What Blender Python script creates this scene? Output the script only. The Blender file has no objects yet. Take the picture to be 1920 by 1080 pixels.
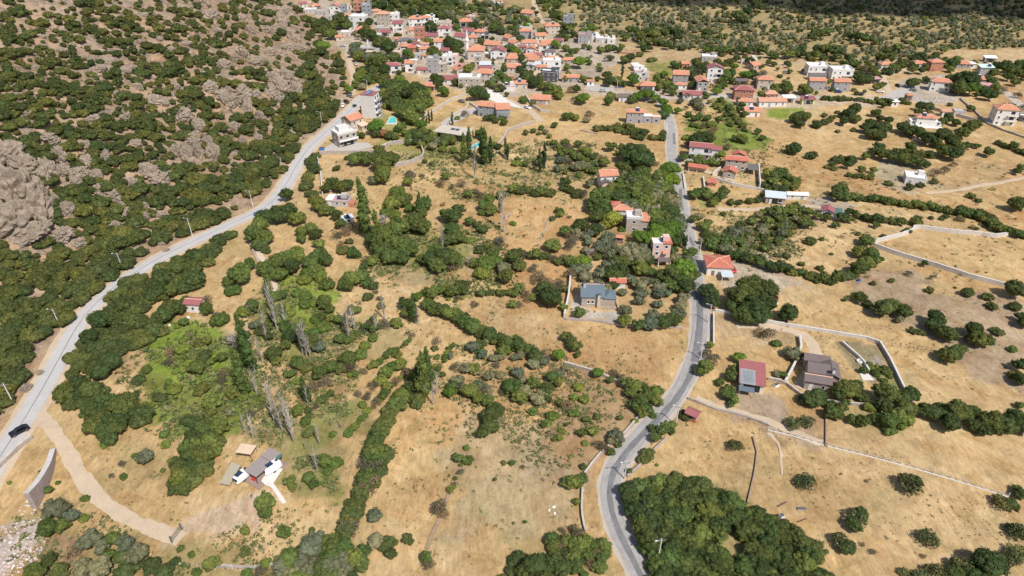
import bpy, bmesh, math, random
import numpy as np
from mathutils import Vector, Matrix
R_ = math.radians
rng = random.Random(7)
nrg = np.random.default_rng(11)
scn = bpy.context.scene
col = bpy.data.collections.new("valley"); scn.collection.children.link(col)

# ------------------------------------------------------------------ camera, sky, sun
CAMH, PITCH, F = 120.0, R_(33.3), 1280.0
cam = bpy.data.cameras.new("camera"); cam.sensor_width = 36.0; cam.lens = 36.0 * F / 1920
cam.clip_start = 1.0; cam.clip_end = 9000.0
camo = bpy.data.objects.new("camera", cam); col.objects.link(camo)
camo.location = (0, 0, CAMH); camo.rotation_euler = (R_(90) - PITCH, 0, 0)
scn.camera = camo
SUN_EL, SUN_AZ = R_(53), R_(146)          # azimuth clockwise from +Y
sdir = Vector((math.sin(SUN_AZ) * math.cos(SUN_EL), math.cos(SUN_AZ) * math.cos(SUN_EL), math.sin(SUN_EL)))
w = bpy.data.worlds.new("World"); scn.world = w; w.use_nodes = True
nt = w.node_tree; bg = nt.nodes["Background"]
sky = nt.nodes.new("ShaderNodeTexSky"); sky.sky_type = 'NISHITA'; sky.sun_disc = False
sky.sun_elevation = SUN_EL; sky.sun_rotation = SUN_AZ
sky.air_density = 1.0; sky.dust_density = 1.2
nt.links.new(sky.outputs[0], bg.inputs[0]); bg.inputs[1].default_value = 0.115
sl = bpy.data.lights.new("sun", 'SUN'); sl.energy = 4.6; sl.angle = R_(0.53); sl.color = (1.0, 0.955, 0.89)
so = bpy.data.objects.new("sun", sl); col.objects.link(so)
so.rotation_euler = sdir.to_track_quat('Z', 'Y').to_euler(); so.location = sdir * 900
vs = scn.view_settings; vs.view_transform = 'Standard'; vs.look = 'None'; vs.exposure = 0.04; vs.gamma = 1.0
vs.use_curve_mapping = False

# ------------------------------------------------------------------ terrain
CP, SP = math.cos(PITCH), math.sin(PITCH)
def ray(px, py):
    u = (px - 960.0) / F; v = (540.0 - py) / F
    return (u, CP + v * SP, -SP + v * CP)
def base_h(x, y):
    x = np.asarray(x, float); y = np.asarray(y, float)
    h = 0.7 * np.sin(x / 41 + 1.0) * np.sin(y / 37) + 0.5 * np.sin(x / 23 + y / 29) + 0.25 * np.sin(x / 11 - y / 13 + 2)
    h = h * np.clip((y - 40) / 60, 0, 1)
    far = np.clip(y - 500, 0, None)
    h = h + 0.00022 * np.clip(far, 0, 300) ** 2 + 0.132 * np.clip(far - 300, 0, None)
    ridge = np.exp(-((x - 330 - 0.25 * (y - 650)) / 150) ** 2) * np.clip((y - 560) / 160, 0, 1)
    h = h + 9 * ridge
    return h
def march(px, py, hf, n=1):
    dx, dy, dz = ray(px, py)
    t = 60.0; prev = t
    while t < 5000:
        z = CAMH + dz * t
        if z < float(hf(dx * t, dy * t)): break
        prev = t; t += max(1.0, t * 0.006)
    a, b = prev, t
    for _ in range(22):
        m = (a + b) / 2
        if CAMH + dz * m < float(hf(dx * m, dy * m)): b = m
        else: a = m
    return (dx * b, dy * b, CAMH + dz * b)
# foot of the mountain, from the lower left to the top
FOOT_PX = [(-260, 1190), (-60, 925), (35, 760), (92, 668), (140, 600), (195, 545), (258, 498), (330, 458), (400, 425), (452, 400),
           (500, 372), (528, 335), (550, 295), (578, 262), (620, 236), (650, 200), (655, 170), (640, 120), (625, 75), (600, 40), (560, 10), (545, -30)]
foot = [march(x, y, base_h)[:2] for x, y in FOOT_PX]
d0 = np.array(foot[-1]) - np.array(foot[-2]); d0 /= np.linalg.norm(d0)
foot.append(tuple(np.array(foot[-1]) + d0 * 1500))
foot = np.array(foot)
def foot_dist(x, y):
    """distance to the foot line; positive on the mountain side"""
    x = np.asarray(x, float); y = np.asarray(y, float)
    best = np.full(x.shape, 1e9); sg = np.ones(x.shape)
    for i in range(len(foot) - 1):
        a, b = foot[i], foot[i + 1]; e = b - a; L2 = float(e @ e)
        t = np.clip(((x - a[0]) * e[0] + (y - a[1]) * e[1]) / L2, 0, 1)
        qx = x - a[0] - t * e[0]; qy = y - a[1] - t * e[1]
        d = np.hypot(qx, qy); cr = e[0] * (y - a[1]) - e[1] * (x - a[0])
        m = d < best; best = np.where(m, d, best); sg = np.where(m, np.sign(cr), sg)
    return best * sg
def hill_relief(x, y):
    r = np.sin(x / 17 + 0.6 * np.sin(y / 23)) * np.sin(y / 31 + 0.8 * np.sin(x / 19)) * 2.2
    r = r + np.abs(np.sin((x * 0.8 + y * 0.55) / 14 + np.sin(x / 9) * 0.5)) * 1.8 + np.sin(x / 5.3 + y / 7.1) * np.sin(y / 4.7 - x / 8) * 0.7
    r = r + 0.5 * np.abs(np.sin(x / 2.9 + 1.3 * np.sin(y / 4.1))) * np.abs(np.sin(y / 3.3))
    return r
def height(x, y):
    d = foot_dist(x, y) - 3.0
    dd = np.clip(d, 0, None)
    up = 0.47 * (dd - 9 * (1 - np.exp(-dd / 9)))
    up = np.where(up > 150, 150 + (up - 150) * 0.2, up)
    return base_h(x, y) + up + hill_relief(x, y) * np.clip(dd / 45, 0, 1)
G0X, G0Y, GST = -760.0, -120.0, 2.0
_gx = np.arange(G0X, 1000, GST); _gy = np.arange(G0Y, 1700, GST); _GX, _GY = np.meshgrid(_gx, _gy)
_GH = height(_GX, _GY).astype(np.float64); NGX, NGY = len(_gx), len(_gy); GH = _GH.tolist()
def hz(x, y):
    a = (x - G0X) / GST; b = (y - G0Y) / GST; i = int(a); j = int(b)
    if i < 0 or j < 0 or i >= NGX - 1 or j >= NGY - 1: return float(height(x, y))
    a -= i; b -= j; r0 = GH[j]; r1 = GH[j + 1]
    return (r0[i] * (1 - a) + r0[i + 1] * a) * (1 - b) + (r1[i] * (1 - a) + r1[i + 1] * a) * b
PC = {}
def P(px, py):
    k = (px, py)
    if k in PC: return PC[k].copy()
    dx, dy, dz = ray(px, py); t = 60.0; prev = t
    while t < 5000:
        gap = CAMH + dz * t - hz(dx * t, dy * t)
        if gap < 0: break
        prev = t; t += max(.5, gap * .8)
    a, b = prev, t
    for _ in range(12):
        m = (a + b) / 2
        if CAMH + dz * m < hz(dx * m, dy * m): b = m
        else: a = m
    PC[k] = Vector((dx * b, dy * b, CAMH + dz * b)); return PC[k].copy()
def ppm(p):                                   # photograph pixels per metre at a place
    return F / (p[1] * CP - (p[2] - CAMH) * SP)
def cosang(p):                                # how much of a vertical metre shows
    d = math.hypot(p[0], p[1]); return d / math.hypot(d, CAMH - p[2])

# ------------------------------------------------------------------ materials
MATS = {}
def nmat(name):
    m = bpy.data.materials.new(name); m.use_nodes = True
    return m, m.node_tree, m.node_tree.nodes["Principled BSDF"]
def node(t, k, **kw):
    n = t.nodes.new(k)
    for a, b in kw.items(): setattr(n, a, b)
    return n
def mat(name, c, rough=0.85, var=0.12, scale=0.6, fine=4.0, bump=0.0, bscale=8.0, metal=0.0, dirt=0.0, wave=None):
    """plain weathered surface: two scales of mottling, optional stain and bump"""
    if name in MATS: return MATS[name]
    m, t, b = nmat(name)
    co = node(t, "ShaderNodeTexCoord"); oi = node(t, "ShaderNodeObjectInfo")
    ad = node(t, "ShaderNodeVectorMath", operation='ADD'); t.links.new(co.outputs["Object"], ad.inputs[0]); t.links.new(oi.outputs["Location"], ad.inputs[1])
    n1 = node(t, "ShaderNodeTexNoise"); n1.inputs["Scale"].default_value = scale; n1.inputs["Detail"].default_value = 5
    n2 = node(t, "ShaderNodeTexNoise"); n2.inputs["Scale"].default_value = fine; n2.inputs["Detail"].default_value = 4
    for n in (n1, n2): t.links.new(ad.outputs[0], n.inputs["Vector"])
    s = node(t, "ShaderNodeMath", operation='ADD'); t.links.new(n1.outputs[0], s.inputs[0]); t.links.new(n2.outputs[0], s.inputs[1])
    mr = node(t, "ShaderNodeMapRange"); mr.inputs[1].default_value = 0.6; mr.inputs[2].default_value = 1.4
    mr.inputs[3].default_value = 1 - var; mr.inputs[4].default_value = 1 + var; t.links.new(s.outputs[0], mr.inputs[0])
    mul = node(t, "ShaderNodeVectorMath", operation='SCALE'); mul.inputs[0].default_value = c[:3]; t.links.new(mr.outputs[0], mul.inputs["Scale"])
    out = mul.outputs[0]
    if dirt:
        n3 = node(t, "ShaderNodeTexNoise"); n3.inputs["Scale"].default_value = scale * 1.7; n3.inputs["Detail"].default_value = 8; n3.inputs["Roughness"].default_value = 0.7
        t.links.new(ad.outputs[0], n3.inputs["Vector"])
        r3 = node(t, "ShaderNodeMapRange"); r3.inputs[1].default_value = 0.52; r3.inputs[2].default_value = 0.72; r3.inputs[4].default_value = dirt
        t.links.new(n3.outputs[0], r3.inputs[0])
        mx = node(t, "ShaderNodeMix", data_type='RGBA'); t.links.new(r3.outputs[0], mx.inputs[0]); t.links.new(out, mx.inputs[6])
        mx.inputs[7].default_value = (c[0] * 0.45, c[1] * 0.42, c[2] * 0.4, 1); out = mx.outputs[2]
    t.links.new(out, b.inputs["Base Color"])
    b.inputs["Roughness"].default_value = rough; b.inputs["Metallic"].default_value = metal
    b.inputs["Specular IOR Level"].default_value = 0.25
    h = None
    if wave:
        wv = node(t, "ShaderNodeTexWave", bands_direction=wave[0]); wv.inputs["Scale"].default_value = wave[1]; wv.inputs["Distortion"].default_value = 0.15
        t.links.new(co.outputs["Object"], wv.inputs["Vector"])
        bp = node(t, "ShaderNodeBump"); bp.inputs["Strength"].default_value = wave[2]; bp.inputs["Distance"].default_value = 0.05
        t.links.new(wv.outputs[1], bp.inputs["Height"]); t.links.new(bp.outputs[0], b.inputs["Normal"])
    elif bump:
        n4 = node(t, "ShaderNodeTexNoise"); n4.inputs["Scale"].default_value = bscale; n4.inputs["Detail"].default_value = 6
        t.links.new(ad.outputs[0], n4.inputs["Vector"])
        bp = node(t, "ShaderNodeBump"); bp.inputs["Strength"].default_value = bump; bp.inputs["Distance"].default_value = 0.1
        t.links.new(n4.outputs[0], bp.inputs["Height"]); t.links.new(bp.outputs[0], b.inputs["Normal"])
    MATS[name] = m; return m
def leafmat(name, attr):
    m, t, b = nmat(name)
    if attr:
        a = node(t, "ShaderNodeAttribute", attribute_name="col"); base = a.outputs["Color"]
    else:
        oi = node(t, "ShaderNodeObjectInfo"); base = oi.outputs["Color"]
    ge = node(t, "ShaderNodeNewGeometry")
    n1 = node(t, "ShaderNodeTexNoise"); n1.inputs["Scale"].default_value = 0.9; n1.inputs["Detail"].default_value = 4; n1.inputs["Roughness"].default_value = 0.65
    t.links.new(ge.outputs["Position"], n1.inputs["Vector"])
    rp = node(t, "ShaderNodeMath", operation='MULTIPLY_ADD'); rp.inputs[1].default_value = 0.34; rp.inputs[2].default_value = -0.17
    t.links.new(ge.outputs["Random Per Island"], rp.inputs[0])
    ad = node(t, "ShaderNodeMath", operation='ADD'); t.links.new(n1.outputs[0], ad.inputs[0]); t.links.new(rp.outputs[0], ad.inputs[1])
    mr = node(t, "ShaderNodeMapRange"); mr.inputs[1].default_value = 0.2; mr.inputs[2].default_value = 0.8; mr.inputs[3].default_value = 0.6; mr.inputs[4].default_value = 1.5
    t.links.new(ad.outputs[0], mr.inputs[0])
    sc = node(t, "ShaderNodeVectorMath", operation='SCALE'); t.links.new(base, sc.inputs[0]); t.links.new(mr.outputs[0], sc.inputs["Scale"])
    t.links.new(sc.outputs[0], b.inputs["Base Color"]); b.inputs["Roughness"].default_value = 0.7; b.inputs["Specular IOR Level"].default_value = 0.2
    tr = node(t, "ShaderNodeBsdfTranslucent"); t.links.new(sc.outputs[0], tr.inputs[0])
    mx = node(t, "ShaderNodeMixShader"); mx.inputs[0].default_value = 0.25
    t.links.new(b.outputs[0], mx.inputs[1]); t.links.new(tr.outputs[0], mx.inputs[2])
    t.links.new(mx.outputs[0], t.nodes["Material Output"].inputs[0])
    return m
LEAF = leafmat("foliage", False); LEAFA = leafmat("foliage_mass", True)
BARK = mat("bark", (0.22, 0.17, 0.13), var=0.3, fine=6)
PALEBARK = mat("pale_bark", (0.36, 0.32, 0.275), var=0.25, fine=6)

# ------------------------------------------------------------------ mesh helpers
class MB:
    """collects shapes, becomes one mesh"""
    def __init__(s): s.v = []; s.f = []; s.mi = []; s.mats = []
    def m(s, mt):
        if mt not in s.mats: s.mats.append(mt)
        return s.mats.index(mt)
    def poly(s, vs, fs, mt):
        o = len(s.v); s.v += [tuple(a) for a in vs]; k = s.m(mt)
        for f in fs: s.f.append(tuple(o + i for i in f)); s.mi.append(k)
    def box(s, x0, y0, z0, x1, y1, z1, mt):
        v = [(x0, y0, z0), (x1, y0, z0), (x1, y1, z0), (x0, y1, z0), (x0, y0, z1), (x1, y0, z1), (x1, y1, z1), (x0, y1, z1)]
        s.poly(v, [(0, 3, 2, 1), (4, 5, 6, 7), (0, 1, 5, 4), (1, 2, 6, 5), (2, 3, 7, 6), (3, 0, 4, 7)], mt)
    def tube(s, a, b, ra, rb, mt, n=6):
        a = Vector(a); b = Vector(b); d = (b - a).normalized()
        u = d.orthogonal().normalized(); w_ = d.cross(u); vs = []
        for p, r in ((a, ra), (b, rb)):
            for i in range(n):
                t = 2 * math.pi * i / n; vs.append(p + (u * math.cos(t) + w_ * math.sin(t)) * r)
        fs = [(i, (i + 1) % n, n + (i + 1) % n, n + i) for i in range(n)] + [tuple(range(n - 1, -1, -1)), tuple(range(n, 2 * n))]
        s.poly(vs, fs, mt)
    def ring(s, zs, rs, cx, cy, mt, n=12):
        vs = []
        for z, r in zip(zs, rs):
            for i in range(n):
                t = 2 * math.pi * i / n; vs.append((cx + r * math.cos(t), cy + r * math.sin(t), z))
        fs = []
        for k in range(len(zs) - 1):
            for i in range(n): fs.append((k * n + i, k * n + (i + 1) % n, (k + 1) * n + (i + 1) % n, (k + 1) * n + i))
        fs.append(tuple(range((len(zs) - 1) * n, len(zs) * n))); fs.append(tuple(range(n - 1, -1, -1)))
        s.poly(vs, fs, mt)
    def mesh(s, name):
        me = bpy.data.meshes.new(name); me.from_pydata(s.v, [], s.f)
        for mt in s.mats: me.materials.append(mt)
        me.polygons.foreach_set("material_index", s.mi); me.update(); return me
def obj(name, data, parent=None, loc=None, rz=None):
    o = bpy.data.objects.new(name, data); col.objects.link(o)
    if parent: o.parent = parent
    if loc is not None: o.location = loc
    if rz is not None: o.rotation_euler = (0, 0, rz)
    return o
def tag(o, label=None, cat=None, group=None, kind=None):
    if label: o["label"] = label
    if cat: o["category"] = cat
    if group: o["group"] = group
    if kind: o["kind"] = kind
    return o
def np_mesh(name, v, f, mats, colors=None, smooth=False):
    """v (n,3) f (m,3 or 4)"""
    me = bpy.data.meshes.new(name); v = np.ascontiguousarray(v, dtype=np.float32); f = np.ascontiguousarray(f, dtype=np.int32)
    k = f.shape[1]
    me.vertices.add(len(v)); me.vertices.foreach_set("co", v.ravel())
    me.loops.add(f.size); me.loops.foreach_set("vertex_index", f.ravel())
    me.polygons.add(len(f)); me.polygons.foreach_set("loop_start", np.arange(0, f.size, k, dtype=np.int32))
    try: me.polygons.foreach_set("loop_total", np.full(len(f), k, dtype=np.int32))
    except Exception: pass
    if smooth: me.polygons.foreach_set("use_smooth", np.ones(len(f), dtype=bool))
    me.update(calc_edges=True)
    for mt in mats: me.materials.append(mt)
    if colors is not None:
        a = me.attributes.new("col", 'FLOAT_COLOR', 'POINT')
        c = np.ones((len(v), 4), dtype=np.float32); c[:, :3] = colors; a.data.foreach_set("color", c.ravel())
    return me
def in_poly(x, y, poly):
    x = np.asarray(x, float); y = np.asarray(y, float); r = np.zeros(x.shape, bool); n = len(poly); j = n - 1
    for i in range(n):
        xi, yi = poly[i][0], poly[i][1]; xj, yj = poly[j][0], poly[j][1]
        with np.errstate(divide='ignore', invalid='ignore'):
            c = ((yi > y) != (yj > y)) & (x < (xj - xi) * (y - yi) / (yj - yi + 1e-12) + xi)
        r ^= c; j = i
    return r
def pts(s): 
    a = [float(q) for q in s.replace(",", " ").split()]
    return list(zip(a[::2], a[1::2]))
def smooth_line(p, it=2):
    p = [Vector(q) for q in p]
    for _ in range(it):
        q = [p[0]]
        for a, b in zip(p, p[1:]): q += [a * 0.75 + b * 0.25, a * 0.25 + b * 0.75]
        q.append(p[-1]); p = q
    return p
def resample(p, step):
    p = [Vector(q) for q in p]; out = [p[0].copy()]; acc = 0.0
    for a, b in zip(p, p[1:]):
        L = (b - a).length
        if L == 0: continue
        t = step - acc
        while t <= L: out.append(a + (b - a) * (t / L)); t += step
        acc = (acc + L) % step
    out.append(p[-1].copy()); return out
# ------------------------------------------------------------------ ground sheet
def axis(lo, hi, segs):
    out = [lo]
    for end, step in segs:
        while out[-1] + step < end: out.append(out[-1] + step)
        out.append(end)
    return np.array(sorted(set(out)))
gx = np.concatenate([axis(-2600, -520, [(-1200, 120), (-520, 30)])[:-1], axis(-520, -300, [(-300, 5)])[:-1], axis(-300, 330, [(330, 1.9)])[:-1],
                     axis(330, 620, [(620, 5)])[:-1], axis(620, 2600, [(1200, 30), (2600, 120)])])
gy = np.concatenate([axis(-600, 40, [(40, 40)])[:-1], axis(40, 76, [(76, 6)])[:-1], axis(76, 330, [(330, 1.7)])[:-1], axis(330, 560, [(560, 2.6)])[:-1],
                     axis(560, 800, [(800, 5)])[:-1], axis(800, 4200, [(1400, 30), (4200, 140)])])
GX, GY = np.meshgrid(gx, gy)
GZ = height(GX, GY)
STRAW, PALE, BROWN, RUST, EARTH = (0.51, 0.352, 0.170), (0.56, 0.41, 0.225), (0.34, 0.23, 0.135), (0.45, 0.265, 0.12), (0.375, 0.28, 0.19)
GREEN, DKGREEN, OLIVEG, DUST, HILLD, LIME = (0.185, 0.225, 0.05), (0.11, 0.13, 0.05), (0.27, 0.225, 0.10), (0.45, 0.39, 0.32), (0.385, 0.262, 0.165), (0.20, 0.27, 0.04)
SAGE = (0.37, 0.33, 0.22)
C = np.empty(GX.shape + (3,)); C[:] = STRAW
wx = GX + 2.2 * np.sin(GY / 4.3 + 1.1 * np.sin(GX / 3.1)) + 1.2 * np.sin(GY / 1.7 + GX / 2.3)
wy = GY + 2.4 * np.sin(GX / 4.9 + 1.3 * np.sin(GY / 3.7)) + 1.1 * np.sin(GX / 1.9 - GY / 2.1)
big = np.sin(GX / 37 + 2 * np.sin(GY / 53)) * np.sin(GY / 29 + np.sin(GX / 41))
m = big > 0.45; C[m] = 0.55 * C[m] + 0.45 * np.array(PALE)
m = big < -0.5; C[m] = 0.6 * C[m] + 0.4 * np.array(RUST)
def zone(s, c, a=1.0, warp=True):
    poly = [tuple(P(x, y)[:2]) for x, y in pts(s)]
    m = in_poly(wx if warp else GX, wy if warp else GY, poly)
    C[m] = C[m] * (1 - a) + np.array(c) * a
# far grove soil and slopes
m = GY > 430; C[m] = 0.5 * C[m] + 0.5 * np.array((0.46, 0.35, 0.21))
zone("600,60 700,0 900,-20 1060,-20 1500,-20 1960,-20 1960,92 1760,92 1740,112 1640,128 1500,108 1400,100 1260,92 1150,75 1060,70 1000,60 900,40 700,30", OLIVEG, 0.55)
zone("640,10 860,-20 860,40 820,60 700,40", DKGREEN, 0.8)
# village ground
zone("560,0 640,5 700,30 800,35 900,45 1000,60 1080,70 1170,80 1160,110 1100,160 1000,175 940,180 860,175 800,150 720,120 640,100 620,60", DUST, 0.8)
zone("1080,165 1250,165 1450,175 1680,180 1800,135 1780,150 1690,200 1450,205 1240,190 1100,180", DUST, 0.6)
zone("1440,120 1700,118 1920,150 1920,200 1800,200 1640,190 1450,190", PALE, 0.4)
zone("1690,150 1760,140 1800,165 1790,195 1720,195 1690,180", DUST, 0.85)
zone("1860,150 1920,190 1920,240 1880,200", DUST, 0.6)
zone("1860,160 1900,160 1920,200 1900,215 1870,190", RUST, 0.9)
# green swales
zone("1320,175 1350,190 1400,245 1440,260 1400,275 1330,265 1290,240 1290,215 1340,235 1370,240 1340,205", GREEN, 0.7)
zone("1290,238 1345,225 1375,240 1440,262 1450,285 1380,280 1300,270", GREEN, 0.8)
zone("1345,185 1375,200 1430,262 1440,300 1400,262 1360,222", GREEN, 0.85)
zone("1290,232 1360,232 1430,262 1440,285 1380,275 1300,262", LIME, 0.4)
zone("1210,115 1320,118 1300,135 1220,145", GREEN, 0.7)
zone("1440,203 1480,203 1480,222 1440,222", LIME, 0.9, False)
zone("1482,202 1508,202 1508,213 1482,213", LIME, 0.8, False)
zone("1290,370 1330,365 1330,390 1300,392", GREEN, 0.6)
zone("1340,420 1440,400 1500,400 1500,440 1440,470 1400,490 1360,450", OLIVEG, 0.7)
zone("1720,545 1920,560 1920,740 1850,720 1740,640 1660,600 1600,560 1560,520 1640,500 1720,500", EARTH, 0.85)
zone("1640,300 1920,300 1920,340 1800,360 1640,350", BROWN, 0.35)
zone("1560,320 1640,330 1760,370 1920,400 1920,430 1800,400 1600,370", RUST, 0.6)
zone("1470,280 1560,290 1620,330 1560,350 1480,330", RUST, 0.5)
# cottage yards on the right
zone("1570,640 1645,645 1690,735 1640,720 1600,690", (0.235, 0.195, 0.115), 0.9, False)
zone("1622,672 1650,668 1670,700 1640,715", (0.33, 0.29, 0.24), 0.8, False)
zone("1640,690 1665,688 1690,735 1665,735", GREEN, 0.5, False)
zone("1375,745 1440,735 1470,770 1420,790 1380,780", (0.36, 0.28, 0.21), 0.8)
zone("1340,770 1545,830 1545,810 1400,770 1300,745", EARTH, 0.6)
zone("1430,780 1560,790 1560,835 1420,800", EARTH, 0.55)
zone("1450,815 1500,820 1490,850 1455,835", BROWN, 0.75)
zone("1560,745 1700,755 1700,810 1560,800", OLIVEG, 0.6)
zone("1330,580 1500,610 1500,640 1340,640", EARTH, 0.45)
zone("1360,480 1450,480 1500,540 1400,560 1340,530", DUST, 0.7)
zone("1525,375 1580,375 1600,410 1550,415 1515,395", DUST, 0.9)
zone("1640,290 1700,300 1760,350 1700,365 1640,340", (0.40, 0.35, 0.25), 0.7)
zone("1360,320 1430,320 1425,355 1370,345", PALE, 0.8, False)
# central fields
zone("950,590 1090,600 1270,640 1265,680 1240,720 1200,722 1080,690 1060,650 950,620", RUST, 0.55)
zone("930,580 1080,600 1150,610 1090,640 940,610", PALE, 0.5)
zone("1065,690 1110,700 1180,740 1190,790 1140,850 1060,900 1000,920 1010,800 1030,740", BROWN, 0.6)
zone("840,790 1000,780 1090,900 1080,1000 980,1010 830,1000 850,900", SAGE, 0.4)
zone("1090,500 1080,600 1170,605 1290,615 1290,520 1200,490", STRAW, 0.5)
zone("1078,545 1095,545 1095,580 1170,585 1165,602 1068,596", (0.46, 0.42, 0.37), 0.95, False)
zone("960,470 1060,480 1080,520 1060,560 960,560 900,530", RUST, 0.7)
zone("930,520 1070,515 1075,590 960,580", RUST, 0.6)
zone("850,460 900,450 960,480 900,520 850,500", (0.47, 0.32, 0.20), 0.8)
zone("720,490 840,490 840,530 760,530", SAGE, 0.4)
zone("700,470 900,470 930,520 800,530 700,520", OLIVEG, 0.35)
zone("700,270 800,250 900,300 880,330 720,330", OLIVEG, 0.3)
# the green hollow between the poplars
zone("270,640 300,605 360,600 410,610 440,650 470,700 480,760 470,810 440,830 400,835 350,810 300,780 262,760 255,720 280,690", GREEN, 0.95)
zone("285,620 370,605 420,640 440,690 400,720 320,710 280,680", LIME, 0.85)
zone("380,700 460,700 460,780 400,800", LIME, 0.5)
zone("520,530 560,510 620,545 640,600 600,640 540,630", LIME, 0.9)
zone("480,560 540,540 600,640 560,680 480,640", GREEN, 0.7)
zone("590,600 700,600 760,640 700,680 590,660", OLIVEG, 0.5)
zone("480,790 640,750 700,790 640,860 600,960 540,960 520,850 470,830", OLIVEG, 0.8)
zone("560,800 660,760 640,830 570,850", GREEN, 0.5)
zone("560,870 640,870 620,940 550,930", GREEN, 0.5)
zone("700,420 800,430 900,440 850,500 740,500 690,460", GREEN, 0.6)
zone("560,650 640,640 680,660 640,720 560,720", OLIVEG, 0.5)
zone("200,840 300,820 330,900 300,1000 220,960", STRAW, 0.6)
zone("230,820 320,820 320,880 240,900", OLIVEG, 0.35)
zone("330,950 440,900 500,930 480,1000 400,1040 330,1020", PALE, 0.7)
zone("335,1000 380,960 430,925 480,915 500,930 490,975 440,1010 380,1030 340,1025", (0.55, 0.42, 0.30), 0.85)
zone("60,960 120,990 280,1040 300,1100 -40,1100 0,1060", OLIVEG, 0.6)
zone("100,1000 180,1010 140,1070 60,1070", BROWN, 0.8)
zone("300,1040 660,1030 660,1110 300,1110", OLIVEG, 0.7)
zone("-60,1000 50,985 80,1030 40,1060 -60,1110", (0.5, 0.42, 0.37), 0.9)
zone("960,1010 1120,1000 1180,1090 940,1110", OLIVEG, 0.5)
zone("1175,915 1320,900 1440,980 1540,1070 1560,1120 1220,1120 1190,990", DKGREEN, 0.45)
zone("1000,280 1060,300 1040,380 960,370 880,330", OLIVEG, 0.25)
zone("1100,330 1260,330 1290,440 1300,520 1200,540 1110,470", OLIVEG, 0.35)
zone("860,170 960,185 1000,215 970,290 880,250 830,240 780,230 800,200", STRAW, 0.9)
zone("600,290 760,280 790,300 770,330 640,330", PALE, 0.5)
zone("700,205 760,225 880,250 880,290 800,300 720,270", GREEN, 0.55)
zone("905,255 935,262 925,275 900,268", LIME, 0.6)
# mountain soil
fd = foot_dist(GX, GY)
hm = np.clip((fd + 4) / 8, 0, 1)[..., None]
rk = 0.5 + 0.5 * np.sin(GX / 13 + 1.7 * np.sin(GY / 17)) * np.sin(GY / 19 + 1.2 * np.sin(GX / 11))
hc = np.array(HILLD) * (1 - 0.35 * rk[..., None]) + np.array((0.40, 0.35, 0.31)) * 0.35 * rk[..., None]
C = C * (1 - hm) + hc * hm
v = np.stack([GX, GY, GZ], -1).reshape(-1, 3); ny, nx = GX.shape
ii = np.arange(ny * nx).reshape(ny, nx)
fq = np.stack([ii[:-1, :-1], ii[:-1, 1:], ii[1:, 1:], ii[1:, :-1]], -1).reshape(-1, 4)
gm, t, b = nmat("dry_ground")
at = node(t, "ShaderNodeAttribute", attribute_name="col"); hk = node(t, "ShaderNodeAttribute", attribute_name="rocky")
ge = node(t, "ShaderNodeNewGeometry")
def nz(sc, det=5, ro=0.6, vec=None, dist=0.0):
    n = node(t, "ShaderNodeTexNoise"); n.inputs["Scale"].default_value = sc; n.inputs["Detail"].default_value = det; n.inputs["Roughness"].default_value = ro
    n.inputs["Distortion"].default_value = dist
    t.links.new(vec or ge.outputs["Position"], n.inputs["Vector"]); return n.outputs[0]
def rng_(i, a, b_, c_, d_):
    n = node(t, "ShaderNodeMapRange"); t.links.new(i, n.inputs[0])
    for k, q in enumerate((a, b_, c_, d_)): n.inputs[k + 1].default_value = q
    return n.outputs[0]
def mixc(fac, a, b_, mode='MIX'):
    n = node(t, "ShaderNodeMix", data_type='RGBA', blend_type=mode)
    if isinstance(fac, float): n.inputs[0].default_value = fac
    else: t.links.new(fac, n.inputs[0])
    for k, q in ((6, a), (7, b_)):
        if isinstance(q, tuple): n.inputs[k].default_value = q + (1,)
        else: t.links.new(q, n.inputs[k])
    return n.outputs[2]
def mth(op, a, b_):
    n = node(t, "ShaderNodeMath", operation=op)
    for k, q in enumerate((a, b_)):
        if isinstance(q, (int, float)): n.inputs[k].default_value = q
        else: t.links.new(q, n.inputs[k])
    return n.outputs[0]
def scl(c, f):
    n = node(t, "ShaderNodeVectorMath", operation='SCALE'); t.links.new(c, n.inputs[0]); t.links.new(f, n.inputs["Scale"]); return n.outputs[0]
big1 = nz(0.035, 5, 0.6, dist=1.0); mid1 = nz(0.22, 6, 0.65, dist=0.8); fin = nz(1.6, 6, 0.75)
mp = node(t, "ShaderNodeMapping"); mp.inputs["Scale"].default_value = (1.0, 0.28, 1.0); mp.inputs["Rotation"].default_value = (0, 0, 0.5)
t.links.new(ge.outputs["Position"], mp.inputs[0]); strk = nz(1.3, 5, 0.7, mp.outputs[0], 0.6)
c1 = scl(at.outputs["Color"], rng_(big1, 0.3, 0.7, 0.82, 1.16))
c1 = mixc(rng_(mid1, 0.46, 0.7, 0.0, 0.85), c1, (0.66, 0.64, 0.60), 'MULTIPLY')
c1 = mixc(rng_(nz(0.11, 6, 0.6, dist=1.5), 0.54, 0.7, 0.0, 0.7), c1, (1.28, 1.34, 1.5), 'MULTIPLY')
c1 = mixc(rng_(nz(0.05, 6, 0.65, dist=2.0), 0.48, 0.64, 0.0, 0.9), c1, (0.87, 0.77, 0.69), 'MULTIPLY')
c1 = mixc(rng_(nz(0.028, 7, 0.7, dist=2.5), 0.56, 0.68, 0.0, 0.55), c1, (0.60, 0.66, 0.50), 'MULTIPLY')
c1 = scl(c1, rng_(strk, 0.3, 0.7, 0.76, 1.2))
c1 = mixc(rng_(fin, 0.54, 0.7, 0.0, 0.75), c1, (0.52, 0.52, 0.48), 'MULTIPLY')
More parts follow.
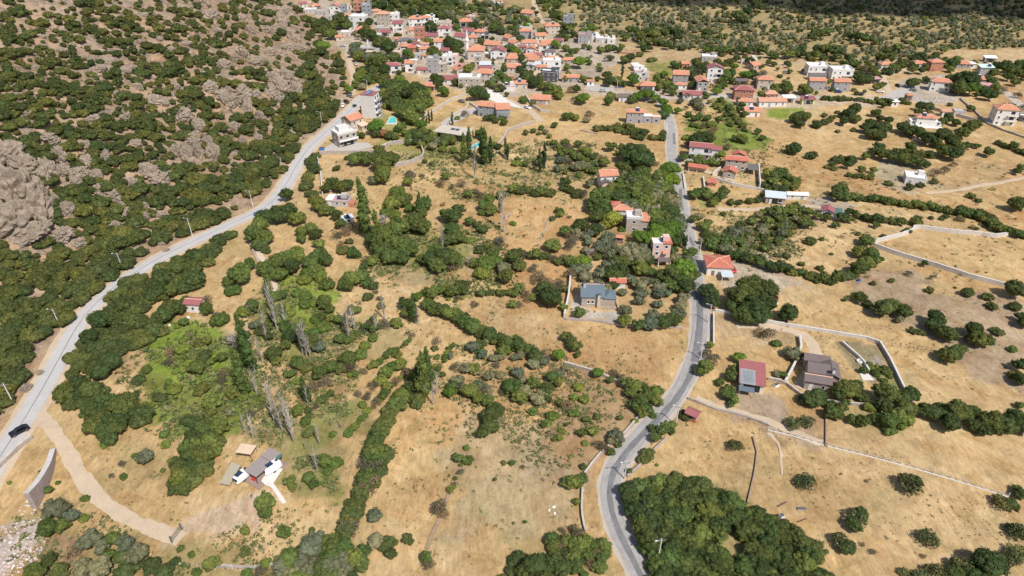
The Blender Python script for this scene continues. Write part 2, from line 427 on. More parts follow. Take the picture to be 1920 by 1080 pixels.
# greenish weeds between
c1 = mixc(mth('MULTIPLY', rng_(nz(0.07, 5, 0.6), 0.55, 0.7, 0.0, 0.55), rng_(nz(0.9, 4, 0.7), 0.42, 0.6, 0.0, 1.0)), c1, (0.20, 0.20, 0.09))
vo = node(t, "ShaderNodeTexVoronoi"); vo.inputs["Scale"].default_value = 0.5; t.links.new(ge.outputs["Position"], vo.inputs["Vector"])
rockm = mth('MULTIPLY', hk.outputs["Fac"], rng_(nz(0.13, 7, 0.72, dist=0.7), 0.53, 0.60, 0.0, 1.0))
rc = scl(mixc(rng_(nz(0.7, 6, 0.7), 0.35, 0.65, 0.0, 1.0), (0.235, 0.19, 0.15), (0.40, 0.325, 0.26)), rng_(vo.outputs[0], 0.0, 1.2, 1.15, 0.8))
c2 = mixc(mth('MULTIPLY', rockm, 0.85), c1, rc)
t.links.new(c2, b.inputs["Base Color"]); b.inputs["Roughness"].default_value = 0.95; b.inputs["Specular IOR Level"].default_value = 0.1
bp = node(t, "ShaderNodeBump"); bp.inputs["Strength"].default_value = 0.8; bp.inputs["Distance"].default_value = 0.35
hh = mth('ADD', mth('MULTIPLY', fin, 0.6), mth('MULTIPLY', rockm, mth('MULTIPLY', nz(0.55, 6, 0.7, dist=1.0), 3.0)))
t.links.new(hh, bp.inputs["Height"]); t.links.new(bp.outputs[0], b.inputs["Normal"])
gme = np_mesh("ground", v, fq, [gm], C.reshape(-1, 3), smooth=True)
a = gme.attributes.new("rocky", 'FLOAT', 'POINT'); a.data.foreach_set("value", np.clip(fd / 12, 0, 1).ravel().astype(np.float32))
tag(obj("ground", gme), "dry straw coloured valley floor rising into a stony mountainside", kind="structure")

# ------------------------------------------------------------------ roads
ROADP = []
def ribbon(name, s, width, mt, lift, label, wobble=0.0, step=2.0, kind="structure", off=0.0, w2=None, keep=True):
    line = resample(smooth_line([P(x, y) for x, y in pts(s)], 3), step)
    vs = []; fs = []; n = len(line); K = 5
    for i, p in enumerate(line):
        d = (line[min(i + 1, n - 1)] - line[max(i - 1, 0)]); d.z = 0; d.normalize(); nr = Vector((-d.y, d.x, 0))
        ww = width if w2 is None else width + (w2 - width) * i / n
        for k in range(K):
            e = (k / (K - 1) - 0.5) * ww
            if k in (0, K - 1): e += wobble * (rng.uniform(-.28, .28) + .22 * math.sin(i * 0.23 + 2 * k) + .14 * math.sin(i * .61 + k))
            q = p + nr * (e + off)
            vs.append((q.x, q.y, hz(q.x, q.y) + lift + (0.0 if 0 < k < K - 1 else -0.06)))
        if keep: ROADP.append((p.x, p.y, width / 2))
    for i in range(n - 1):
        for k in range(K - 1): fs.append((i * K + k + 1, i * K + k, (i + 1) * K + k, (i + 1) * K + k + 1))
    me = np_mesh(name, np.array(vs), np.array(fs), [mt], smooth=True)
    return tag(obj(name, me), label, kind=kind)
CONC = mat("pale_concrete_road", (0.47, 0.45, 0.43), var=0.10, scale=0.3, fine=2.0, dirt=0.2, bump=0.2)
SHOULD = mat("road_shoulder", (0.47, 0.40, 0.33), var=0.14, scale=0.3, fine=2.5, dirt=0.15, bump=0.3)
ASPH = mat("old_asphalt", (0.355, 0.335, 0.315), var=0.2, scale=0.25, fine=1.6, dirt=0.25, bump=0.2)
PATCH = mat("newer_asphalt", (0.19, 0.185, 0.185), var=0.25, scale=0.3, fine=1.5, dirt=0.2)
TRACK = mat("dirt_track", (0.52, 0.405, 0.285), var=0.16, scale=0.3, fine=2, bump=0.3)
DUSTM = mat("dust", (0.56, 0.47, 0.37), var=0.14, scale=0.2, fine=2, bump=0.3)
SEAM = mat("road_joint", (0.2, 0.19, 0.18), var=0.3)
LR = "-40,925 -5,865 30,812 55,772 88,715 118,660 148,606 182,566 225,530 280,495 335,466 395,438 448,413 488,396 515,376 538,345 556,310 578,278 605,254 635,228 662,202 686,180 702,168 720,160"
ribbon("road_shoulder", LR, 8.6, TRACK, 0.07, "pale dusty shoulder of the western road", 0.8)
ribbon("road", LR, 5.4, CONC, 0.16, "pale concrete road along the foot of the mountain", 0.12)
ribbon("road_joint", LR, 0.28, SEAM, 0.2, "dark joint along the middle of the pale road", 0.1, keep=False)
RR = "1225,1130 1200,1070 1170,1015 1148,965 1141,920 1150,880 1178,840 1217,800 1258,757 1287,715 1302,675 1310,640 1313,600 1311,560 1306,520 1301,480 1290,440 1281,400 1276,360 1268,325 1260,292 1259,262 1258,235 1252,214 1244,198 1234,182 1222,172"
ribbon("road_shoulder", RR, 6.0, SHOULD, 0.07, "pale grey gravel shoulder of the eastern road", 0.9)
ribbon("road", RR, 4.2, ASPH, 0.16, "worn grey asphalt road winding up from the bottom of the valley", 0.3)
ribbon("asphalt_patch", "1223,1130 1198,1070 1168,1015 1147,965 1141,920 1151,880 1180,840 1220,800 1262,757 1289,718 1301,682", 1.5, PATCH, 0.2, "dark repaired strip down the middle of the asphalt", 0.35, w2=1.9, keep=False)
ribbon("asphalt_patch", "1303,680 1311,640 1314,600 1312,560 1307,530", 2.4, PATCH, 0.2, "dark straight strip of newer asphalt", 0.2, off=0.2, keep=False)
for s in ("1277,395 1274,375 1273,355", "1284,428 1281,412", "1297,462 1291,445", "1262,270 1261,250", "1300,500 1302,480"):
    ribbon("asphalt_patch", s, 1.4, PATCH, 0.2, "short dark repair in the pale asphalt", 0.5, off=-0.6, keep=False)
XR = "1095,166 1140,172 1190,178 1240,184 1290,180 1350,178 1420,180 1500,183 1580,186 1640,188 1680,180 1710,160 1745,147 1800,139 1850,146 1880,168 1905,190 1940,215"
ribbon("road", XR, 5.2, SHOULD, 0.12, "dusty cross road through the eastern hamlet", 0.4, w2=5)
for s, ww, l in (("1672,184 1664,165 1655,148 1660,140 1690,132 1740,128", 4.5, "dusty lane turning uphill from the junction"),
              ("655,186 664,165 662,140 655,115 652,98 655,84 668,76", 4.2, "pale dusty street up to the village edge"),
              ("1015,228 990,204 960,190 930,178 915,168", 4.5, "pale lane down beside the grey villa"),
              ("998,-6 1003,10 1010,30 1020,45 1035,55 1015,60 1005,80 1000,105 1010,125 1000,150", 4.0, "pale street through the top of the village"),
              ("1035,52 1060,50 1075,40", 4.0, "short pale street at the top of the village"),
              ("752,60 760,75 770,88 800,92 840,112 880,116 920,114 960,118 1000,122", 3.0, "narrow village lane past the mosque"),
              ("680,120 700,112 730,118 756,124 790,144 830,146 862,142", 3.0, "narrow village lane between stone houses"),
              ("72,778 105,812 130,850 150,892 182,935 225,965 285,990 340,1012", 3.6, "pale dirt track curving down from the western road"),
              ("468,428 480,462 500,498 514,530 520,560", 2.0, "narrow footpath beside the stone wall"),
              ("1380,610 1440,612 1500,622 1528,645 1530,675 1512,705 1496,728", 3.6, "pale gravel drive to the dark roofed cottage"),
              ("1735,362 1790,358 1830,348 1880,343 1960,322", 2.6, "thin dirt track across the eastern pasture"),
              ("1275,302 1300,312 1325,322 1350,330 1380,338", 3.2, "dirt lane to the walled house with orange roofs"),
              ("1440,812 1460,830 1464,860 1466,890", 1.0, "faint footpath in the straw field"),
              ("1305,745 1340,762 1400,776 1450,792 1540,832", 2.4, "dirt track past the red roofed barn"),
              ("1345,392 1400,394 1460,388 1520,385 1560,395 1590,410", 3.0, "farm track towards the shed with green doors")):
    ribbon("path", s, ww * .9, TRACK if ww > 2.1 or ww < 1.5 else DUSTM, 0.09, l, 0.9, step=1.2)
# paved yards
def sheet(name, s, mt, lift, label, kind="structure", cell=2.0):
    poly = [P(x, y) for x, y in pts(s)]; x0 = min(p.x for p in poly); x1 = max(p.x for p in poly); y0 = min(p.y for p in poly); y1 = max(p.y for p in poly)
    nxx = max(2, int((x1 - x0) / cell) + 1); nyy = max(2, int((y1 - y0) / cell) + 1)
    bm = bmesh.new(); f = bm.faces.new([bm.verts.new((p.x, p.y, 0)) for p in poly])
    for k in range(1, nxx):
        x = x0 + (x1 - x0) * k / nxx
        bmesh.ops.bisect_plane(bm, geom=bm.verts[:] + bm.edges[:] + bm.faces[:], plane_co=(x, 0, 0), plane_no=(1, 0, 0))
    for k in range(1, nyy):
        y = y0 + (y1 - y0) * k / nyy
        bmesh.ops.bisect_plane(bm, geom=bm.verts[:] + bm.edges[:] + bm.faces[:], plane_co=(0, y, 0), plane_no=(0, 1, 0))
    for vv in bm.verts: vv.co.z = hz(vv.co.x, vv.co.y) + lift
    for f in bm.faces:
        f.normal_update()
        if f.normal.z < 0: f.normal_flip()
    me = bpy.data.meshes.new(name); bm.to_mesh(me); bm.free(); me.materials.append(mt)
    return tag(obj(name, me), label, kind=kind)
GRAVEL = mat("gravel", (0.45, 0.41, 0.37), var=0.12, fine=5, bump=0.3)
WHITEPAVE = mat("white_paving", (0.66, 0.62, 0.57), var=0.08)
for s, mt, l in (("1672,172 1700,158 1722,160 1700,182 1680,192 1640,192 1650,184", GRAVEL, "wide gravel road junction"),
                 ("1095,162 1118,158 1150,162 1152,172 1110,172", GRAVEL, "paved lot beside the plane trees"),
                 ("912,168 930,170 952,188 985,205 940,196 905,182", WHITEPAVE, "white gravel forecourt above the grey villa"),
                 ("606,280 624,268 690,268 700,276 664,284 610,290", GRAVEL, "bare yard in front of the unfinished concrete house"),
                 ("824,232 838,222 905,192 912,200 850,232 836,238", GRAVEL, "grey paved drive between two walls"),
                 ("662,190 672,182 690,190 668,204 655,206", GRAVEL, "gravel parking strip by the western road"),
                 ("1262,228 1258,250 1246,252 1248,232", GRAVEL, "paved yard strip")):
    sheet("yard", s, mt, 0.14, l)
# ------------------------------------------------------------------ buildings
WC = dict(white=(0.72, 0.70, 0.67), beige=(0.56, 0.48, 0.40), stone=(0.42, 0.355, 0.30), grey=(0.34, 0.33, 0.325), conc=(0.47, 0.44, 0.41),
          pink=(0.66, 0.47, 0.41), brick=(0.45, 0.19, 0.12), yellow=(0.66, 0.62, 0.28), pale=(0.66, 0.63, 0.60), green=(0.5, 0.58, 0.47),
          dark=(0.10, 0.10, 0.11), slate=(0.27, 0.29, 0.32), brown=(0.24, 0.15, 0.12))
RC = dict(orange=(0.55, 0.25, 0.155), terra=(0.56, 0.30, 0.20), red=(0.50, 0.165, 0.11), maroon=(0.33, 0.12, 0.12), dark=(0.14, 0.14, 0.145), brown=(0.165, 0.13, 0.125),
          blue=(0.135, 0.175, 0.205), metal=(0.56, 0.60, 0.63), white=(0.82, 0.81, 0.80), grey=(0.40, 0.38, 0.36), mint=(0.62, 0.78, 0.68), tan=(0.66, 0.50, 0.36),
          pinkish=(0.52, 0.30, 0.31), green=(0.08, 0.17, 0.14))
def WM(k):
    if k in ("stone", "brick"): return mat("wall_" + k, WC[k], var=0.22, scale=0.7, fine=3.5, bump=0.4, bscale=3.0, dirt=0.25)
    return mat("wall_" + k, WC[k], var=0.07, scale=0.5, dirt=0.22)
def RM(k):
    if k in ("orange", "terra", "red"): return mat("roof_" + k, RC[k], var=0.25, scale=0.8, fine=4, wave=('X', 1.3, 0.7), dirt=0.32)
    if k in ("maroon", "blue", "metal", "green", "pinkish", "mint"): return mat("roof_" + k, RC[k], rough=0.45, var=0.08, wave=('X', 0.9, 0.6), dirt=0.2)
    return mat("roof_" + k, RC[k], var=0.1, scale=0.5, dirt=0.25)
GLASS = mat("window_glass", (0.03, 0.04, 0.05), rough=0.12, var=0.1)
DARKIN = mat("dark_opening", (0.035, 0.033, 0.03), var=0.1)
FRAME = mat("window_frame", (0.75, 0.74, 0.72), var=0.05)
WOOD = mat("weathered_wood", (0.26, 0.17, 0.11), var=0.25, fine=6)
METAL = mat("galvanised_metal", (0.5, 0.5, 0.5), rough=0.4, metal=0.6, var=0.1)
CAPW = mat("pale_coping", (0.60, 0.57, 0.53), var=0.14, dirt=.3)
STONEW = mat("field_stone", (0.40, 0.345, 0.30), var=0.35, scale=1.2, fine=4, bump=0.6, bscale=2.5, dirt=0.4)
PLASTW = mat("white_plaster", (0.58, 0.54, 0.49), var=0.12, dirt=0.45)
SOLAR = mat("solar_panel", (0.035, 0.05, 0.09), rough=0.15, var=0.1)
def wmesh(ww, hh, pane):
    b = MB(); 
    if pane: b.box(-ww / 2 + .07, -0.045, .07, ww / 2 - .07, 0.01, hh - .07, GLASS)
    else:
        for x0, z0, x1, z1 in ((-ww / 2, 0, -ww / 2 + .08, hh), (ww / 2 - .08, 0, ww / 2, hh), (-ww / 2 + .08, 0, ww / 2 - .08, .08), (-ww / 2 + .08, hh - .08, ww / 2 - .08, hh)):
            b.box(x0, -0.09, z0, x1, 0.01, z1, FRAME)
        b.box(-ww / 2 - .08, -0.16, -.09, ww / 2 + .08, 0.01, -.01, FRAME)
    return b.mesh("pane" if pane else "window")
WMESH = {}
def window(root, x, y, z, rz, ww=1.0, hh=1.2, detail=True):
    k = (round(ww, 1), round(hh, 1), detail)
    if k not in WMESH:
        if detail: WMESH[k] = (wmesh(ww, hh, False), wmesh(ww, hh, True))
        else:
            b = MB(); b.box(-ww / 2, -0.05, 0, ww / 2, 0.01, hh, GLASS); b.box(-ww / 2 - .1, -0.12, -.1, ww / 2 + .1, 0.01, -.002, FRAME)
            b.box(-ww / 2, -0.1, hh + .002, ww / 2, 0.01, hh + .1, FRAME); WMESH[k] = (b.mesh("window"), None)
    f = obj("window", WMESH[k][0], root, (x, y, z), rz)
    if WMESH[k][1]: obj("pane", WMESH[k][1], f)
DOORM = {}
def door(root, x, y, z, rz, c="brown", detail=False, ww=1.0):
    if (c, ww) not in DOORM:
        b = MB(); b.box(-ww / 2, -0.05, 0, ww / 2, 0.01, 2.1, WM(c)); b.box(-ww / 2 - .08, -0.08, 2.1, ww / 2 + .08, 0.01, 2.2, FRAME)
        h = MB(); h.box(ww / 2 - .2, -0.12, 0.95, ww / 2 - .1, -0.051, 1.1, METAL); DOORM[(c, ww)] = (b.mesh("door"), h.mesh("handle"))
    d = obj("door", DOORM[(c, ww)][0], root, (x, y, z), rz)
    if detail: obj("handle", DOORM[(c, ww)][1], d)
def roof_mesh(w, d, h, kind, rk, pitch=0.42, ov=0.45, z=0.0, x0=None, y0=0.0):
    """h = height of the eaves; x from -w/2, y from y0"""
    m = RM(rk); b = MB(); xa = (-w / 2 if x0 is None else x0) - ov; xb = xa + w + 2 * ov; ya = y0 - ov; yb = y0 + d + ov; T = 0.16
    if kind in ('g', 'G', 'h'):
        if kind == 'G': rise = (xb - xa) / 2 * pitch
        else: rise = min((yb - ya), (xb - xa) if kind == 'h' else 1e9) / 2 * pitch
        xm, ym = (xa + xb) / 2, (ya + yb) / 2
        if kind == 'g': r1, r2 = (xa, ym), (xb, ym)
        elif kind == 'G': r1, r2 = (xm, ya), (xm, yb)
        else:
            q = min(xb - xa, yb - ya) / 2
            if xb - xa >= yb - ya: r1, r2 = (xa + q, ym), (xb - q, ym)
            else: r1, r2 = (xm, ya + q), (xm, yb - q)
        for dz, flip in ((T, False), (0, True)):
            v = [(xa, ya, h + dz), (xb, ya, h + dz), (xb, yb, h + dz), (xa, yb, h + dz), (*r1, h + rise + dz), (*r2, h + rise + dz)]
            if kind == 'G' or (kind == 'h' and yb - ya > xb - xa): fs = [(1, 2, 5, 4), (3, 0, 4, 5)] + ([(0, 1, 4), (2, 3, 5)] if kind == 'h' else [])
            else: fs = [(0, 1, 5, 4), (2, 3, 4, 5)] + ([(3, 0, 4), (1, 2, 5)] if kind == 'h' else [])
            if flip: fs = [tuple(reversed(f)) for f in fs]
            b.poly(v, fs, m)
        e = MB()
        if kind == 'g':
            for xx in (xa, xb):
                v = [(xx, ya, h), (xx, ya, h + T), (xx, ym, h + rise), (xx, ym, h + rise + T), (xx, yb, h), (xx, yb, h + T)]
                b.poly(v, [(0, 1, 3, 2), (2, 3, 5, 4)], m)
            for yy in (ya, yb): b.poly([(xa, yy, h), (xb, yy, h), (xb, yy, h + T), (xa, yy, h + T)], [(0, 1, 2, 3)], m)
        elif kind == 'G':
            for yy in (ya, yb):
                v = [(xa, yy, h), (xa, yy, h + T), (xm, yy, h + rise), (xm, yy, h + rise + T), (xb, yy, h), (xb, yy, h + T)]
                b.poly(v, [(0, 1, 3, 2), (2, 3, 5, 4)], m)
            for xx in (xa, xb): b.poly([(xx, ya, h), (xx, yb, h), (xx, yb, h + T), (xx, ya, h + T)], [(0, 1, 2, 3)], m)
        else:
            for q in (((xa, ya), (xb, ya)), ((xb, ya), (xb, yb)), ((xb, yb), (xa, yb)), ((xa, yb), (xa, ya))):
                b.poly([(*q[0], h), (*q[1], h), (*q[1], h + T), (*q[0], h + T)], [(0, 1, 2, 3)], m)
        ridge = [((*r1, h + rise + T), (*r2, h + rise + T))]
        if kind == 'h':
            cs = [(xa, ya, h + T), (xb, ya, h + T), (xb, yb, h + T), (xa, yb, h + T)]
            for i, c in enumerate(cs):
                near = r1 if (c[0] - r1[0]) ** 2 + (c[1] - r1[1]) ** 2 < (c[0] - r2[0]) ** 2 + (c[1] - r2[1]) ** 2 else r2
                ridge.append((c, (*near, h + rise + T)))
        return b.mesh("roof"), ridge, rise
    if kind == 's':
        rise = (yb - ya) * 0.16
        v = []
        for dz in (0, T): v += [(xa, ya, h + dz), (xb, ya, h + dz), (xb, yb, h + rise + dz), (xa, yb, h + rise + dz)]
        b.poly(v, [(0, 3, 2, 1), (4, 5, 6, 7), (0, 1, 5, 4), (1, 2, 6, 5), (2, 3, 7, 6), (3, 0, 4, 7)], m)
        return b.mesh("roof"), [], rise
    b.box(xa + ov - .12, ya + ov - .12, h, xb - ov + .12, yb - ov + .12, h + 0.18, m)
    return b.mesh("roof"), [], 0
def wallbox(w, d, h, kind, rise, wk, sink=1.6, x0=None, y0=0.0, top=None):
    b = MB(); xa = -w / 2 if x0 is None else x0; xb = xa + w; ya, yb = y0, y0 + d; m = WM(wk); xm, ym = (xa + xb) / 2, (ya + yb) / 2
    hh = h + (0.1 if kind in ('g', 'G') else -0.01)
    b.box(xa, ya, -sink, xb, yb, hh, m)
    if kind == 'g':
        for xx in (xa + .002, xb - .002): b.poly([(xx, ya, hh), (xx, yb, hh), (xx, ym, h + rise * 0.9)], [(0, 1, 2), (2, 1, 0)], m)
    if kind == 'G':
        for yy in (ya + .002, yb - .002): b.poly([(xa, yy, hh), (xb, yy, hh), (xm, yy, h + rise * 0.9)], [(0, 1, 2), (2, 1, 0)], m)
    if kind == 's': b.poly([(xa, ya, hh), (xb, ya, hh), (xb, yb, h + rise * .85), (xa, yb, h + rise * .85), (xa, yb, hh), (xb, yb, hh)], [(0, 4, 3), (1, 2, 5), (4, 5, 2, 3)], m)
    return b.mesh("wall")
PARM = {}
def chimney(root, x, y, z, c="white", h=1.3, s=0.5):
    k = ("ch", c, h, s)
    if k not in PARM:
        b = MB(); b.box(-s / 2, -s / 2, -1.0, s / 2, s / 2, h, WM(c)); b.box(-s / 2 - .08, -s / 2 - .08, h, s / 2 + .08, s / 2 + .08, h + .12, WM("dark")); PARM[k] = b.mesh("chimney")
    obj("chimney", PARM[k], root, (x, y, z))
def heater(root, x, y, z, rz=0.0):
    if "wh" not in PARM:
        b = MB(); b.tube((-.75, .5, 1.35), (.75, .5, 1.35), .28, .28, FRAME, 10)
        b.poly([(-.9, -.9, .15), (.9, -.9, .15), (.9, .4, 1.1), (-.9, .4, 1.1), (-.9, -.9, .07), (.9, -.9, .07), (.9, .4, 1.02), (-.9, .4, 1.02)], [(0, 1, 2, 3), (7, 6, 5, 4), (0, 4, 5, 1), (2, 6, 7, 3)], SOLAR)
        for xx in (-.7, .7): b.tube((xx, .5, 0), (xx, .5, 1.2), .03, .03, METAL, 4)
        PARM["wh"] = b.mesh("water_heater")
    obj("water_heater", PARM["wh"], root, (x, y, z), rz)
USEDL = {}
HOUSES = []
def ordn(n): return ["", "second ", "third ", "fourth ", "fifth ", "sixth ", "seventh ", "eighth ", "ninth ", "tenth ", "eleventh ", "twelfth "][n]
def house(x, y, wpx, roof='h', rc='orange', wc='beige', fl=1, dr=0.8, rot=0.0, name="house", label=None, cat=None, group=None, win=True, chim=None, solar=False,
          balc=False, parapet=False, pitch=0.42, fh=2.75, plain=False, openfront=False, dark=False, ov=0.45, opening=False, h=None):
    p = P(x, y); s = ppm(p); w = wpx / s; d = w * dr; H = h or fh * fl; seed = int(x * 31 + y * 17); r = random.Random(seed)
    e = obj(name, None, None, (p.x, p.y, hz(p.x, p.y + d * .3) - 0.05), R_(rot))
    root = e
    rm, ridge, rise = roof_mesh(w, d, H, roof, rc, pitch, ov)
    big = wpx >= 22
    if openfront:                                           # columns instead of a front wall
        b = MB(); b.box(-w / 2, d * .55, -1.5, w / 2, d, H, WM(wc)); obj("wall", b.mesh("wall"), root)
        for xx in (-w / 2 + .15, 0, w / 2 - .15):
            c = MB(); c.box(xx - .13, .1, -1.0, xx + .13, .36, H, WM("pale")); obj("column", c.mesh("column"), root)
    else: obj("wall", wallbox(w, d, H, roof, rise, wc), root)
    ro = obj("roof", rm, root)
    if ridge and big:
        b = MB()
        for a, c in ridge:
            a = Vector(a); c = Vector(c)
            if (a - c).length > .2: b.tube(a, c, .13, .13, mat("ridge_tile", (0.74, 0.44, 0.32), var=0.1), 5)
        if b.v: obj("ridge_cap", b.mesh("ridge_cap"), ro)
    if roof == 'f' and not plain and (parapet or wpx > 14):
        b = MB(); m = WM(wc if wc != 'stone' else 'pale'); z0 = H + .181
        for a in ((-w / 2 - .12, -.12, w / 2 + .12, .1), (-w / 2 - .12, d - .1, w / 2 + .12, d + .12), (-w / 2 - .12, .101, -w / 2 + .1, d - .101), (w / 2 - .1, .101, w / 2 + .12, d - .101)):
            b.box(a[0], a[1], z0, a[2], a[3], z0 + (.85 if parapet else .35), m)
        obj("parapet", b.mesh("parapet"), root)
        if big or r.random() < .5:
            b = MB(); b.box(-1.1, -1.1, 0, 1.1, 1.1, 1.9, WM(wc)); obj("stair_hut", b.mesh("stair_hut"), root, (w * .25, d * .65, H + .18))
    if chim is None: chim = 1 if (roof in 'gGh' and r.random() < .55 and wpx > 12) else 0
    for k in range(chim): chimney(root, r.uniform(-.3, .3) * w, d * r.uniform(.55, .75), H + rise * .6, r.choice(["white", "pale", "beige"]), h=1.0 + .3 * r.random())
    if solar or (r.random() < .13 and wpx > 15 and not openfront): heater(root, r.uniform(-.2, .25) * w, d * .3 if roof != 'f' else d * .5, H + (.2 if roof == 'f' else rise * .55))
    if win and not openfront:
        n = max(1, int(w / 2.9)); det = big; dz = r.randrange(n)
        for fidx in range(fl):
            zb = fidx * fh + .95
            for k in range(n):
                xx = -w / 2 + w * (k + .5) / n
                if fidx == 0 and k == dz and n > 1: door(root, xx, 0, 0, 0, r.choice(["brown", "dark", "white", "slate"]), det); continue
                if balc and fidx > 0 and k >= n // 2: continue
                window(root, xx, 0, zb, 0, r.choice([.9, 1.0, 1.1]) if not opening else 1.5, 1.2 if not opening else 1.5, det)
            ns = max(1, int(d / 3.6))
            for sx, a in ((w / 2, math.pi / 2), (-w / 2, -math.pi / 2)):
                for k in range(ns): window(root, sx, d * (k + .5) / ns, zb, a, .9, 1.2, det)
        if balc:
            for fidx in range(1, fl):
                b = MB(); z0 = fidx * fh; bx0, bx1 = (0.02 * w, w / 2)
                b.box(bx0, -1.25, z0 - .14, bx1, -.002, z0 + .02, WM("white"))
                b.box(bx0, -1.25, z0 + .022, bx1, -1.15, z0 + .9, WM("white")); b.box(bx1 - .1, -1.148, z0 + .022, bx1, -.002, z0 + .9, WM("white"))
                ba = obj("balcony", b.mesh("balcony"), root)
                c = MB(); c.box((bx0 + bx1) / 2 - .9, -.04, z0 + .1, (bx0 + bx1) / 2 + .9, .01, z0 + 2.1, GLASS); obj("balcony_door", c.mesh("balcony_door"), ba)
    if opening and not openfront:
        b = MB(); b.box(-w * .36, -.03, .2, w * .36, .01, H - .5 if fl == 1 else fh - .4, DARKIN); obj("garage_door", b.mesh("garage_door"), root)
    HOUSES.append((x, y, e, label))
    tag(e, label, cat or name.replace("_", " "), group)
    return e, w, d, H
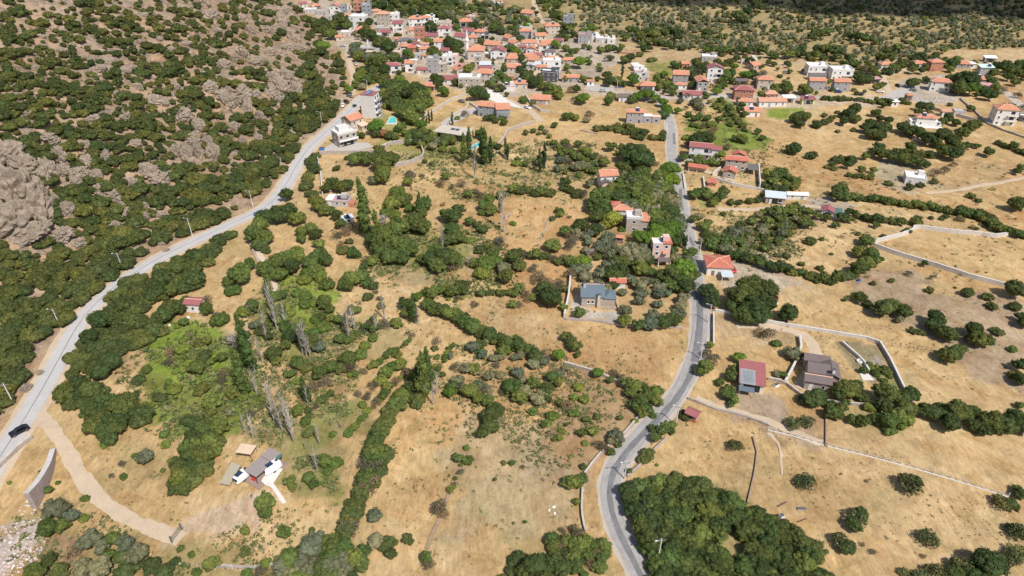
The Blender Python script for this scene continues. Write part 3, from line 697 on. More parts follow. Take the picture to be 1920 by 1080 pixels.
# px, py of the middle of the front foot; width in px; roof; roof colour; wall colour; floors; depth ratio; turn; what marks it
RN = dict(orange="orange tiled", terra="faded terracotta", red="red tiled", maroon="maroon", dark="dark grey", brown="dark brown", blue="blue grey", metal="pale metal",
          white="white", grey="grey", mint="pale mint", tan="tan", pinkish="pinkish metal", green="green")
VILL = """569,14,13,g,maroon,pale,1,.8,20,at the top left edge of the village below the straw slope
592,18,17,h,orange,brown,1,.8,20,left of the white house with orange top at the village's upper edge
583,25,20,f,white,conc,1,.7,10,low on the slope at the village's far left edge
601,29,20,f,grey,conc,1,.8,-10,next to the far left edge houses
628,26,17,G,orange,white,2,1,-8,with white gable at the upper left of the village
642,25,13,f,grey,slate,2,.8,0,attached to the right of the white gabled house
652,17,13,f,terra,pale,1,.8,0,behind the white gabled house
672,26,15,f,conc,brick,3,.8,0,unfinished tower house with bare brick at the village top
688,30,15,f,white,slate,3,.8,0,with dark balconies beside the bare brick tower house
704,28,16,h,terra,tan,1,.7,0,below the bare earth bank at the village top
654,37,15,h,orange,pale,1,.8,30,beside the big walnut tree at the village top
671,54,26,f,white,white,3,.7,-12,bright white and biggest of the upper left village
622,38,14,f,grey,conc,1,1,0,half hidden behind the big dark tree
719,48,21,h,terra,stone,3,.7,0,tall stone block of three storeys under the earth bank
739,42,18,f,white,pale,2,.7,0,right of the tall stone block
716,60,22,f,grey,stone,1,.7,-10,in front of the tall stone block
681,64,28,h,orange,beige,1,.7,0,in front of the bright white house
651,68,22,f,white,beige,1,.6,0,left of the orange roof below the bright white house
723,68,17,s,maroon,beige,1,.6,0,low shed below the flat stone house
706,73,17,f,mint,conc,1,.6,0,with greenish flat roof above the ruin
638,77,13,g,orange,beige,1,.7,15,beside the end of the pale street
746,59,17,s,maroon,white,2,.8,0,with white porch left of the narrow lane
779,50,22,h,orange,white,2,.8,0,widest orange roof at the foot of the forest
797,48,14,h,orange,white,2,1,0,joined to the right of the widest orange roof under the forest
778,64,25,h,orange,beige,1,.6,0,in front of the pair of orange roofs under the forest
806,38,16,f,white,white,1,.7,0,behind the pair of orange roofs
817,43,9,f,white,white,1,.7,0,tiny and beside the forest edge
833,58,24,f,grey,beige,2,.6,0,with wide flat roof right of the dark trees
849,56,8,h,maroon,beige,1,1,0,tiny beside the wide flat roof
787,77,17,f,grey,brick,3,.8,0,open concrete frame with brick infill
807,75,24,s,maroon,beige,1,.5,0,long beige side wall beside the open concrete frame
833,68,20,h,maroon,white,2,.7,0,with white terraces in the middle of the village
874,55,20,h,orange,white,2,.9,10,above the minaret with white canopy
880,38,10,h,orange,stone,1,1,0,alone among trees at the upper edge
886,45,9,f,tan,stone,2,.8,0,narrow tower among trees at the upper edge
862,76,20,g,maroon,pale,1,.9,-20,left of the minaret tip
877,66,18,g,maroon,pale,1,.9,-20,just behind the minaret tip
897,67,18,h,orange,beige,1,.8,-20,right of the minaret tip
886,78,17,h,orange,beige,1,.8,0,right beside the upper minaret
909,74,14,f,white,dark,1,.7,0,carport roof in the upper village
922,92,27,g,orange,stone,1,.7,-15,with stone gable right of the mosque
933,113,24,G,maroon,white,2,.8,-10,with pale blue door right of the mosque
916,109,16,f,white,conc,1,.6,0,canopy between the mosque and the maroon gable
829,94,26,g,orange,white,2,.6,5,with white ridge lines left of the minaret
760,95,18,h,orange,pale,1,.8,0,hipped and left of the red brick sheds
761,84,27,h,dark,beige,1,.6,0,wide dark hipped roof
746,81,11,s,orange,brown,1,.8,0,left of the dark hipped roof
773,98,12,s,red,brick,1,.9,0,small brick shed with red roof
782,92,14,G,maroon,white,1,.9,20,small with white gable
796,91,14,s,terra,pale,1,.6,0,low terracotta roof behind
797,100,20,h,orange,beige,1,.6,0,low orange hip in front of the small terracotta roof
750,107,20,f,tan,beige,1,.6,-10,beige flat roof over the trees
797,112,10,h,orange,beige,1,.8,0,little orange hip beside the light green tree
833,103,14,s,maroon,beige,1,.8,-10,low maroon lean-to below the white ridge roof
839,113,18,f,white,white,1,.6,0,white terrace left of the mosque foot
771,111,10,f,grey,beige,1,.8,0,tiny beige block
785,111,14,f,grey,conc,1,.8,0,blank concrete block
938,8,10,h,orange,white,1,.9,0,at the very top of the picture
922,6,14,f,white,conc,1,.7,0,pale roof at the very top edge
987,32,21,g,orange,stone,1,.8,-25,lonely stone house in the upper olive grove
985,58,21,f,grey,white,1,.6,-5,pale flat roof at the bend of the top street
986,74,21,h,orange,grey,2,.7,0,grey walled under the pale flat roof
1001,76,10,f,grey,conc,2,1,0,grey annex behind the orange hips
1036,64,25,h,orange,beige,2,.7,8,beige two storey house right of the top street
1065,47,17,f,grey,slate,2,.8,-8,modern grey cube at the olive grove edge
948,78,15,g,orange,beige,1,1.1,-50,upper half of the long diagonal orange roof
958,88,17,g,orange,beige,1,1.0,-50,lower half of the long diagonal orange roof
992,88,26,h,orange,white,1,.6,0,wide orange hip over white wall
1014,83,18,g,orange,green,2,.9,8,with pale green wall
1028,90,22,g,orange,white,1,.9,10,with white awning right of the pale green wall
1047,84,15,s,maroon,beige,1,.6,-8,maroon lean-to at the east edge of the village
996,101,19,G,orange,pale,1,.8,-8,orange gable with round topped window
1017,101,13,g,orange,white,2,.9,-8,narrow white house in the alley
1031,105,17,h,brown,white,1,.7,0,dark brown hip over white wall
1006,111,20,h,maroon,white,1,.6,5,dark red hip in front of the orange gable
980,96,12,g,maroon,grey,1,.8,0,small dark red gable
964,113,20,h,orange,stone,1,.6,0,low orange hip right of the maroon gable
991,115,24,h,orange,beige,1,.7,-5,big orange roof behind the tall poplar
812,137,20,f,white,grey,3,.7,-5,grey three storey block with pale flat roof
829,137,14,f,tan,stone,2,.8,-5,stone block with terracotta flat roof
840,124,16,f,white,white,2,.7,0,white terrace house below the mosque lane
852,122,14,f,white,pink,2,.8,0,pink walled with dark balcony
853,139,15,g,orange,beige,1,2.1,-55,long slanting orange roof like a lane
843,158,24,s,maroon,pale,1,.6,0,maroon roof behind dark trees below the long slanting roof
880,165,37,f,white,stone,2,.55,-4,long stone front with three tall windows and flat white roof
906,155,28,h,orange,beige,2,.7,-12,orange hip joined behind the flat white roof
910,130,18,s,metal,slate,1,.7,0,blue grey metal roof
927,134,13,f,blue,beige,1,.8,0,small blue grey flat roof
910,138,21,s,maroon,white,1,.5,0,maroon strip roof in front of the blue grey one
896,123,11,f,brown,stone,2,.8,0,stone kiosk with dark red balcony below the mosque
962,118,22,h,orange,stone,1,.6,0,orange roof above the pines
959,135,26,h,orange,beige,1,.7,-10,orange hip beside the steep white lane
994,129,14,h,grey,grey,1,.7,0,pale grey hip at the corner of the lane
976,166,23,h,orange,beige,1,.7,0,orange hip with a white water tank
954,171,20,f,orange,pale,1,.5,0,low house with a strip of orange roof
958,152,10,f,terra,brick,1,.6,0,tiny brick hut in the garden
737,140,26,h,maroon,white,2,.5,0,white house with curved terrace and maroon roof
768,136,14,g,orange,white,2,1.1,0,long orange roof seen end on
791,139,19,h,maroon,stone,1,.6,0,maroon hip between the trees
802,170,24,h,orange,beige,1,.7,-15,orange hip with white canopy above the dry slope
776,121,12,f,white,beige,1,.6,0,small white roof behind the long orange one
998,121,18,g,orange,beige,1,1.3,-25,long orange wing below the alleys
1035,132,30,f,white,white,2,.45,-3,wide white awning roof
1038,118,24,h,orange,beige,1,.5,0,orange hip behind the wide white awning
1066,121,20,h,orange,stone,1,.6,0,orange hip on a stone house at the edge
1015,134,18,h,orange,beige,1,.6,-5,orange hip between the pale roofs
1006,131,15,s,metal,pale,1,.9,-25,pale metal sheet roof
1028,153,28,f,white,dark,2,.6,-18,modern house with slanting white roof and dark side
1070,154,29,g,orange,grey,1,.45,0,long low orange roof over grey wall east of the village
1107,161,12,s,orange,white,1,.4,0,low bus shelter like roof by the parking lot
1014,196,30,g,orange,stone,1,.7,-12,stone house with orange gable above the dry slope
1171,191,20,g,brown,white,1,.8,0,white hut with dark brown roof among pines
1096,82,23,f,pinkish,grey,2,.8,-8,leftmost of the stepped white flat roofs
1113,76,20,f,white,white,1,.7,-5,second of the stepped white flat roofs from the left
1130,80,24,f,white,conc,1,.6,-5,third of the stepped white flat roofs from the left
1146,82,14,f,white,pale,1,.8,-5,rightmost of the stepped white flat roofs
1191,130,13,f,white,white,1,.7,0,top step of the white terrace row
1196,134,15,f,white,white,1,.7,0,second step of the white terrace row
1199,140,18,f,white,white,1,.5,0,middle step of the white terrace row
1203,145,22,f,maroon,white,1,.4,0,fourth step of the white terrace row
1206,152,20,f,white,conc,1,.4,0,lowest step of the white terrace row
1215,170,26,h,orange,dark,1,.7,-3,orange roof right at the crossroads
1275,158,25,g,orange,grey,2,.8,-8,tall orange gable west of the narrow one
1276,168,21,h,orange,white,1,.4,-5,low orange porch roof
1316,172,18,G,orange,grey,2,1.5,0,narrow grey gable with long orange roof
1338,155,25,G,maroon,white,3,.6,-6,white gabled house with maroon roof and balconies
1285,128,13,g,orange,brick,1,.9,10,small orange roof in front of the big green field
1297,128,10,f,grey,conc,1,.7,0,grey annex of the small orange roof
1330,115,26,f,white,grey,1,.7,-8,pale flat roofed villa at the foot of the groves
1419,131,17,g,orange,stone,1,1.1,30,orange gable turned towards the groves
1391,161,20,s,brown,brick,1,.4,0,low brown shed with a white end
1433,168,25,h,orange,beige,2,.7,-8,beige house with orange hip beside the eucalyptus
1297,187,30,g,maroon,white,1,.6,-5,low white house with maroon roof below the cross road
1393,188,31,h,maroon,brick,2,.7,-8,large maroon hip with deep shade on its left
1397,200,25,h,orange,white,1,.6,-5,orange hip in front of the large maroon one
1410,219,26,g,orange,white,1,.7,0,lowest white house of the row with orange roof
1446,186,20,h,terra,brick,1,.8,0,rusty red brick house on the cross road
1448,200,48,g,terra,white,1,.35,0,long white house with orange roof above the vegetable plot
1532,143,34,f,white,white,2,.6,-3,left one of the two modern white villas
1532,151,26,g,dark,white,1,.5,-5,dark gabled front of the left modern villa
1577,150,35,f,white,white,2,.6,-3,right one of the two modern white villas
1530,170,26,g,orange,grey,2,.55,-4,left one of the two grey block houses
1576,172,26,g,orange,grey,2,.55,-4,right one of the two grey block houses
1663,130,21,h,orange,pale,1,.7,0,orange hip at the foot of the grove hill
1515,196,22,s,maroon,yellow,1,.5,0,yellow walled shed beside the road
1479,193,19,s,white,pale,1,.5,0,white sheet roofed shed between road and plot
1640,157,16,s,pinkish,brown,1,.5,5,low pinkish shed west of the junction
1724,128,22,h,orange,white,1,.7,5,orange hip with white porch on the upper lane
1754,134,21,h,orange,brick,2,.7,0,two storey brick house with orange hip
1802,128,27,h,orange,grey,1,.6,-14,long orange roof with dark left side
1821,128,12,h,white,white,1,.8,0,small white annex of the long orange roof
1856,117,18,s,white,grey,1,.5,-8,white shed alone on the far straw field
1846,144,21,s,mint,grey,2,.6,-3,grey block with pale mint roof
1760,172,30,h,orange,white,2,.6,-22,white house with orange roof above the rubble yard
1829,157,24,h,orange,slate,1,.7,-25,slate walled house with orange roof
1845,169,21,g,pinkish,pale,1,.5,-25,pinkish metal roof right of the great pine
1773,219,15,s,terra,white,1,.6,0,low white annex behind the white villa
1797,219,18,f,conc,conc,1,.7,-10,bare concrete box
1704,188,9,h,orange,brown,1,1,0,tiny orange kiosk by the junction
1677,200,12,h,white,white,1,.8,0,tiny white hut in the field below the junction
1404,120,26,f,white,pale,1,.3,-6,long white poly roof below the groves
1917,228,14,f,white,dark,1,.9,-30,dark house cut by the right edge"""
RC["conc"] = WC["conc"]; RC["tan"] = RC["tan"]; WC["tan"] = (0.60, 0.45, 0.32)
for ln in VILL.split("\n"):
    q = ln.split(","); x, y, wp = map(float, q[:3]); wp *= 1.1 if y < 200 else 1.05; roof, rc, wc = q[3:6]; fl = int(q[6]); dr = float(q[7]); rot = float(q[8]); d = ",".join(q[9:])
    nm = "shed" if any(k in d for k in ("shed", "lean-to", "shelter", "canopy", "carport", "poly roof")) else "hut" if "hut" in d or "kiosk" in d else "house"
    near = y > 100
    lab = d
    if nm.split("_")[0] not in d and "roof" not in d: lab = nm + " " + d
    if nm == "house" and "house" not in lab and "villa" not in lab: lab = "house, " + lab
    if RN[rc if rc != "conc" else "grey"].split()[0] not in lab and len(lab.split()) < 13: lab = lab + " with " + RN.get(rc, "grey") + " roof" if roof in 'hgGs' else lab
    house(x, y, wp, roof, rc, wc, fl, dr, rot, name=nm, label=lab, group="houses of the village and hamlet",
          balc=(fl >= 2 and wc == "white"), parapet=(roof == 'f' and fl >= 2), opening=("shed" in d and wp > 16), openfront=("canopy" in d or "carport" in d))

# ---- mosque with its minaret
e, w_, d_, H_ = house(892, 114, 30, 'h', 'orange', 'beige', 1, 1.0, -4, name="mosque", label="square stone mosque with broad orange hipped roof beside the white minaret", win=False, chim=0, h=6.2, pitch=.5)
for xx in (-2.2, 0, 2.2): window(e, xx, 0, 2.2, 0, .9, 1.9, True)
for yy in (2.5, 6.5): window(e, w_ / 2, yy, 2.2, math.pi / 2, .9, 1.9, True)
door(e, -w_ / 2, 3, 0, -math.pi / 2, "brown", True)
p = P(876.5, 109); s = ppm(p); hgt = 50 / (s * cosang(p)); MW = mat("minaret_white", (0.83, 0.82, 0.80), var=0.04)
mi = obj("minaret", None, None, (p.x, p.y, hz(p.x, p.y)))
b = MB(); b.box(-1.25, -1.25, -1, 1.25, 1.25, hgt * .16, MW); b.ring([hgt * .16, hgt * .22], [1.2, .95], 0, 0, MW, 12); obj("base", b.mesh("base"), mi)
b = MB(); b.ring([hgt * .22, hgt * .60], [.95, .85], 0, 0, MW, 14); b.ring([hgt * .655, hgt * .80], [.72, .66], 0, 0, MW, 14); obj("shaft", b.mesh("shaft"), mi)
b = MB(); b.ring([hgt * .585, hgt * .61, hgt * .615, hgt * .655], [.9, 1.35, 1.45, 1.45], 0, 0, MW, 14); obj("balcony", b.mesh("balcony"), mi)
b = MB(); b.ring([hgt * .80, hgt * .82, hgt * .99], [.82, .78, .05], 0, 0, mat("lead_grey", (0.6, 0.61, 0.64), var=.05), 14); obj("spire", b.mesh("spire"), mi)
b = MB(); b.tube((0, 0, hgt * .99), (0, 0, hgt * 1.04), .06, .03, METAL, 5); obj("finial", b.mesh("finial"), mi)
tag(mi, "slender white minaret with one balcony and pointed top beside the mosque", "minaret")

# ---- bigger single houses
def extra_wing(e, x0, y0, w, d, H, roof, rc, wc, z=0.0, rz=0, win=1, chim=0, ov=.4, pitch=.42, nm="wing"):
    """a wing with a roof of its own (sub-part)"""
    rm, ridge, rise = roof_mesh(w, d, H, roof, rc, pitch, ov)
    g = obj(nm, wallbox(w, d, H, roof, rise, wc), e, (x0, y0, z), rz); ro = obj("roof", rm, g)
    for k in range(win):
        WMESH_k = window_sub(g, -w / 2 + w * (k + .5) / win, 0, 1.0)
    return g, rise
def window_sub(par, x, y, z, rz=0.0, ww=1.0, hh=1.2):
    k = (round(ww, 1), round(hh, 1), False)
    if k not in WMESH:
        b = MB(); b.box(-ww / 2, -0.05, 0, ww / 2, 0.01, hh, GLASS); b.box(-ww / 2 - .1, -0.12, -.1, ww / 2 + .1, 0.01, -.002, FRAME)
        b.box(-ww / 2, -0.1, hh + .002, ww / 2, 0.01, hh + .1, FRAME); WMESH[k] = (b.mesh("window"), None)
    obj("window", WMESH[k][0], par, (x, y, z), rz)
def part(name, parent, *boxes, loc=None, rz=None):
    b = MB()
    for bx in boxes: b.box(*bx)
    return obj(name, b.mesh(name), parent, loc, rz)
# apartment block
e, w_, d_, H_ = house(692, 222, 27, 'f', 'maroon', 'pale', 4, .95, -14, name="apartment_block", label="four storey pale apartment block with maroon roof and blue solar panel", win=False, fh=3.0, plain=True)
for fidx in range(4):
    for k in range(2): window(e, w_ / 2, d_ * (.3 + .4 * k), fidx * 3 + .5, math.pi / 2, 1.4, 1.9, True)
    part("balcony", e, (w_ / 2 + .002, .4, fidx * 3 - .1, w_ / 2 + 1.4, d_ - .3, fidx * 3 + .06, WM("white")), (w_ / 2 + 1.3, .4, fidx * 3 + .062, w_ / 2 + 1.4, d_ - .3, fidx * 3 + .9, WM("slate")))
b = MB(); b.poly([(-1.2, .8, H_ + .5), (1.0, .8, H_ + .5), (1.0, d_ - 1, H_ + 1.1), (-1.2, d_ - 1, H_ + 1.1), (-1.2, .8, H_ + .4), (1, .8, H_ + .4), (1, d_ - 1, H_ + 1), (-1.2, d_ - 1, H_ + 1)],
    [(0, 1, 2, 3), (7, 6, 5, 4), (0, 4, 5, 1), (2, 6, 7, 3), (1, 5, 6, 2), (3, 7, 4, 0)], mat("solar_blue", (0.16, 0.22, 0.32), rough=.25)); obj("solar_panel", b.mesh("solar_panel"), e)
# orange roof beside the road
e, w_, d_, H_ = house(672, 244, 29, 'g', 'orange', 'beige', 2, 1.0, 50, name="house", label="beige house with plain orange roof right beside the western road bend", win=True, chim=0)
extra_wing(e, w_ * .25, -3.2, w_ * .5, 3.0, 2.6, 's', 'tan', 'beige', win=1)
# unfinished concrete house
e, w_, d_, H_ = house(654, 273, 38, 'f', 'white', 'stone', 2, .7, 38, name="house", label="unfinished stone and concrete house with roof terraces below the western road", win=True, parapet=True, opening=True, fh=3.0)
part("upper_storey", e, (-w_ * .3, d_ * .35, H_ + .2, w_ * .25, d_ * .95, H_ + 2.6, WM("pale")))
part("balcony", e, (-w_ / 2, -1.4, 2.9, w_ / 2, -.002, 3.1, WM("white")), (-w_ / 2, -1.4, 3.102, w_ / 2, -1.3, 3.9, WM("white")))
# grey villa with two wings
e, w_, d_, H_ = house(915, 219, 40, 'g', 'orange', 'slate', 2, .5, -16, name="villa", label="long grey villa with two angled orange roofs below the white forecourt", chim=1)
extra_wing(e, w_ * .78, -1.2, w_ * .62, d_ * 1.5, H_ - .3, 'g', 'orange', 'slate', rz=R_(22), win=2)
part("balcony", e, (w_ * .5, -2.4, 2.3, w_ * 1.05, -1.35, 2.45, WM("pale")), (w_ * .5, -2.4, 2.452, w_ * 1.05, -2.3, 3.3, METAL))
# flat slab villa with pool
e, w_, d_, H_ = house(846, 263, 58, 'f', 'tan', 'dark', 1, .42, -22, name="villa", label="low modern villa under a big flat pale roof slab with solar panels", win=False, h=3.4, plain=True)
RMs = mat("roof_slab", (0.52, 0.46, 0.38), var=.06)
part("roof_slab", e, (-w_ * .56, -2.2, H_ + .56, w_ * .56, d_ + 1.5, H_ + .9, RMs)); part("terrace", e, (-w_ * .52, -2.6, -.4, w_ * .6, -.002, -.1, WHITEPAVE))
for k in range(5): window(e, -w_ * .4 + k * w_ * .2, 0, .4, 0, 1.9, 2.3, True)
for k in range(2): part("solar_panel", e, (-1.5 + 2.4 * k, d_ * .4, H_ + 1.0, .3 + 2.4 * k, d_ * .75, H_ + 1.08, SOLAR))
# grey house with terracotta wings right of centre top
e, w_, d_, H_ = house(1190, 231, 31, 'g', 'orange', 'grey', 2, .5, -3, name="house", label="grey two storey house with orange roof and low flat annex above the long hedge", solar=True)
g, _ = extra_wing(e, w_ * .5 + 2.2, .5, 4.0, d_ * .8, 3.6, 'f', 'white', 'grey', win=1); g, _ = extra_wing(e, w_ * .5 + 6.5, .2, 4.2, d_ * .8, 3.3, 'f', 'tan', 'grey', win=1)
# white and pink house
e, w_, d_, H_ = house(1141, 353, 33, 'g', 'orange', 'white', 2, .8, 8, name="house", label="white house with orange gable and pink lower front on the meadow edge", win=True)
g, _ = extra_wing(e, -w_ * .22, -2.6, w_ * .5, 2.6, 3.4, 'G', 'brown', 'pink', win=2)
# red-roofed house behind the yellow tree
e, w_, d_, H_ = house(1166, 419, 34, 'h', 'orange', 'white', 2, .7, -6, name="house", label="white house with orange hips behind the yellow leaved tree", win=True)
g, _ = extra_wing(e, -w_ * .35, d_ * .7, w_ * .5, d_ * .6, H_ + .4, 'h', 'red', 'white', win=0)
e, w_, d_, H_ = house(1187, 436, 28, 'f', 'white', 'stone', 2, .9, -4, name="house", label="stone house with white roof terrace and long orange shed roof", win=True, parapet=True)
g, _ = extra_wing(e, w_ * .5 + 1.3, .2, 3.0, d_ * .95, 4.8, 's', 'orange', 'stone', win=1)
# pink tower house
e, w_, d_, H_ = house(1237, 494, 33, 'f', 'white', 'pink', 3, .62, 0, name="house", label="tall pink house with half white half orange roof beside the road", win=True, parapet=False, solar=True, fh=2.5)
g = part("roof_tiles", e, (.4, -.3, H_ + .19, w_ / 2 + .4, d_ * .9, H_ + .55, RM("red")))
b = MB(); b.poly([(.3, -1.2, 4.5), (w_ * .35, -1.2, 4.5), (w_ * .35, 0, 5.1), (.3, 0, 5.1), (.3, -1.2, 4.35), (w_ * .35, -1.2, 4.35), (w_ * .35, 0, 4.95), (.3, 0, 4.95)],
    [(0, 1, 2, 3), (7, 6, 5, 4), (0, 4, 5, 1), (1, 5, 6, 2), (3, 7, 4, 0)], RM("orange")); obj("awning", b.mesh("awning"), e)
part("porch", e, (-w_ * .2, -2.6, 2.2, w_ / 2, -.002, 2.4, RM("brown")), (-w_ * .2, -2.6, -.8, -w_ * .2 + .25, -2.35, 2.2, WM("white")), (w_ / 2 - .25, -2.6, -.8, w_ / 2, -2.35, 2.2, WM("white")))
# ranch
e, w_, d_, H_ = house(1347, 517, 45, 'h', 'red', 'white', 1, .95, -5, name="house", label="low white farmhouse with big orange red roof beside the road bend", win=True, chim=0, pitch=.3, h=3.3)
part("lean_to", e, (w_ * .02, -4.2, 2.2, w_ * .5, -.45, 2.38, RM("metal")), (w_ * .03, -4.1, -.6, w_ * .05, -3.9, 2.2, WM("white")), (w_ * .47, -4.1, -.6, w_ * .49, -3.9, 2.2, WM("white")))
# blue-grey roofed house
e, w_, d_, H_ = house(1110, 575, 40, 'g', 'blue', 'stone', 1, 1.15, -3, name="house", label="stone house under a blue grey standing seam metal roof", win=False, chim=0, h=3.6, pitch=.5)
nr = 26; T_ = .16; ov = .45
b = MB(); xa = -w_ / 2 - ov; rise = (d_ + 2 * ov) / 2 * .5; m = RM("blue")
for k in range(1, nr):
    x = xa + (w_ + 2 * ov) * k / nr
    a0 = Vector((x, -ov, H_ + T_ + .0)); a1 = Vector((x, d_ / 2, H_ + rise + T_)); a2 = Vector((x, d_ + ov, H_ + T_))
    b.tube(a0, a1, .045, .045, m, 4); b.tube(a2, a1, .045, .045, m, 4)
o = obj("roof_seams", b.mesh("roof_seams"), e); o["kind"] = "stuff"
for xx in (-1.2, .1): window(e, xx, 0, 1.2, 0, .8, 1.2, True)
chimney(e, -w_ * .38, d_ * .38, H_ + rise * .5, "beige", 2.2, .75); chimney(e, w_ * .28, -.38, 1.2, "beige", 3.6, .8); chimney(e, w_ * .42, d_ * .55, H_ + 1, "beige", 1.3, .8)
g, _ = extra_wing(e, w_ * .5 + 1.9, .3, 3.6, d_ * .62, 2.9, 'h', 'blue', 'stone', win=0, ov=.3); part("porch_wall", g, (-1.8, -1.6, -.6, 1.8, -1.4, .9, WM("stone")))
# orange sheds near it
for (x, y, wp, l, n) in ((1158, 541, 27, "small shed with bright orange roof right of the blue roofed house", "shed"), (1144, 513, 14, "little orange barbecue roof under the dark tree", "shelter"),
                      (1160, 456, 15, "little orange gable roof left of the pines", "shed")):
    house(x, y, wp, 'g', 'red' if wp > 20 else 'orange', 'pale' if wp > 20 else 'brown', 1, .55, 0 if wp > 20 else -12, name=n, label=l, h=2.3, chim=0)
# barn with maroon roof
e, w_, d_, H_ = house(1407, 735, 42, 's', 'maroon', 'pale', 1, 1.25, -14, name="barn", label="barn with maroon metal roof and pale sheet metal patch", win=False, h=2.8, opening=True)
b = MB(); rr = (d_ + .9) * .16 / (d_ + .9); zf = lambda y: H_ + (y + .45) * .16 + .19
b.poly([(-w_ * .52, -.6, zf(-.6)), (w_ * .12, -.6, zf(-.6)), (w_ * .12, d_ * .62, zf(d_ * .62)), (-w_ * .52, d_ * .62, zf(d_ * .62))], [(0, 1, 2, 3), (3, 2, 1, 0)], RM("metal")); o = obj("sheet_patch", b.mesh("sheet_patch"), e)
part("lean_to", e, (-w_ * .56, -2.4, 1.9, w_ * .1, -.47, 2.02, RM("blue")), (-w_ * .54, -2.3, -.6, -w_ * .52, -2.2, 1.9, METAL), (w_ * .06, -2.3, -.6, w_ * .08, -2.2, 1.9, METAL))
# brown cottage of several roofs
e, w_, d_, H_ = house(1529, 733, 43, 'g', 'brown', 'stone', 1, .48, -15, name="cottage", label="cottage of several dark brown roofs at the end of the gravel drive", win=True, chim=0, h=2.9, pitch=.6)
g, _ = extra_wing(e, .4, d_ * 1.25, w_ * .8, d_ * 1.5, 3.2, 'g', 'brown', 'stone', win=0, pitch=.6); g, _ = extra_wing(e, w_ * .1, d_ * 3.1, w_ * 1.0, d_ * .95, 2.9, 'g', 'brown', 'stone', win=0, pitch=.6)
g, _ = extra_wing(e, w_ * .62, d_ * 1.0, w_ * .62, d_ * 2.0, 3.0, 'G', 'brown', 'stone', win=0, pitch=.55); chimney(e, w_ * .62, d_ * 1.1, 4.2, "white", 1.4, .6)
part("sundial_base", e, (w_ * .9, d_ * 3.4, -.2, w_ * .9 + .2, d_ * 3.4 + .2, .4, WM("pale")))
# little hut
house(1294, 790, 19, 'g', 'maroon', 'brick', 1, .8, -35, name="hut", label="tiny hut with dark red roof at the road edge", h=2.2, chim=0)
# white hut left
house(364, 586, 28, 'g', 'maroon', 'white', 1, .7, -6, name="hut", label="small white hut with maroon metal roof among the left trees", h=3.1, pitch=.35, chim=0)
# shack
e, w_, d_, H_ = house(633, 388, 42, 'f', 'pinkish', 'conc', 1, .55, -4, name="shack", label="patched shack with corrugated sheets and a white tin corner", win=True, h=2.3)
part("tin_roof", e, (-w_ * .52, .2, H_ + .4, -w_ * .2, d_ * 1.1, H_ + .62, RM("white"))); part("awning", e, (w_ * .1, d_ * .3, H_ + .4, w_ * .45, d_, H_ + .52, RM("brown")))
part("lean_to", e, (w_ * .5 + .01, 0, -.6, w_ * .5 + 2.2, d_ * .7, 1.7, WM("brick")))
house(655, 420, 17, 's', 'metal', 'pale', 1, .7, 30, name="shed", label="pale blue tin shed half hidden in bushes below the shack", h=2.0, chim=0)
# white maroon modern
e, w_, d_, H_ = house(1311, 298, 40, 'g', 'maroon', 'white', 2, .5, -14, name="house", label="white house with maroon roof bands and open balconies beside the road", balc=True, chim=0)
g, _ = extra_wing(e, w_ * .5 + 2.0, -.6, 3.8, d_ * .9, 5.2, 'g', 'maroon', 'white', win=1); part("terrace_wall", e, (-w_ * .95, -3.6, -1.2, w_ * .3, -3.35, 1.3, WM("pale")), (-w_ * .95, -3.34, -1.2, -w_ * .55, 1.2, .9, WM("pale")))
e, w_, d_, H_ = house(1378, 320, 38, 'g', 'red', 'stone', 2, .45, -14, name="house", label="stone house with two orange roofs inside a walled yard", chim=0, fh=2.4)
g, _ = extra_wing(e, w_ * .1, d_, w_ * .62, d_ * .7, H_ + .8, 'G', 'red', 'stone', win=0)
part("pergola", e, (w_ * .5 + .5, -3, 2.2, w_ * .5 + 4.6, 3.6, 2.36, RM("dark")), (w_ * .5 + 4.3, -2.9, -.6, w_ * .5 + 4.5, -2.7, 2.2, WOOD), (w_ * .5 + 4.3, 3.3, -.6, w_ * .5 + 4.5, 3.5, 2.2, WOOD))
house(1366, 335, 23, 'G', 'red', 'stone', 1, .8, -20, name="house", label="small stone house with orange gable in front of the walled house", h=2.9, chim=0)
e, w_, d_, H_ = house(1306, 323, 32, 's', 'red', 'beige', 1, .3, -22, name="shelter", label="long low open shelter with orange tiles beside the lane", openfront=True, h=2.2)
e, w_, d_, H_ = house(1334, 350, 14, 's', 'red', 'brick', 1, 1.0, -14, name="shed", label="little brick shed with two orange roof strips", h=1.6, chim=0)
# farm sheds
house(1452, 383, 34, 's', 'metal', 'stone', 1, .55, -14, name="barn", label="stone barn with pale metal roof on the farm track", h=2.9, opening=True)
house(1494, 374, 36, 'g', 'white', 'pale', 1, .3, -4, name="greenhouse", label="long white sheeted greenhouse beside the stone barn", h=2.0, chim=0)
e, w_, d_, H_ = house(1549, 408, 20, 'G', 'maroon', 'white', 1, 1.0, -22, name="shed", label="white shed with maroon roof and green sheet annex", h=2.5, opening=True)
g, _ = extra_wing(e, w_ * .5 + 1.4, .5, 2.6, d_ * .8, 2.0, 's', 'green', 'white', win=0)
e, w_, d_, H_ = house(1714, 347, 34, 'f', 'white', 'pale', 1, .85, -20, name="house", label="square white concrete house with flat roof beside the dark tree row", h=3.0)
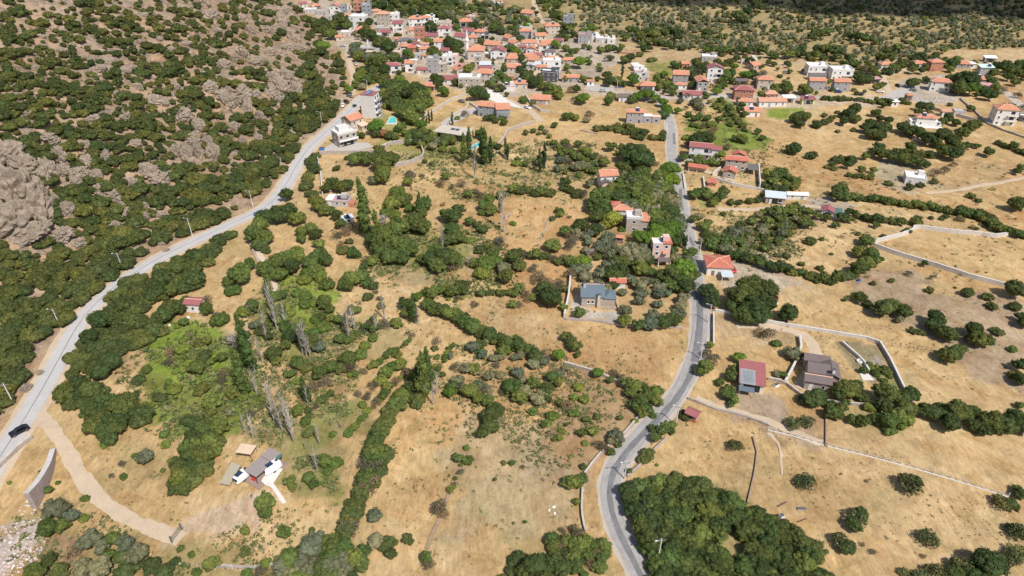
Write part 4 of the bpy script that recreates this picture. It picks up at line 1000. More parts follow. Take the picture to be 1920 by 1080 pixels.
# white villas of the east
e, w_, d_, H_ = house(1733, 237, 32, 'h', 'orange', 'white', 2, .6, -12, name="villa", label="white villa with orange hip and wide white terraces", h=4.2, balc=False)
part("terrace", e, (-w_ * .8, -2.4, -1.2, w_ * .9, -.002, .3, WM("white"))); extra_wing(e, -w_ * .62, .6, w_ * .35, d_ * .7, 2.2, 'f', 'white', 'white', win=1); extra_wing(e, w_ * .72, .6, w_ * .4, d_ * .7, 2.4, 'f', 'white', 'white', win=1)
e, w_, d_, H_ = house(1880, 236, 36, 'h', 'orange', 'white', 3, .75, -12, name="house", label="tall white house with white balconies near the right edge", balc=True)
# ruin
e, w_, d_, H_ = house(690, 98, 30, 'f', 'conc', 'conc', 1, .7, 0, name="ruined_house", label="roofless concrete shell with a tall pillar above the dark trees", win=True, opening=True, chim=0)
part("pillar", e, (-.8, d_ * .5, H_, .2, d_ * .6, H_ + 4.5, WM("pale")))
house(700, 107, 30, 'f', 'tan', 'conc', 1, .45, -5, name="ruined_house", label="half built concrete house with dark openings below the concrete shell", opening=True)
# camp: decked shelter with two caravans
p = P(473, 903); root = obj("shelter", None, None, (p.x, p.y, p.z), R_(-31))
BR = mat("bitumen_felt", (0.30, 0.25, 0.235), var=.08, dirt=.15)
part("roof", root, (-1.9, 0, 2.45, 1.9, 4.8, 2.58, BR)); part("back_roof", root, (-2.3, 5.0, 2.3, 1.1, 7.9, 2.42, BR)); part("green_panel", root, (1.15, 5.1, 2.2, 1.9, 7.8, 2.3, RM("green")))
DECK = mat("wood_deck", (0.30, 0.21, 0.18), var=.15, fine=5)
part("deck", root, (-2.0, -.9, -.5, 3.3, 7.6, .2, DECK)); part("red_table", root, (-.4, .2, .2, .6, .9, .75, mat("red_cloth", (.5, .05, .05))))
for xx, yy in ((-1.85, .05), (1.7, .05), (-1.85, 4.6), (1.7, 4.6), (-2.2, 7.7), (.9, 7.7)): part("post", root, (xx, yy, .2, xx + .12, yy + .12, 2.45 if yy < 6 else 2.3, WM("dark")))
tag(root, "open shelter with two flat brown roofs over a wooden deck between caravans", "shelter")
def caravan(x, y, rz, l, L=4.6, W=2.1):
    p = P(x, y); e = obj("caravan", None, None, (p.x, p.y, p.z), R_(rz)); bm = bmesh.new(); bmesh.ops.create_cube(bm, size=1)
    for v_ in bm.verts: v_.co = Vector((v_.co.x * W * (.92 if v_.co.z > 0 else 1), v_.co.y * L * (.86 if v_.co.z > 0 else 1), v_.co.z * 2.0 + 1.45))
    bmesh.ops.bevel(bm, geom=bm.edges[:], offset=.35, segments=3, affect='EDGES'); me = bpy.data.meshes.new("body"); bm.to_mesh(me); bm.free(); me.materials.append(mat("caravan_white", (.8, .8, .8), rough=.35, var=.04)); obj("body", me, e)
    part("window", e, (-W / 2 - .02, -.8, 1.4, -W / 2 + .08, .6, 2.0, GLASS)); part("window", e, (-.6, -L / 2 - .02, 1.4, .6, -L / 2 + .3, 1.95, GLASS))
    part("solar_panel", e, (-.6, -1.3, 2.46, .6, .3, 2.52, SOLAR)); part("roof_hatch", e, (-.3, 1.0, 2.45, .3, 1.6, 2.55, GLASS))
    for sx in (-1, 1):
        b = MB(); b.tube((sx * (W / 2 - .05), 0, .33), (sx * (W / 2 - .25), 0, .33), .33, .33, WM("dark"), 12); obj("wheel", b.mesh("wheel"), e)
    part("tow_bar", e, (-.06, L / 2 - .1, .4, .06, L / 2 + 1.0, .5, METAL)); tag(e, l, "caravan", "caravans parked beside the deck")
caravan(455, 900, -31, "white caravan with solar panel on the left of the brown shelter", 3.8, 1.9); caravan(512, 883, -42, "rounded white caravan with two roof hatches right of the brown shelter", 4.4)
sheet("paved_terrace", "490,903 506,877 531,880 508,915 497,910", WHITEPAVE, .25, "white wedge shaped terrace beside the caravan deck"); sheet("paved_path", "506,911 513,907 538,943 530,946", WHITEPAVE, .2, "pale stepping path leading down from the caravan terrace")
p = P(459, 862); e = obj("shelter", None, None, (p.x, p.y, p.z), R_(-10)); part("canopy", e, (-1.9, 0, 2.0, 1.9, 2.8, 2.1, RM("tan")))
for xx, yy in ((-1.8, .1), (1.7, .1), (-1.8, 2.6), (1.7, 2.6)): part("post", e, (xx, yy, -.4, xx + .1, yy + .1, 2.0, METAL))
tag(e, "straw coloured canvas canopy over clutter behind the left caravan", "shelter")
b = MB(); pp = P(502, 853); b.ring([0, .7, .75], [.75, .8, .8], 0, 0, WM("white"), 16); tag(obj("water_tank", b.mesh("water_tank"), None, (pp.x, pp.y, pp.z)), "round white water tank behind the rounded caravan", "water tank")
p = P(432, 902); b = MB(); SG = mat("shade_net", (.36, .32, .24), var=.1)
b.poly([(-1.6, -1.5, .4), (.8, -2.1, .4), (1.9, 2.6, 1.6), (-.4, 3.4, 1.8)], [(0, 1, 2, 3), (3, 2, 1, 0)], SG)
e = obj("shade_sail", None, None, (p.x, p.y, p.z + .6)); obj("sail", b.mesh("sail"), e)
for q in ((-1.6, -1.5, .4), (.8, -2.1, .4), (1.9, 2.6, 1.6), (-.4, 3.4, 1.8)): part("post", e, (q[0] - .05, q[1] - .05, -1.2, q[0] + .05, q[1] + .05, q[2], METAL))
tag(e, "slanting beige shade sail on thin poles left of the caravans", "shade sail")
# pools
POOLW = mat("pool_water", (0.10, 0.52, 0.50), rough=.08, var=.03)
for s, l in (("726,232 732,221 741,221 743,232", "small turquoise pool beside the apartment block"), ("881,277 900,267 902,273 886,281", "narrow turquoise pool in front of the slab roofed villa")):
    q = [P(*a) for a in pts(s)]; c = sum(q, Vector()) / 4; z = max(hz(a.x, a.y) for a in q) + .25; e = obj("swimming_pool", None, None, (c.x, c.y, z))
    b = MB(); n = len(q); ins = [(a - c) for a in q]; out = [v_ * 1.22 for v_ in ins]
    b.poly([(v_.x, v_.y, 0) for v_ in ins], [(0, 1, 2, 3)], POOLW); 
    me = b.mesh("water"); me.flip_normals() if me.polygons[0].normal.z < 0 else None; obj("water", me, e)
    b = MB(); b.poly([(v_.x, v_.y, .1) for v_ in out] + [(v_.x, v_.y, .1) for v_ in ins] + [(v_.x, v_.y, -1) for v_ in out] + [(v_.x, v_.y, -.3) for v_ in ins],
        [(i, (i + 1) % 4, 4 + (i + 1) % 4, 4 + i) for i in range(4)] + [(8 + i, 8 + (i + 1) % 4, (i + 1) % 4, i) for i in range(4)] + [(4 + i, 4 + (i + 1) % 4, 12 + (i + 1) % 4, 12 + i) for i in range(4)], WHITEPAVE); obj("rim", b.mesh("rim"), e)
    tag(e, l, "swimming pool")
# ------------------------------------------------------------------ walls, fences, poles, cars, rocks
def field_wall(s, h, th, mt, label, cap=None, name="garden_wall", h2=None, group=None, step=2.5):
    line = resample([P(x, y) for x, y in pts(s)], step); n = len(line); hh = h
    e = obj(name, None, None, line[0])
    o0 = line[0]
    for nm, m, z0, z1, tt in (("wall_body", mt, -.8, None, th), ("coping", (cap if mt is not STONEW else CAPS) if cap else None, None, .08, th + .06)):
        if m is None: continue
        vs = []; fs = []
        for i, p in enumerate(line):
            d = line[min(i + 1, n - 1)] - line[max(i - 1, 0)]; d.z = 0; d.normalize(); nr = Vector((-d.y, d.x, 0)) * tt / 2
            H = h if h2 is None else h + (h2 - h) * i / (n - 1)
            H += 0 if cap else .12 * math.sin(i * 1.7) * (1 if mt is STONEW else .2)
            g = hz(p.x, p.y); a = g + z0 if nm == "wall_body" else g + H; bb = g + H if nm == "wall_body" else g + H + z1
            for q, z in ((p - nr, a), (p + nr, a), (p + nr, bb), (p - nr, bb)): vs.append((q.x - o0.x, q.y - o0.y, z - o0.z))
        for i in range(n - 1):
            for k in range(4): fs.append((i * 4 + k, i * 4 + (k + 1) % 4, (i + 1) * 4 + (k + 1) % 4, (i + 1) * 4 + k))
        fs.append((0, 1, 2, 3)); fs.append(tuple((n - 1) * 4 + k for k in (3, 2, 1, 0)))
        b = MB(); b.poly(vs, fs, m); me = b.mesh(nm)
        bm = bmesh.new(); bm.from_mesh(me); bmesh.ops.recalc_face_normals(bm, faces=bm.faces[:]); bm.to_mesh(me); bm.free()
        obj(nm, me, e)
    return tag(e, label, "wall", group)
CAPS = mat("dusty_coping", (.50, .45, .39), var=.25, dirt=.4)
for a in (("1638,457 1654,452 1690,443 1710,435 1713,428 1718,428 1740,431 1790,438 1840,442 1862,446 1885,443 1912,441 1945,447", 1.5, .5, PLASTW, "white walled upper edge of the big straw paddock", CAPW),
          ("1636,462 1680,478 1750,499 1820,522 1890,540 1960,560", 1.5, .5, PLASTW, "long straight white wall along the lower edge of the paddock", CAPW),
          ("1337,590 1337,650", 1.3, .3, PLASTW, "straight white wall along the right side of the road", CAPW),
          ("1340,585 1378,590 1440,606 1480,612 1552,624 1630,637 1648,645", 1.0, .45, PLASTW, "pale wall along the upper side of the gravel drive", CAPW),
          ("1648,645 1668,678 1690,725 1718,778", 1.2, .45, mat("grey_wall", (.38, .35, .31), var=.1), "grey wall down the right side of the vegetable garden", CAPW),
          ("1577,643 1618,679 1628,698", .9, .4, PLASTW, "thin white wall cutting diagonally through the garden", CAPW),
          ("1498,634 1501,655 1492,680 1482,700 1471,720", 1.3, .5, PLASTW, "curved white wall beside the gravel drive", CAPW),
          ("1440,712 1470,718 1500,742 1520,752 1620,762 1640,758", .9, .4, STONEW, "low stone wall under the dark roofed cottage", CAPW),
          ("1070,518 1066,560 1058,597", 1.8, .5, PLASTW, "pale wall left of the blue roofed house", CAPW),
          ("1060,600 1110,602 1170,612 1280,616", .8, .5, STONEW, "low stone wall below the olive orchard of the blue roofed house", None),
          ("1152,545 1156,570 1162,590", .7, .3, STONEW, "short low wall right of the blue roofed house", None),
          ("1058,683 1100,694 1148,713 1180,730", .9, .5, STONEW, "white stone wall between orchard and straw field", CAPW),
          ("1200,780 1170,815 1140,838 1118,860 1096,890", .7, .4, STONEW, "pale stone wall left of the asphalt bend", CAPW),
          ("1092,918 1090,960 1094,985 1098,998", .8, .35, STONEW, "stone wall standing left of the road where it straightens", CAPW),
          ("1176,895 1196,878 1222,850 1250,822", .7, .4, STONEW, "low stone wall right of the asphalt bend", None),
          ("1290,748 1340,768 1410,785 1442,800", .7, .5, STONEW, "stone wall under the red roofed barn", None),
          ("1412,820 1420,850 1415,890 1402,945", .5, .5, mat("brown_bank", (.34, .24, .16), var=.3), "low brown earth bank between two straw fields", None),
          ("1549,762 1549,838", .5, .5, mat("brown_bank", (.34, .24, .16), var=.3), "dark earth bank running down the pale field", None),
          ("596,296 602,330 605,366", 1.3, .35, PLASTW, "white wall going down from the concrete house", CAPW),
          ("600,290 620,289 700,288 712,285 730,272 752,269 790,268", 1.7, .5, STONEW, "stone terrace wall below the concrete house", CAPW),
          ("700,291 706,284 722,275 742,269", 1.5, .45, PLASTW, "white topped curved terrace wall", CAPW),
          ("740,313 768,308 790,300 795,292 788,270", 1.8, .45, STONEW, "pale terrace wall around the round straw lawn", CAPW),
          ("786,230 800,220 830,200 850,188 875,181", 1.8, .4, mat("tan_wall", (.50, .44, .36), var=.1), "long tan wall rising along the driveway", CAPW),
          ("840,235 850,218 875,204 880,195 895,205 900,215", 1.3, .4, mat("tan_wall", (.50, .44, .36), var=.1), "zigzag tan wall beside the grey villa", CAPW),
          ("935,275 945,262 952,248 975,238 1000,232", 1.6, .5, STONEW, "pale curved terrace wall under the lane", CAPW),
          ("985,180 998,200 1014,210 1030,212", 1.4, .4, PLASTW, "white wall around the stone house with orange gable", CAPW),
          ("938,420 945,410 958,400", .6, .4, STONEW, "rubble line", None),
          ("1014,448 1030,410 1034,402", .5, .3, STONEW, "thin wall line in the golden field", None),
          ("1322,370 1318,335", 1.2, .4, PLASTW, "upright white wall in the straw plot beside the road", CAPW),
          ("1340,337 1372,347 1424,357 1440,361 1490,371", 1.1, .45, PLASTW, "long pale wall under the walled house", CAPW),
          ("1421,315 1424,353", 2.2, .4, WM("white"), "tall white end wall of the walled yard", CAPW),
          ("1335,330 1350,318", 1.4, .4, PLASTW, "short white gate wall of the walled yard", CAPW),
          ("1280,326 1284,355", .8, .5, PLASTW, "chipped white kerb wall right of the road", None),
          ("1745,205 1790,218 1830,228", 1.6, .5, mat("grey_wall", (.38, .35, .31), var=.1), "grey block wall behind the white villa", CAPW),
          ("1800,186 1830,212 1850,232 1880,245 1930,262", .9, .7, STONEW, "dark field wall between the eastern houses", None),
          ("1710,262 1730,268 1755,274", 1.2, .5, STONEW, "stone retaining wall below the white villa", None),
          ("1300,182 1330,183 1370,183 1420,184 1480,184", 1.0, .4, PLASTW, "pale wall along the lower side of the cross road", CAPW),
          ("1088,245 1120,252", .6, .4, STONEW, "short stone wall above the hedge", None),
          ("880,850 862,880 848,910 830,960 812,1000 800,1030", .35, .7, mat("brown_bank", (.34, .24, .16), var=.3), "crumbling stone line between straw field and orchard", None),
          ("-30,905 12,866 40,838 62,822", 1.2, .6, STONEW, "stone edge wall below the western road", CAPW),
          ("458,432 470,460 487,500 505,540", .7, .5, STONEW, "stone wall beside the footpath", None),
          ("1085,150 1120,158", .6, .3, PLASTW, "pale kerb wall of the parking lot", None),
          ("1158,100 1185,103 1192,95", 1.4, .4, mat("red_wall", (.45, .22, .15), var=.15), "reddish garden wall below the stepped white roofs", None),
          ("1440,120 1470,124 1500,118 1520,112", .5, .5, STONEW, "dark field wall in the pasture under the groves", None),
          ("690,1052 640,1058 560,1052 480,1066 400,1062", .6, .5, STONEW, "pale terrace edge near the bottom of the picture", None)):
    field_wall(a[0], a[1], a[2], a[3], a[4] if len(a[4].split()) > 3 else a[4] + " in the dry field", a[5], group=None)
# big retaining wall at lower left
RET = mat("retaining_stone", (.36, .29, .27), var=.3, scale=1.5, fine=4, bump=.7, bscale=2, dirt=.3)
field_wall("101,846 98,880 86,918 66,955", .8, 1.1, RET, "tall tapering stone retaining wall beside the dirt track", CAPW, name="retaining_wall", h2=5.2)
part_me = {}
def fence(s, sp, h, label, pm, wire=True, group=None):
    line = resample([P(x, y) for x, y in pts(s)], sp); e = obj("fence", None, None, line[0]); o0 = line[0]
    if (pm.name, h) not in part_me:
        b = MB(); b.box(-.06, -.06, -.4, .06, .06, h, pm); part_me[(pm.name, h)] = b.mesh("post")
    pr = []
    for p in line:
        z = hz(p.x, p.y); obj("post", part_me[(pm.name, h)], e, (p.x - o0.x, p.y - o0.y, z - o0.z)); pr.append(Vector((p.x - o0.x, p.y - o0.y, z - o0.z)))
    for zz in (.45, .9) if h > 1 else (.6,):
        b = MB()
        for a, c in zip(pr, pr[1:]): b.tube(a + Vector((0, 0, zz)), c + Vector((0, 0, zz)), .012, .012, METAL, 3)
        obj("wire", b.mesh("wire"), e)
    return tag(e, label, "fence")
CPOST = mat("concrete_post", (.62, .59, .55), var=.1)
fence("1440,806 1480,815 1550,836 1620,853 1700,874 1790,900 1890,931", 1.7, 1.2, "long wire fence on pale concrete posts across the straw field", CPOST)
field_wall("1440,807 1480,816 1550,837 1620,854 1700,875 1790,901 1890,932", .16, .25, CPOST, "low pale kerb under the long wire fence", None, name="kerb")
fence("1640,645 1700,653 1745,658", 2.2, 1.1, "wire fence from the vegetable garden to the lone oak", WOOD)
fence("1465,620 1540,585", 3, 1.0, "thin fence line crossing the upper pasture", WOOD)
fence("1750,545 1830,570 1900,590", 3, 1.1, "sparse fence along the brown pasture", WOOD)
fence("900,620 940,560 948,552", 3, 1.1, "leaning fence posts on the golden slope", WOOD)
fence("340,1062 400,1068 480,1066", 3.5, 1.3, "white posts along the bottom terrace", CPOST)
fence("1040,330 1080,336 1100,345 1102,400", 4, 1.2, "fence around the meadow left of the white and pink house", CPOST)
# iron gate
p0, p1 = P(323, 1018), P(341, 993); e = obj("gate", None, None, p0, math.atan2(p1.y - p0.y, p1.x - p0.x)); L = (p1 - p0).length; GI = mat("gate_iron", (.12, .16, .16), rough=.5)
for xx in (0, L): part("post", e, (xx - .12, -.12, -.5, xx + .12, .12, 2.1, GI))
part("rail", e, (.13, -.03, .3, L - .13, .03, .38, GI)); part("rail", e, (.13, -.03, 1.6, L - .13, .03, 1.68, GI))
for k in range(14): part("bar", e, (.2 + (L - .4) * k / 13, -.015, .38, .23 + (L - .4) * k / 13, .015, 1.6, WOOD))
tag(e, "open barred iron gate across the dirt track at the lower left", "gate")
# poles
def pole(x, y, hp, label, lamp=True, cross=True):
    p = P(x, y); h = hp / (ppm(p) * cosang(p)); e = obj("utility_pole", None, None, p, R_(rng.uniform(-30, 30)))
    b = MB(); b.tube((0, 0, -.5), (0, 0, h), .17, .10, CPOST, 8); obj("shaft", b.mesh("shaft"), e)
    if cross: part("crossarm", e, (-.8, -.05, h - .7, .8, .05, h - .6, METAL)); [part("insulator", e, (xx - .05, -.05, h - .6, xx + .05, .05, h - .4, WM("brown"))) for xx in (-.7, 0.2, .7)]
    if lamp:
        b = MB(); b.tube((0, 0, h - .2), (-1.1, -.4, h + .1), .04, .04, METAL, 5); a = obj("lamp_arm", b.mesh("lamp_arm"), e)
        part("lamp_head", a, (-1.5, -.5, h + .05, -1.0, -.3, h + .17, FRAME))
    return tag(e, label, "utility pole", "concrete utility poles")
for a in ((1232, 1057, 44, "pale street lamp pole at the edge of the dark wood"), (1171, 898, 32, "concrete pole inside the sharp asphalt bend"), (1267, 797, 36, "pole with lamp beside the tiny red hut"),
          (1328, 605, 34, "pole on the right of the straight road stretch"), (1313, 674, 30, "pole behind the bush where the road curves"), (1293, 408, 22, "pole right of the road by the curved hedge"), (1311, 478, 30, "lamp pole above the farmhouse with red roof", ),
          (26, 757, 42, "pole on the left roadside nearest the bottom"), (115, 617, 40, "lamp pole on the left roadside below the white rocks"), (230, 505, 32, "pole on the left roadside beside the thicket"), (361, 443, 34, "pole on the left roadside at the big boulders"), (475, 391, 34, "pole on the left roadside near the footpath"),
          (529, 315, 20, "lamp pole at the foot of the mountain right of the footpath"), (604, 234, 24, "pole on the mountain side of the road near the concrete house"), (642, 202, 24, "pole beside the parked white car"), (689, 167, 16, "pole behind the apartment block"), (735, 153, 18, "pole in front of the curved white terrace"),
          (1056, 92, 18, "pole at the east edge of the village"), (1097, 105, 16, "pole on the bare slope east of the village"), (1135, 128, 16, "pole above the plane trees"), (1157, 168, 18, "pole beside the parking lot"), (1230, 150, 12, "pole behind the crossroads"), (1333, 170, 18, "pole right of the narrow grey gable"),
          (1548, 180, 14, "pole in front of the grey block houses"), (1628, 178, 16, "pole west of the junction"), (1680, 186, 28, "tall double pole at the junction"), (1712, 188, 24, "pole beside the rubble yard"), (1720, 192, 24, "leaning pole right of the rubble yard"), (1806, 140, 20, "pole on the upper lane"), (1905, 198, 16, "pole near the right edge above the lane"),
          (1674, 142, 12, "pole by the uphill lane"), (806, 62, 14, "pole in front of the dark village trees"), (728, 20, 16, "pole in the forest at the top"), (782, 32, 14, "pole behind the widest orange roof"), (905, 62, 12, "pole among the upper gardens"), (921, 163, 12, "pole beside the white terrace house"), (1068, 70, 12, "pole right of the modern grey cube"), (1025, 36, 10, "pole at the top street"), (1375, 35, 16, "pole standing in the middle of the olive groves")):
    pole(*a)
def cable(a, c, label):
    pa, pc = P(*a[:2]), P(*c[:2]); ha = a[2] / (ppm(pa) * cosang(pa)); hc_ = c[2] / (ppm(pc) * cosang(pc)); pa.z += ha - .45; pc.z += hc_ - .45
    d = pc - pa; nrm = Vector((-d.y, d.x, 0)).normalized(); e = obj("power_line", None, None, pa); n = 8
    for off in (-.55, .55):
        b = MB(); pr = None
        for i in range(n + 1):
            t_ = i / n; q = d * t_ + nrm * off; q.z -= 4 * t_ * (1 - t_) * min(1.6, d.length * .025)
            if pr is not None: b.tube(pr, q, .022, .022, WM("dark"), 3)
            pr = q
        obj("wire", b.mesh("wire"), e)
    tag(e, label, "power line")
PL = [(26, 757, 42), (115, 617, 40), (230, 505, 32), (361, 443, 34), (475, 391, 34), (529, 315, 20), (604, 234, 24), (642, 202, 24)]
for q, (a, c) in enumerate(zip(PL, PL[1:])): cable(a, c, ["lowest span of wire beside the western road", "span of wire over the white limestone blocks", "span of wire from the thicket pole to the boulder pole", "span of wire from the boulder pole to the footpath pole", "span of wire curving up past the footpath", "span of wire below the concrete house", "span of wire up to the parked white car"][q])
PL = [(1232, 1057, 44), (1171, 898, 32), (1267, 797, 36), (1313, 674, 30), (1328, 605, 34), (1311, 478, 30), (1293, 408, 22)]
for q, (a, c) in enumerate(zip(PL, PL[1:])): cable(a, c, ["span of wire over the edge of the dark wood", "span of wire across the asphalt bend to the tiny red hut", "span of wire along the road north of the red hut", "span of wire beside the straight white wall", "span of wire from the straight road to the farmhouse", "topmost span of wire beside the pines"][q])
# cars
def car(x, y, rz, c, label, L=4.3):
    key = ("car", c)
    if key not in part_me:
        pm = mat("car_" + c, dict(black=(.02, .022, .03), white=(.8, .8, .8), silver=(.5, .52, .55), blue=(.04, .07, .2), red=(.4, .03, .03), grey=(.2, .21, .22))[c], rough=.25, var=.03)
        bm = bmesh.new(); prof = [(-2.1, .35), (-2.12, .75), (-1.95, .92), (-1.0, 1.0), (-.3, 1.42), (1.25, 1.45), (1.95, 1.0), (2.12, .85), (2.1, .35)]
        sec = []
        for sx, k in ((-.86, 1), (.86, 1)):
            sec.append([bm.verts.new((sx * (.8 if z > 1.2 else 1), yv, z)) for yv, z in prof])
        n = len(prof)
        for i in range(n): bm.faces.new([sec[0][i], sec[0][(i + 1) % n], sec[1][(i + 1) % n], sec[1][i]])
        bm.faces.new(sec[0][::-1]); bm.faces.new(sec[1]); bmesh.ops.recalc_face_normals(bm, faces=bm.faces[:])
        bmesh.ops.bevel(bm, geom=bm.edges[:], offset=.06, segments=2, affect='EDGES'); me = bpy.data.meshes.new("body"); bm.to_mesh(me); bm.free(); me.materials.append(pm)
        g = MB(); g.poly([(-.68, -.95, 1.05), (.68, -.95, 1.05), (.62, -.38, 1.42), (-.62, -.38, 1.42)], [(0, 1, 2, 3)], GLASS); g.poly([(-.68, 1.9, 1.08), (.68, 1.9, 1.08), (.62, 1.32, 1.45), (-.62, 1.32, 1.45)], [(3, 2, 1, 0)], GLASS)
        sdm = MB()
        for sx in (-1, 1): sdm.poly([(sx * .85, -.75, 1.05), (sx * .85, 1.6, 1.05), (sx * .74, 1.2, 1.36), (sx * .74, -.3, 1.36)], [(0, 1, 2, 3), (3, 2, 1, 0)], GLASS)
        wh = MB(); wh.tube((-.1, 0, 0), (.1, 0, 0), .32, .32, WM("dark"), 12); hl = MB(); hl.box(-.18, -.04, -.07, .18, .04, .07, FRAME)
        part_me[key] = (me, g.mesh("windscreen"), sdm.mesh("side_window"), wh.mesh("wheel"), hl.mesh("headlight"))
    me, g, sdm, wh, hl = part_me[key]; p = P(x, y); e = obj("car", None, None, (p.x, p.y, hz(p.x, p.y) + .2), R_(rz))
    obj("body", me, e); obj("windscreen", g, e, (0, -.012, .012)); obj("side_window", sdm, e)
    for sx in (-.8, .8):
        obj("headlight", hl, e, (sx * .75, -2.1, .72))
        for sy in (-1.3, 1.35): obj("wheel", wh, e, (sx, sy, .32))
    tag(e, label, "car", "cars on the roads and in the village")
for a in ((38, 812, -40, "black", "black car driving on the western road near the left edge"), (487, 403, -62, "blue", "dark blue car on the western road near the footpath"), (643, 200, 10, "white", "white car parked under the pole beside the western road"),
          (650, 193, 40, "black", "black car parked behind the white one beside the western road"), (657, 183, 60, "grey", "dark car parked near the bushes at the fork"), (643, 88, 80, "silver", "silver car at the end of the pale street above the village edge"), (668, 122, 20, "silver", "silver car parked in the gravel corner below the ruin"),
          (989, 204, 40, "white", "white car on the pale lane beside the grey villa"), (866, 192, 60, "grey", "dark car at the grey villa's drive"), (938, 172, 80, "blue", "blue car in the forecourt above the grey villa"), (1372, 508, 10, "red", "red car behind the farmhouse with red roof"), (1556, 169, 20, "white", "white car between the grey block houses"),
          (1571, 174, 80, "blue", "blue car in front of the right grey block house"), (1474, 138, 80, "grey", "grey car on the upper track left of the modern villas"), (1684, 163, 20, "black", "dark car at the junction"), (1712, 171, 60, "grey", "grey car in the rubble yard"), (1650, 174, 70, "white", "white car on the verge west of the junction"), (1028, 39, 80, "silver", "silver car on the top village street"),
          (785, 78, 10, "white", "white car in the narrow lane"), (1131, 172, 80, "silver", "silver car at the edge of the parking lot"), (1611, 179, 80, "black", "dark car parked by the cross road"), (756, 146, 30, "grey", "grey car under the trees by the curved white terrace"), (1173, 160, 80, "blue", "blue vehicle beside the blue tarpaulin")):
    car(*a)
# small yard things
def thing_box(name, x, y, sz, c, label, cat, rz=0, details=True):
    p = P(x, y); e = obj(name, None, None, (p.x, p.y, hz(p.x, p.y)), R_(rz)); w_, d_, h_ = sz
    part("body", e, (-w_ / 2, -d_ / 2, -.1, w_ / 2, d_ / 2, h_, mat("yard_" + c, dict(white=(.8, .8, .8), blue=(.05, .15, .4), rust=(.2, .1, .06), grey=(.3, .3, .3), red=(.5, .06, .05))[c]))); part("lid", e, (-w_ / 2 + .05, -d_ / 2 + .05, h_ + .002, w_ / 2 - .05, d_ / 2 - .05, h_ + .06, WM("dark")))
    tag(e, label, cat)
thing_box("washing_machine", 1464, 972, (.9, .9, 1.1), "white", "discarded white appliance with dark top on the dry field", "appliance", 20)
thing_box("crate", 1475, 981, (.5, .4, .3), "blue", "small blue crate beside the discarded appliance", "crate"); thing_box("water_trough", 1503, 955, (1.8, .6, .35), "grey", "grey trough in the straw field behind the appliance", "trough", -5)
thing_box("log", 1466, 946, (2.6, .25, .25), "rust", "brown beam lying in the straw field above the appliance", "log", 28); thing_box("log", 1504, 976, (2.4, .2, .2), "rust", "thin brown beam right of the appliance", "log", 22)
thing_box("skip", 604, 281, (2.2, 1.6, 1.2), "blue", "blue skip beside the unfinished concrete house", "skip", 10); thing_box("trailer", 1455, 724, (1.6, .9, .7), "white", "small white trailer beside the barn yard wall", "trailer", 30); thing_box("trailer", 1454, 568, (1.0, 1.6, .9), "white", "white tank trailer under the rusty shed", "trailer", 0)
thing_box("crate", 1610, 527, (.9, .9, .8), "blue", "blue barrel crate at the end of the hedge", "crate"); thing_box("tarpaulin", 1160, 164, (4, 3, .3), "blue", "bright blue tarpaulin at the parking lot", "tarpaulin", 20)
p = P(1612, 679); b = MB(); b.ring([0, .5, .55], [.9, .9, .9], 0, 0, WM("white"), 20); e = obj("well", None, None, p); obj("rim", b.mesh("rim"), e); part("cover", e, (-.3, -.3, .551, .3, .3, .62, WM("grey"))); tag(e, "round white well cover on the cottage lawn", "well")
sheet("paved_terrace", "1611,700 1628,701 1640,714 1618,714", WHITEPAVE, .14, "white paved square between cottage and vegetable garden")
p = P(1455, 560); e = obj("hay_rake", None, None, p, .3); [part("beam", e, (-.4 + .3 * k, -1.5 + .4 * k, .1, -.3 + .3 * k, 2.5, .4 + .3 * (k % 2), mat("rust", (.22, .09, .05)))) for k in range(4)]; part("mast", e, (-.1, 1.8, 0, .05, 1.95, 4.0, mat("rust", (.22, .09, .05)))); tag(e, "rusty iron rake leaning in the yard right of the big oaks", "farm tool")
for (x, y, rz, l) in ((1595, 117, 20, "left one of two brown horses grazing in the far straw field"), (1601, 117, -30, "right one of two brown horses grazing in the far straw field")):
    p = P(x, y); e = obj("horse", None, None, p, R_(rz)); b = MB(); hm_ = mat("horse_coat", (.30, .12, .06))
    b.tube((-.7, 0, 1.15), (.65, 0, 1.1), .32, .30, hm_, 10); b.tube((.6, 0, 1.15), (1.15, 0, .75), .2, .13, hm_, 8); b.tube((1.12, 0, .8), (1.35, 0, .35), .13, .07, hm_, 8); b.tube((-.7, 0, 1.2), (-1.0, 0, .6), .08, .04, hm_, 6)
    for xx in (-.6, .55):
        for yy in (-.16, .16): b.tube((xx, yy, 1.0), (xx + .05, yy, .5), .11, .07, hm_, 6); b.tube((xx + .05, yy, .5), (xx, yy, 0), .07, .05, hm_, 6)
    obj("body", b.mesh("body"), e); tag(e, l, "horse", "brown horses in the far field")

# rocks
ROCK = None
m_, t, bb = nmat("mountain_rock"); ROCK = m_
ge = node(t, "ShaderNodeNewGeometry"); n1 = nz(0.35, 8, .7, ge.outputs["Position"], 1.2); n2 = nz(1.7, 8, .75, ge.outputs["Position"])
rc_ = mixc(rng_(n1, .35, .65, 0, 1), (.235, .185, .138), (.43, .345, .26)); rc_ = mixc(rng_(n2, .5, .68, 0, .7), rc_, (.185, .155, .13)); rc_ = mixc(rng_(nz(.6, 5, .6, ge.outputs["Position"]), .58, .7, 0, .5), rc_, (.42, .28, .17))
t.links.new(rc_, bb.inputs["Base Color"]); bb.inputs["Roughness"].default_value = .95
bp = node(t, "ShaderNodeBump"); bp.inputs["Strength"].default_value = 1; bp.inputs["Distance"].default_value = .5; t.links.new(mth('ADD', n2, n1), bp.inputs["Height"]); t.links.new(bp.outputs[0], bb.inputs["Normal"])
from mathutils import noise as mn
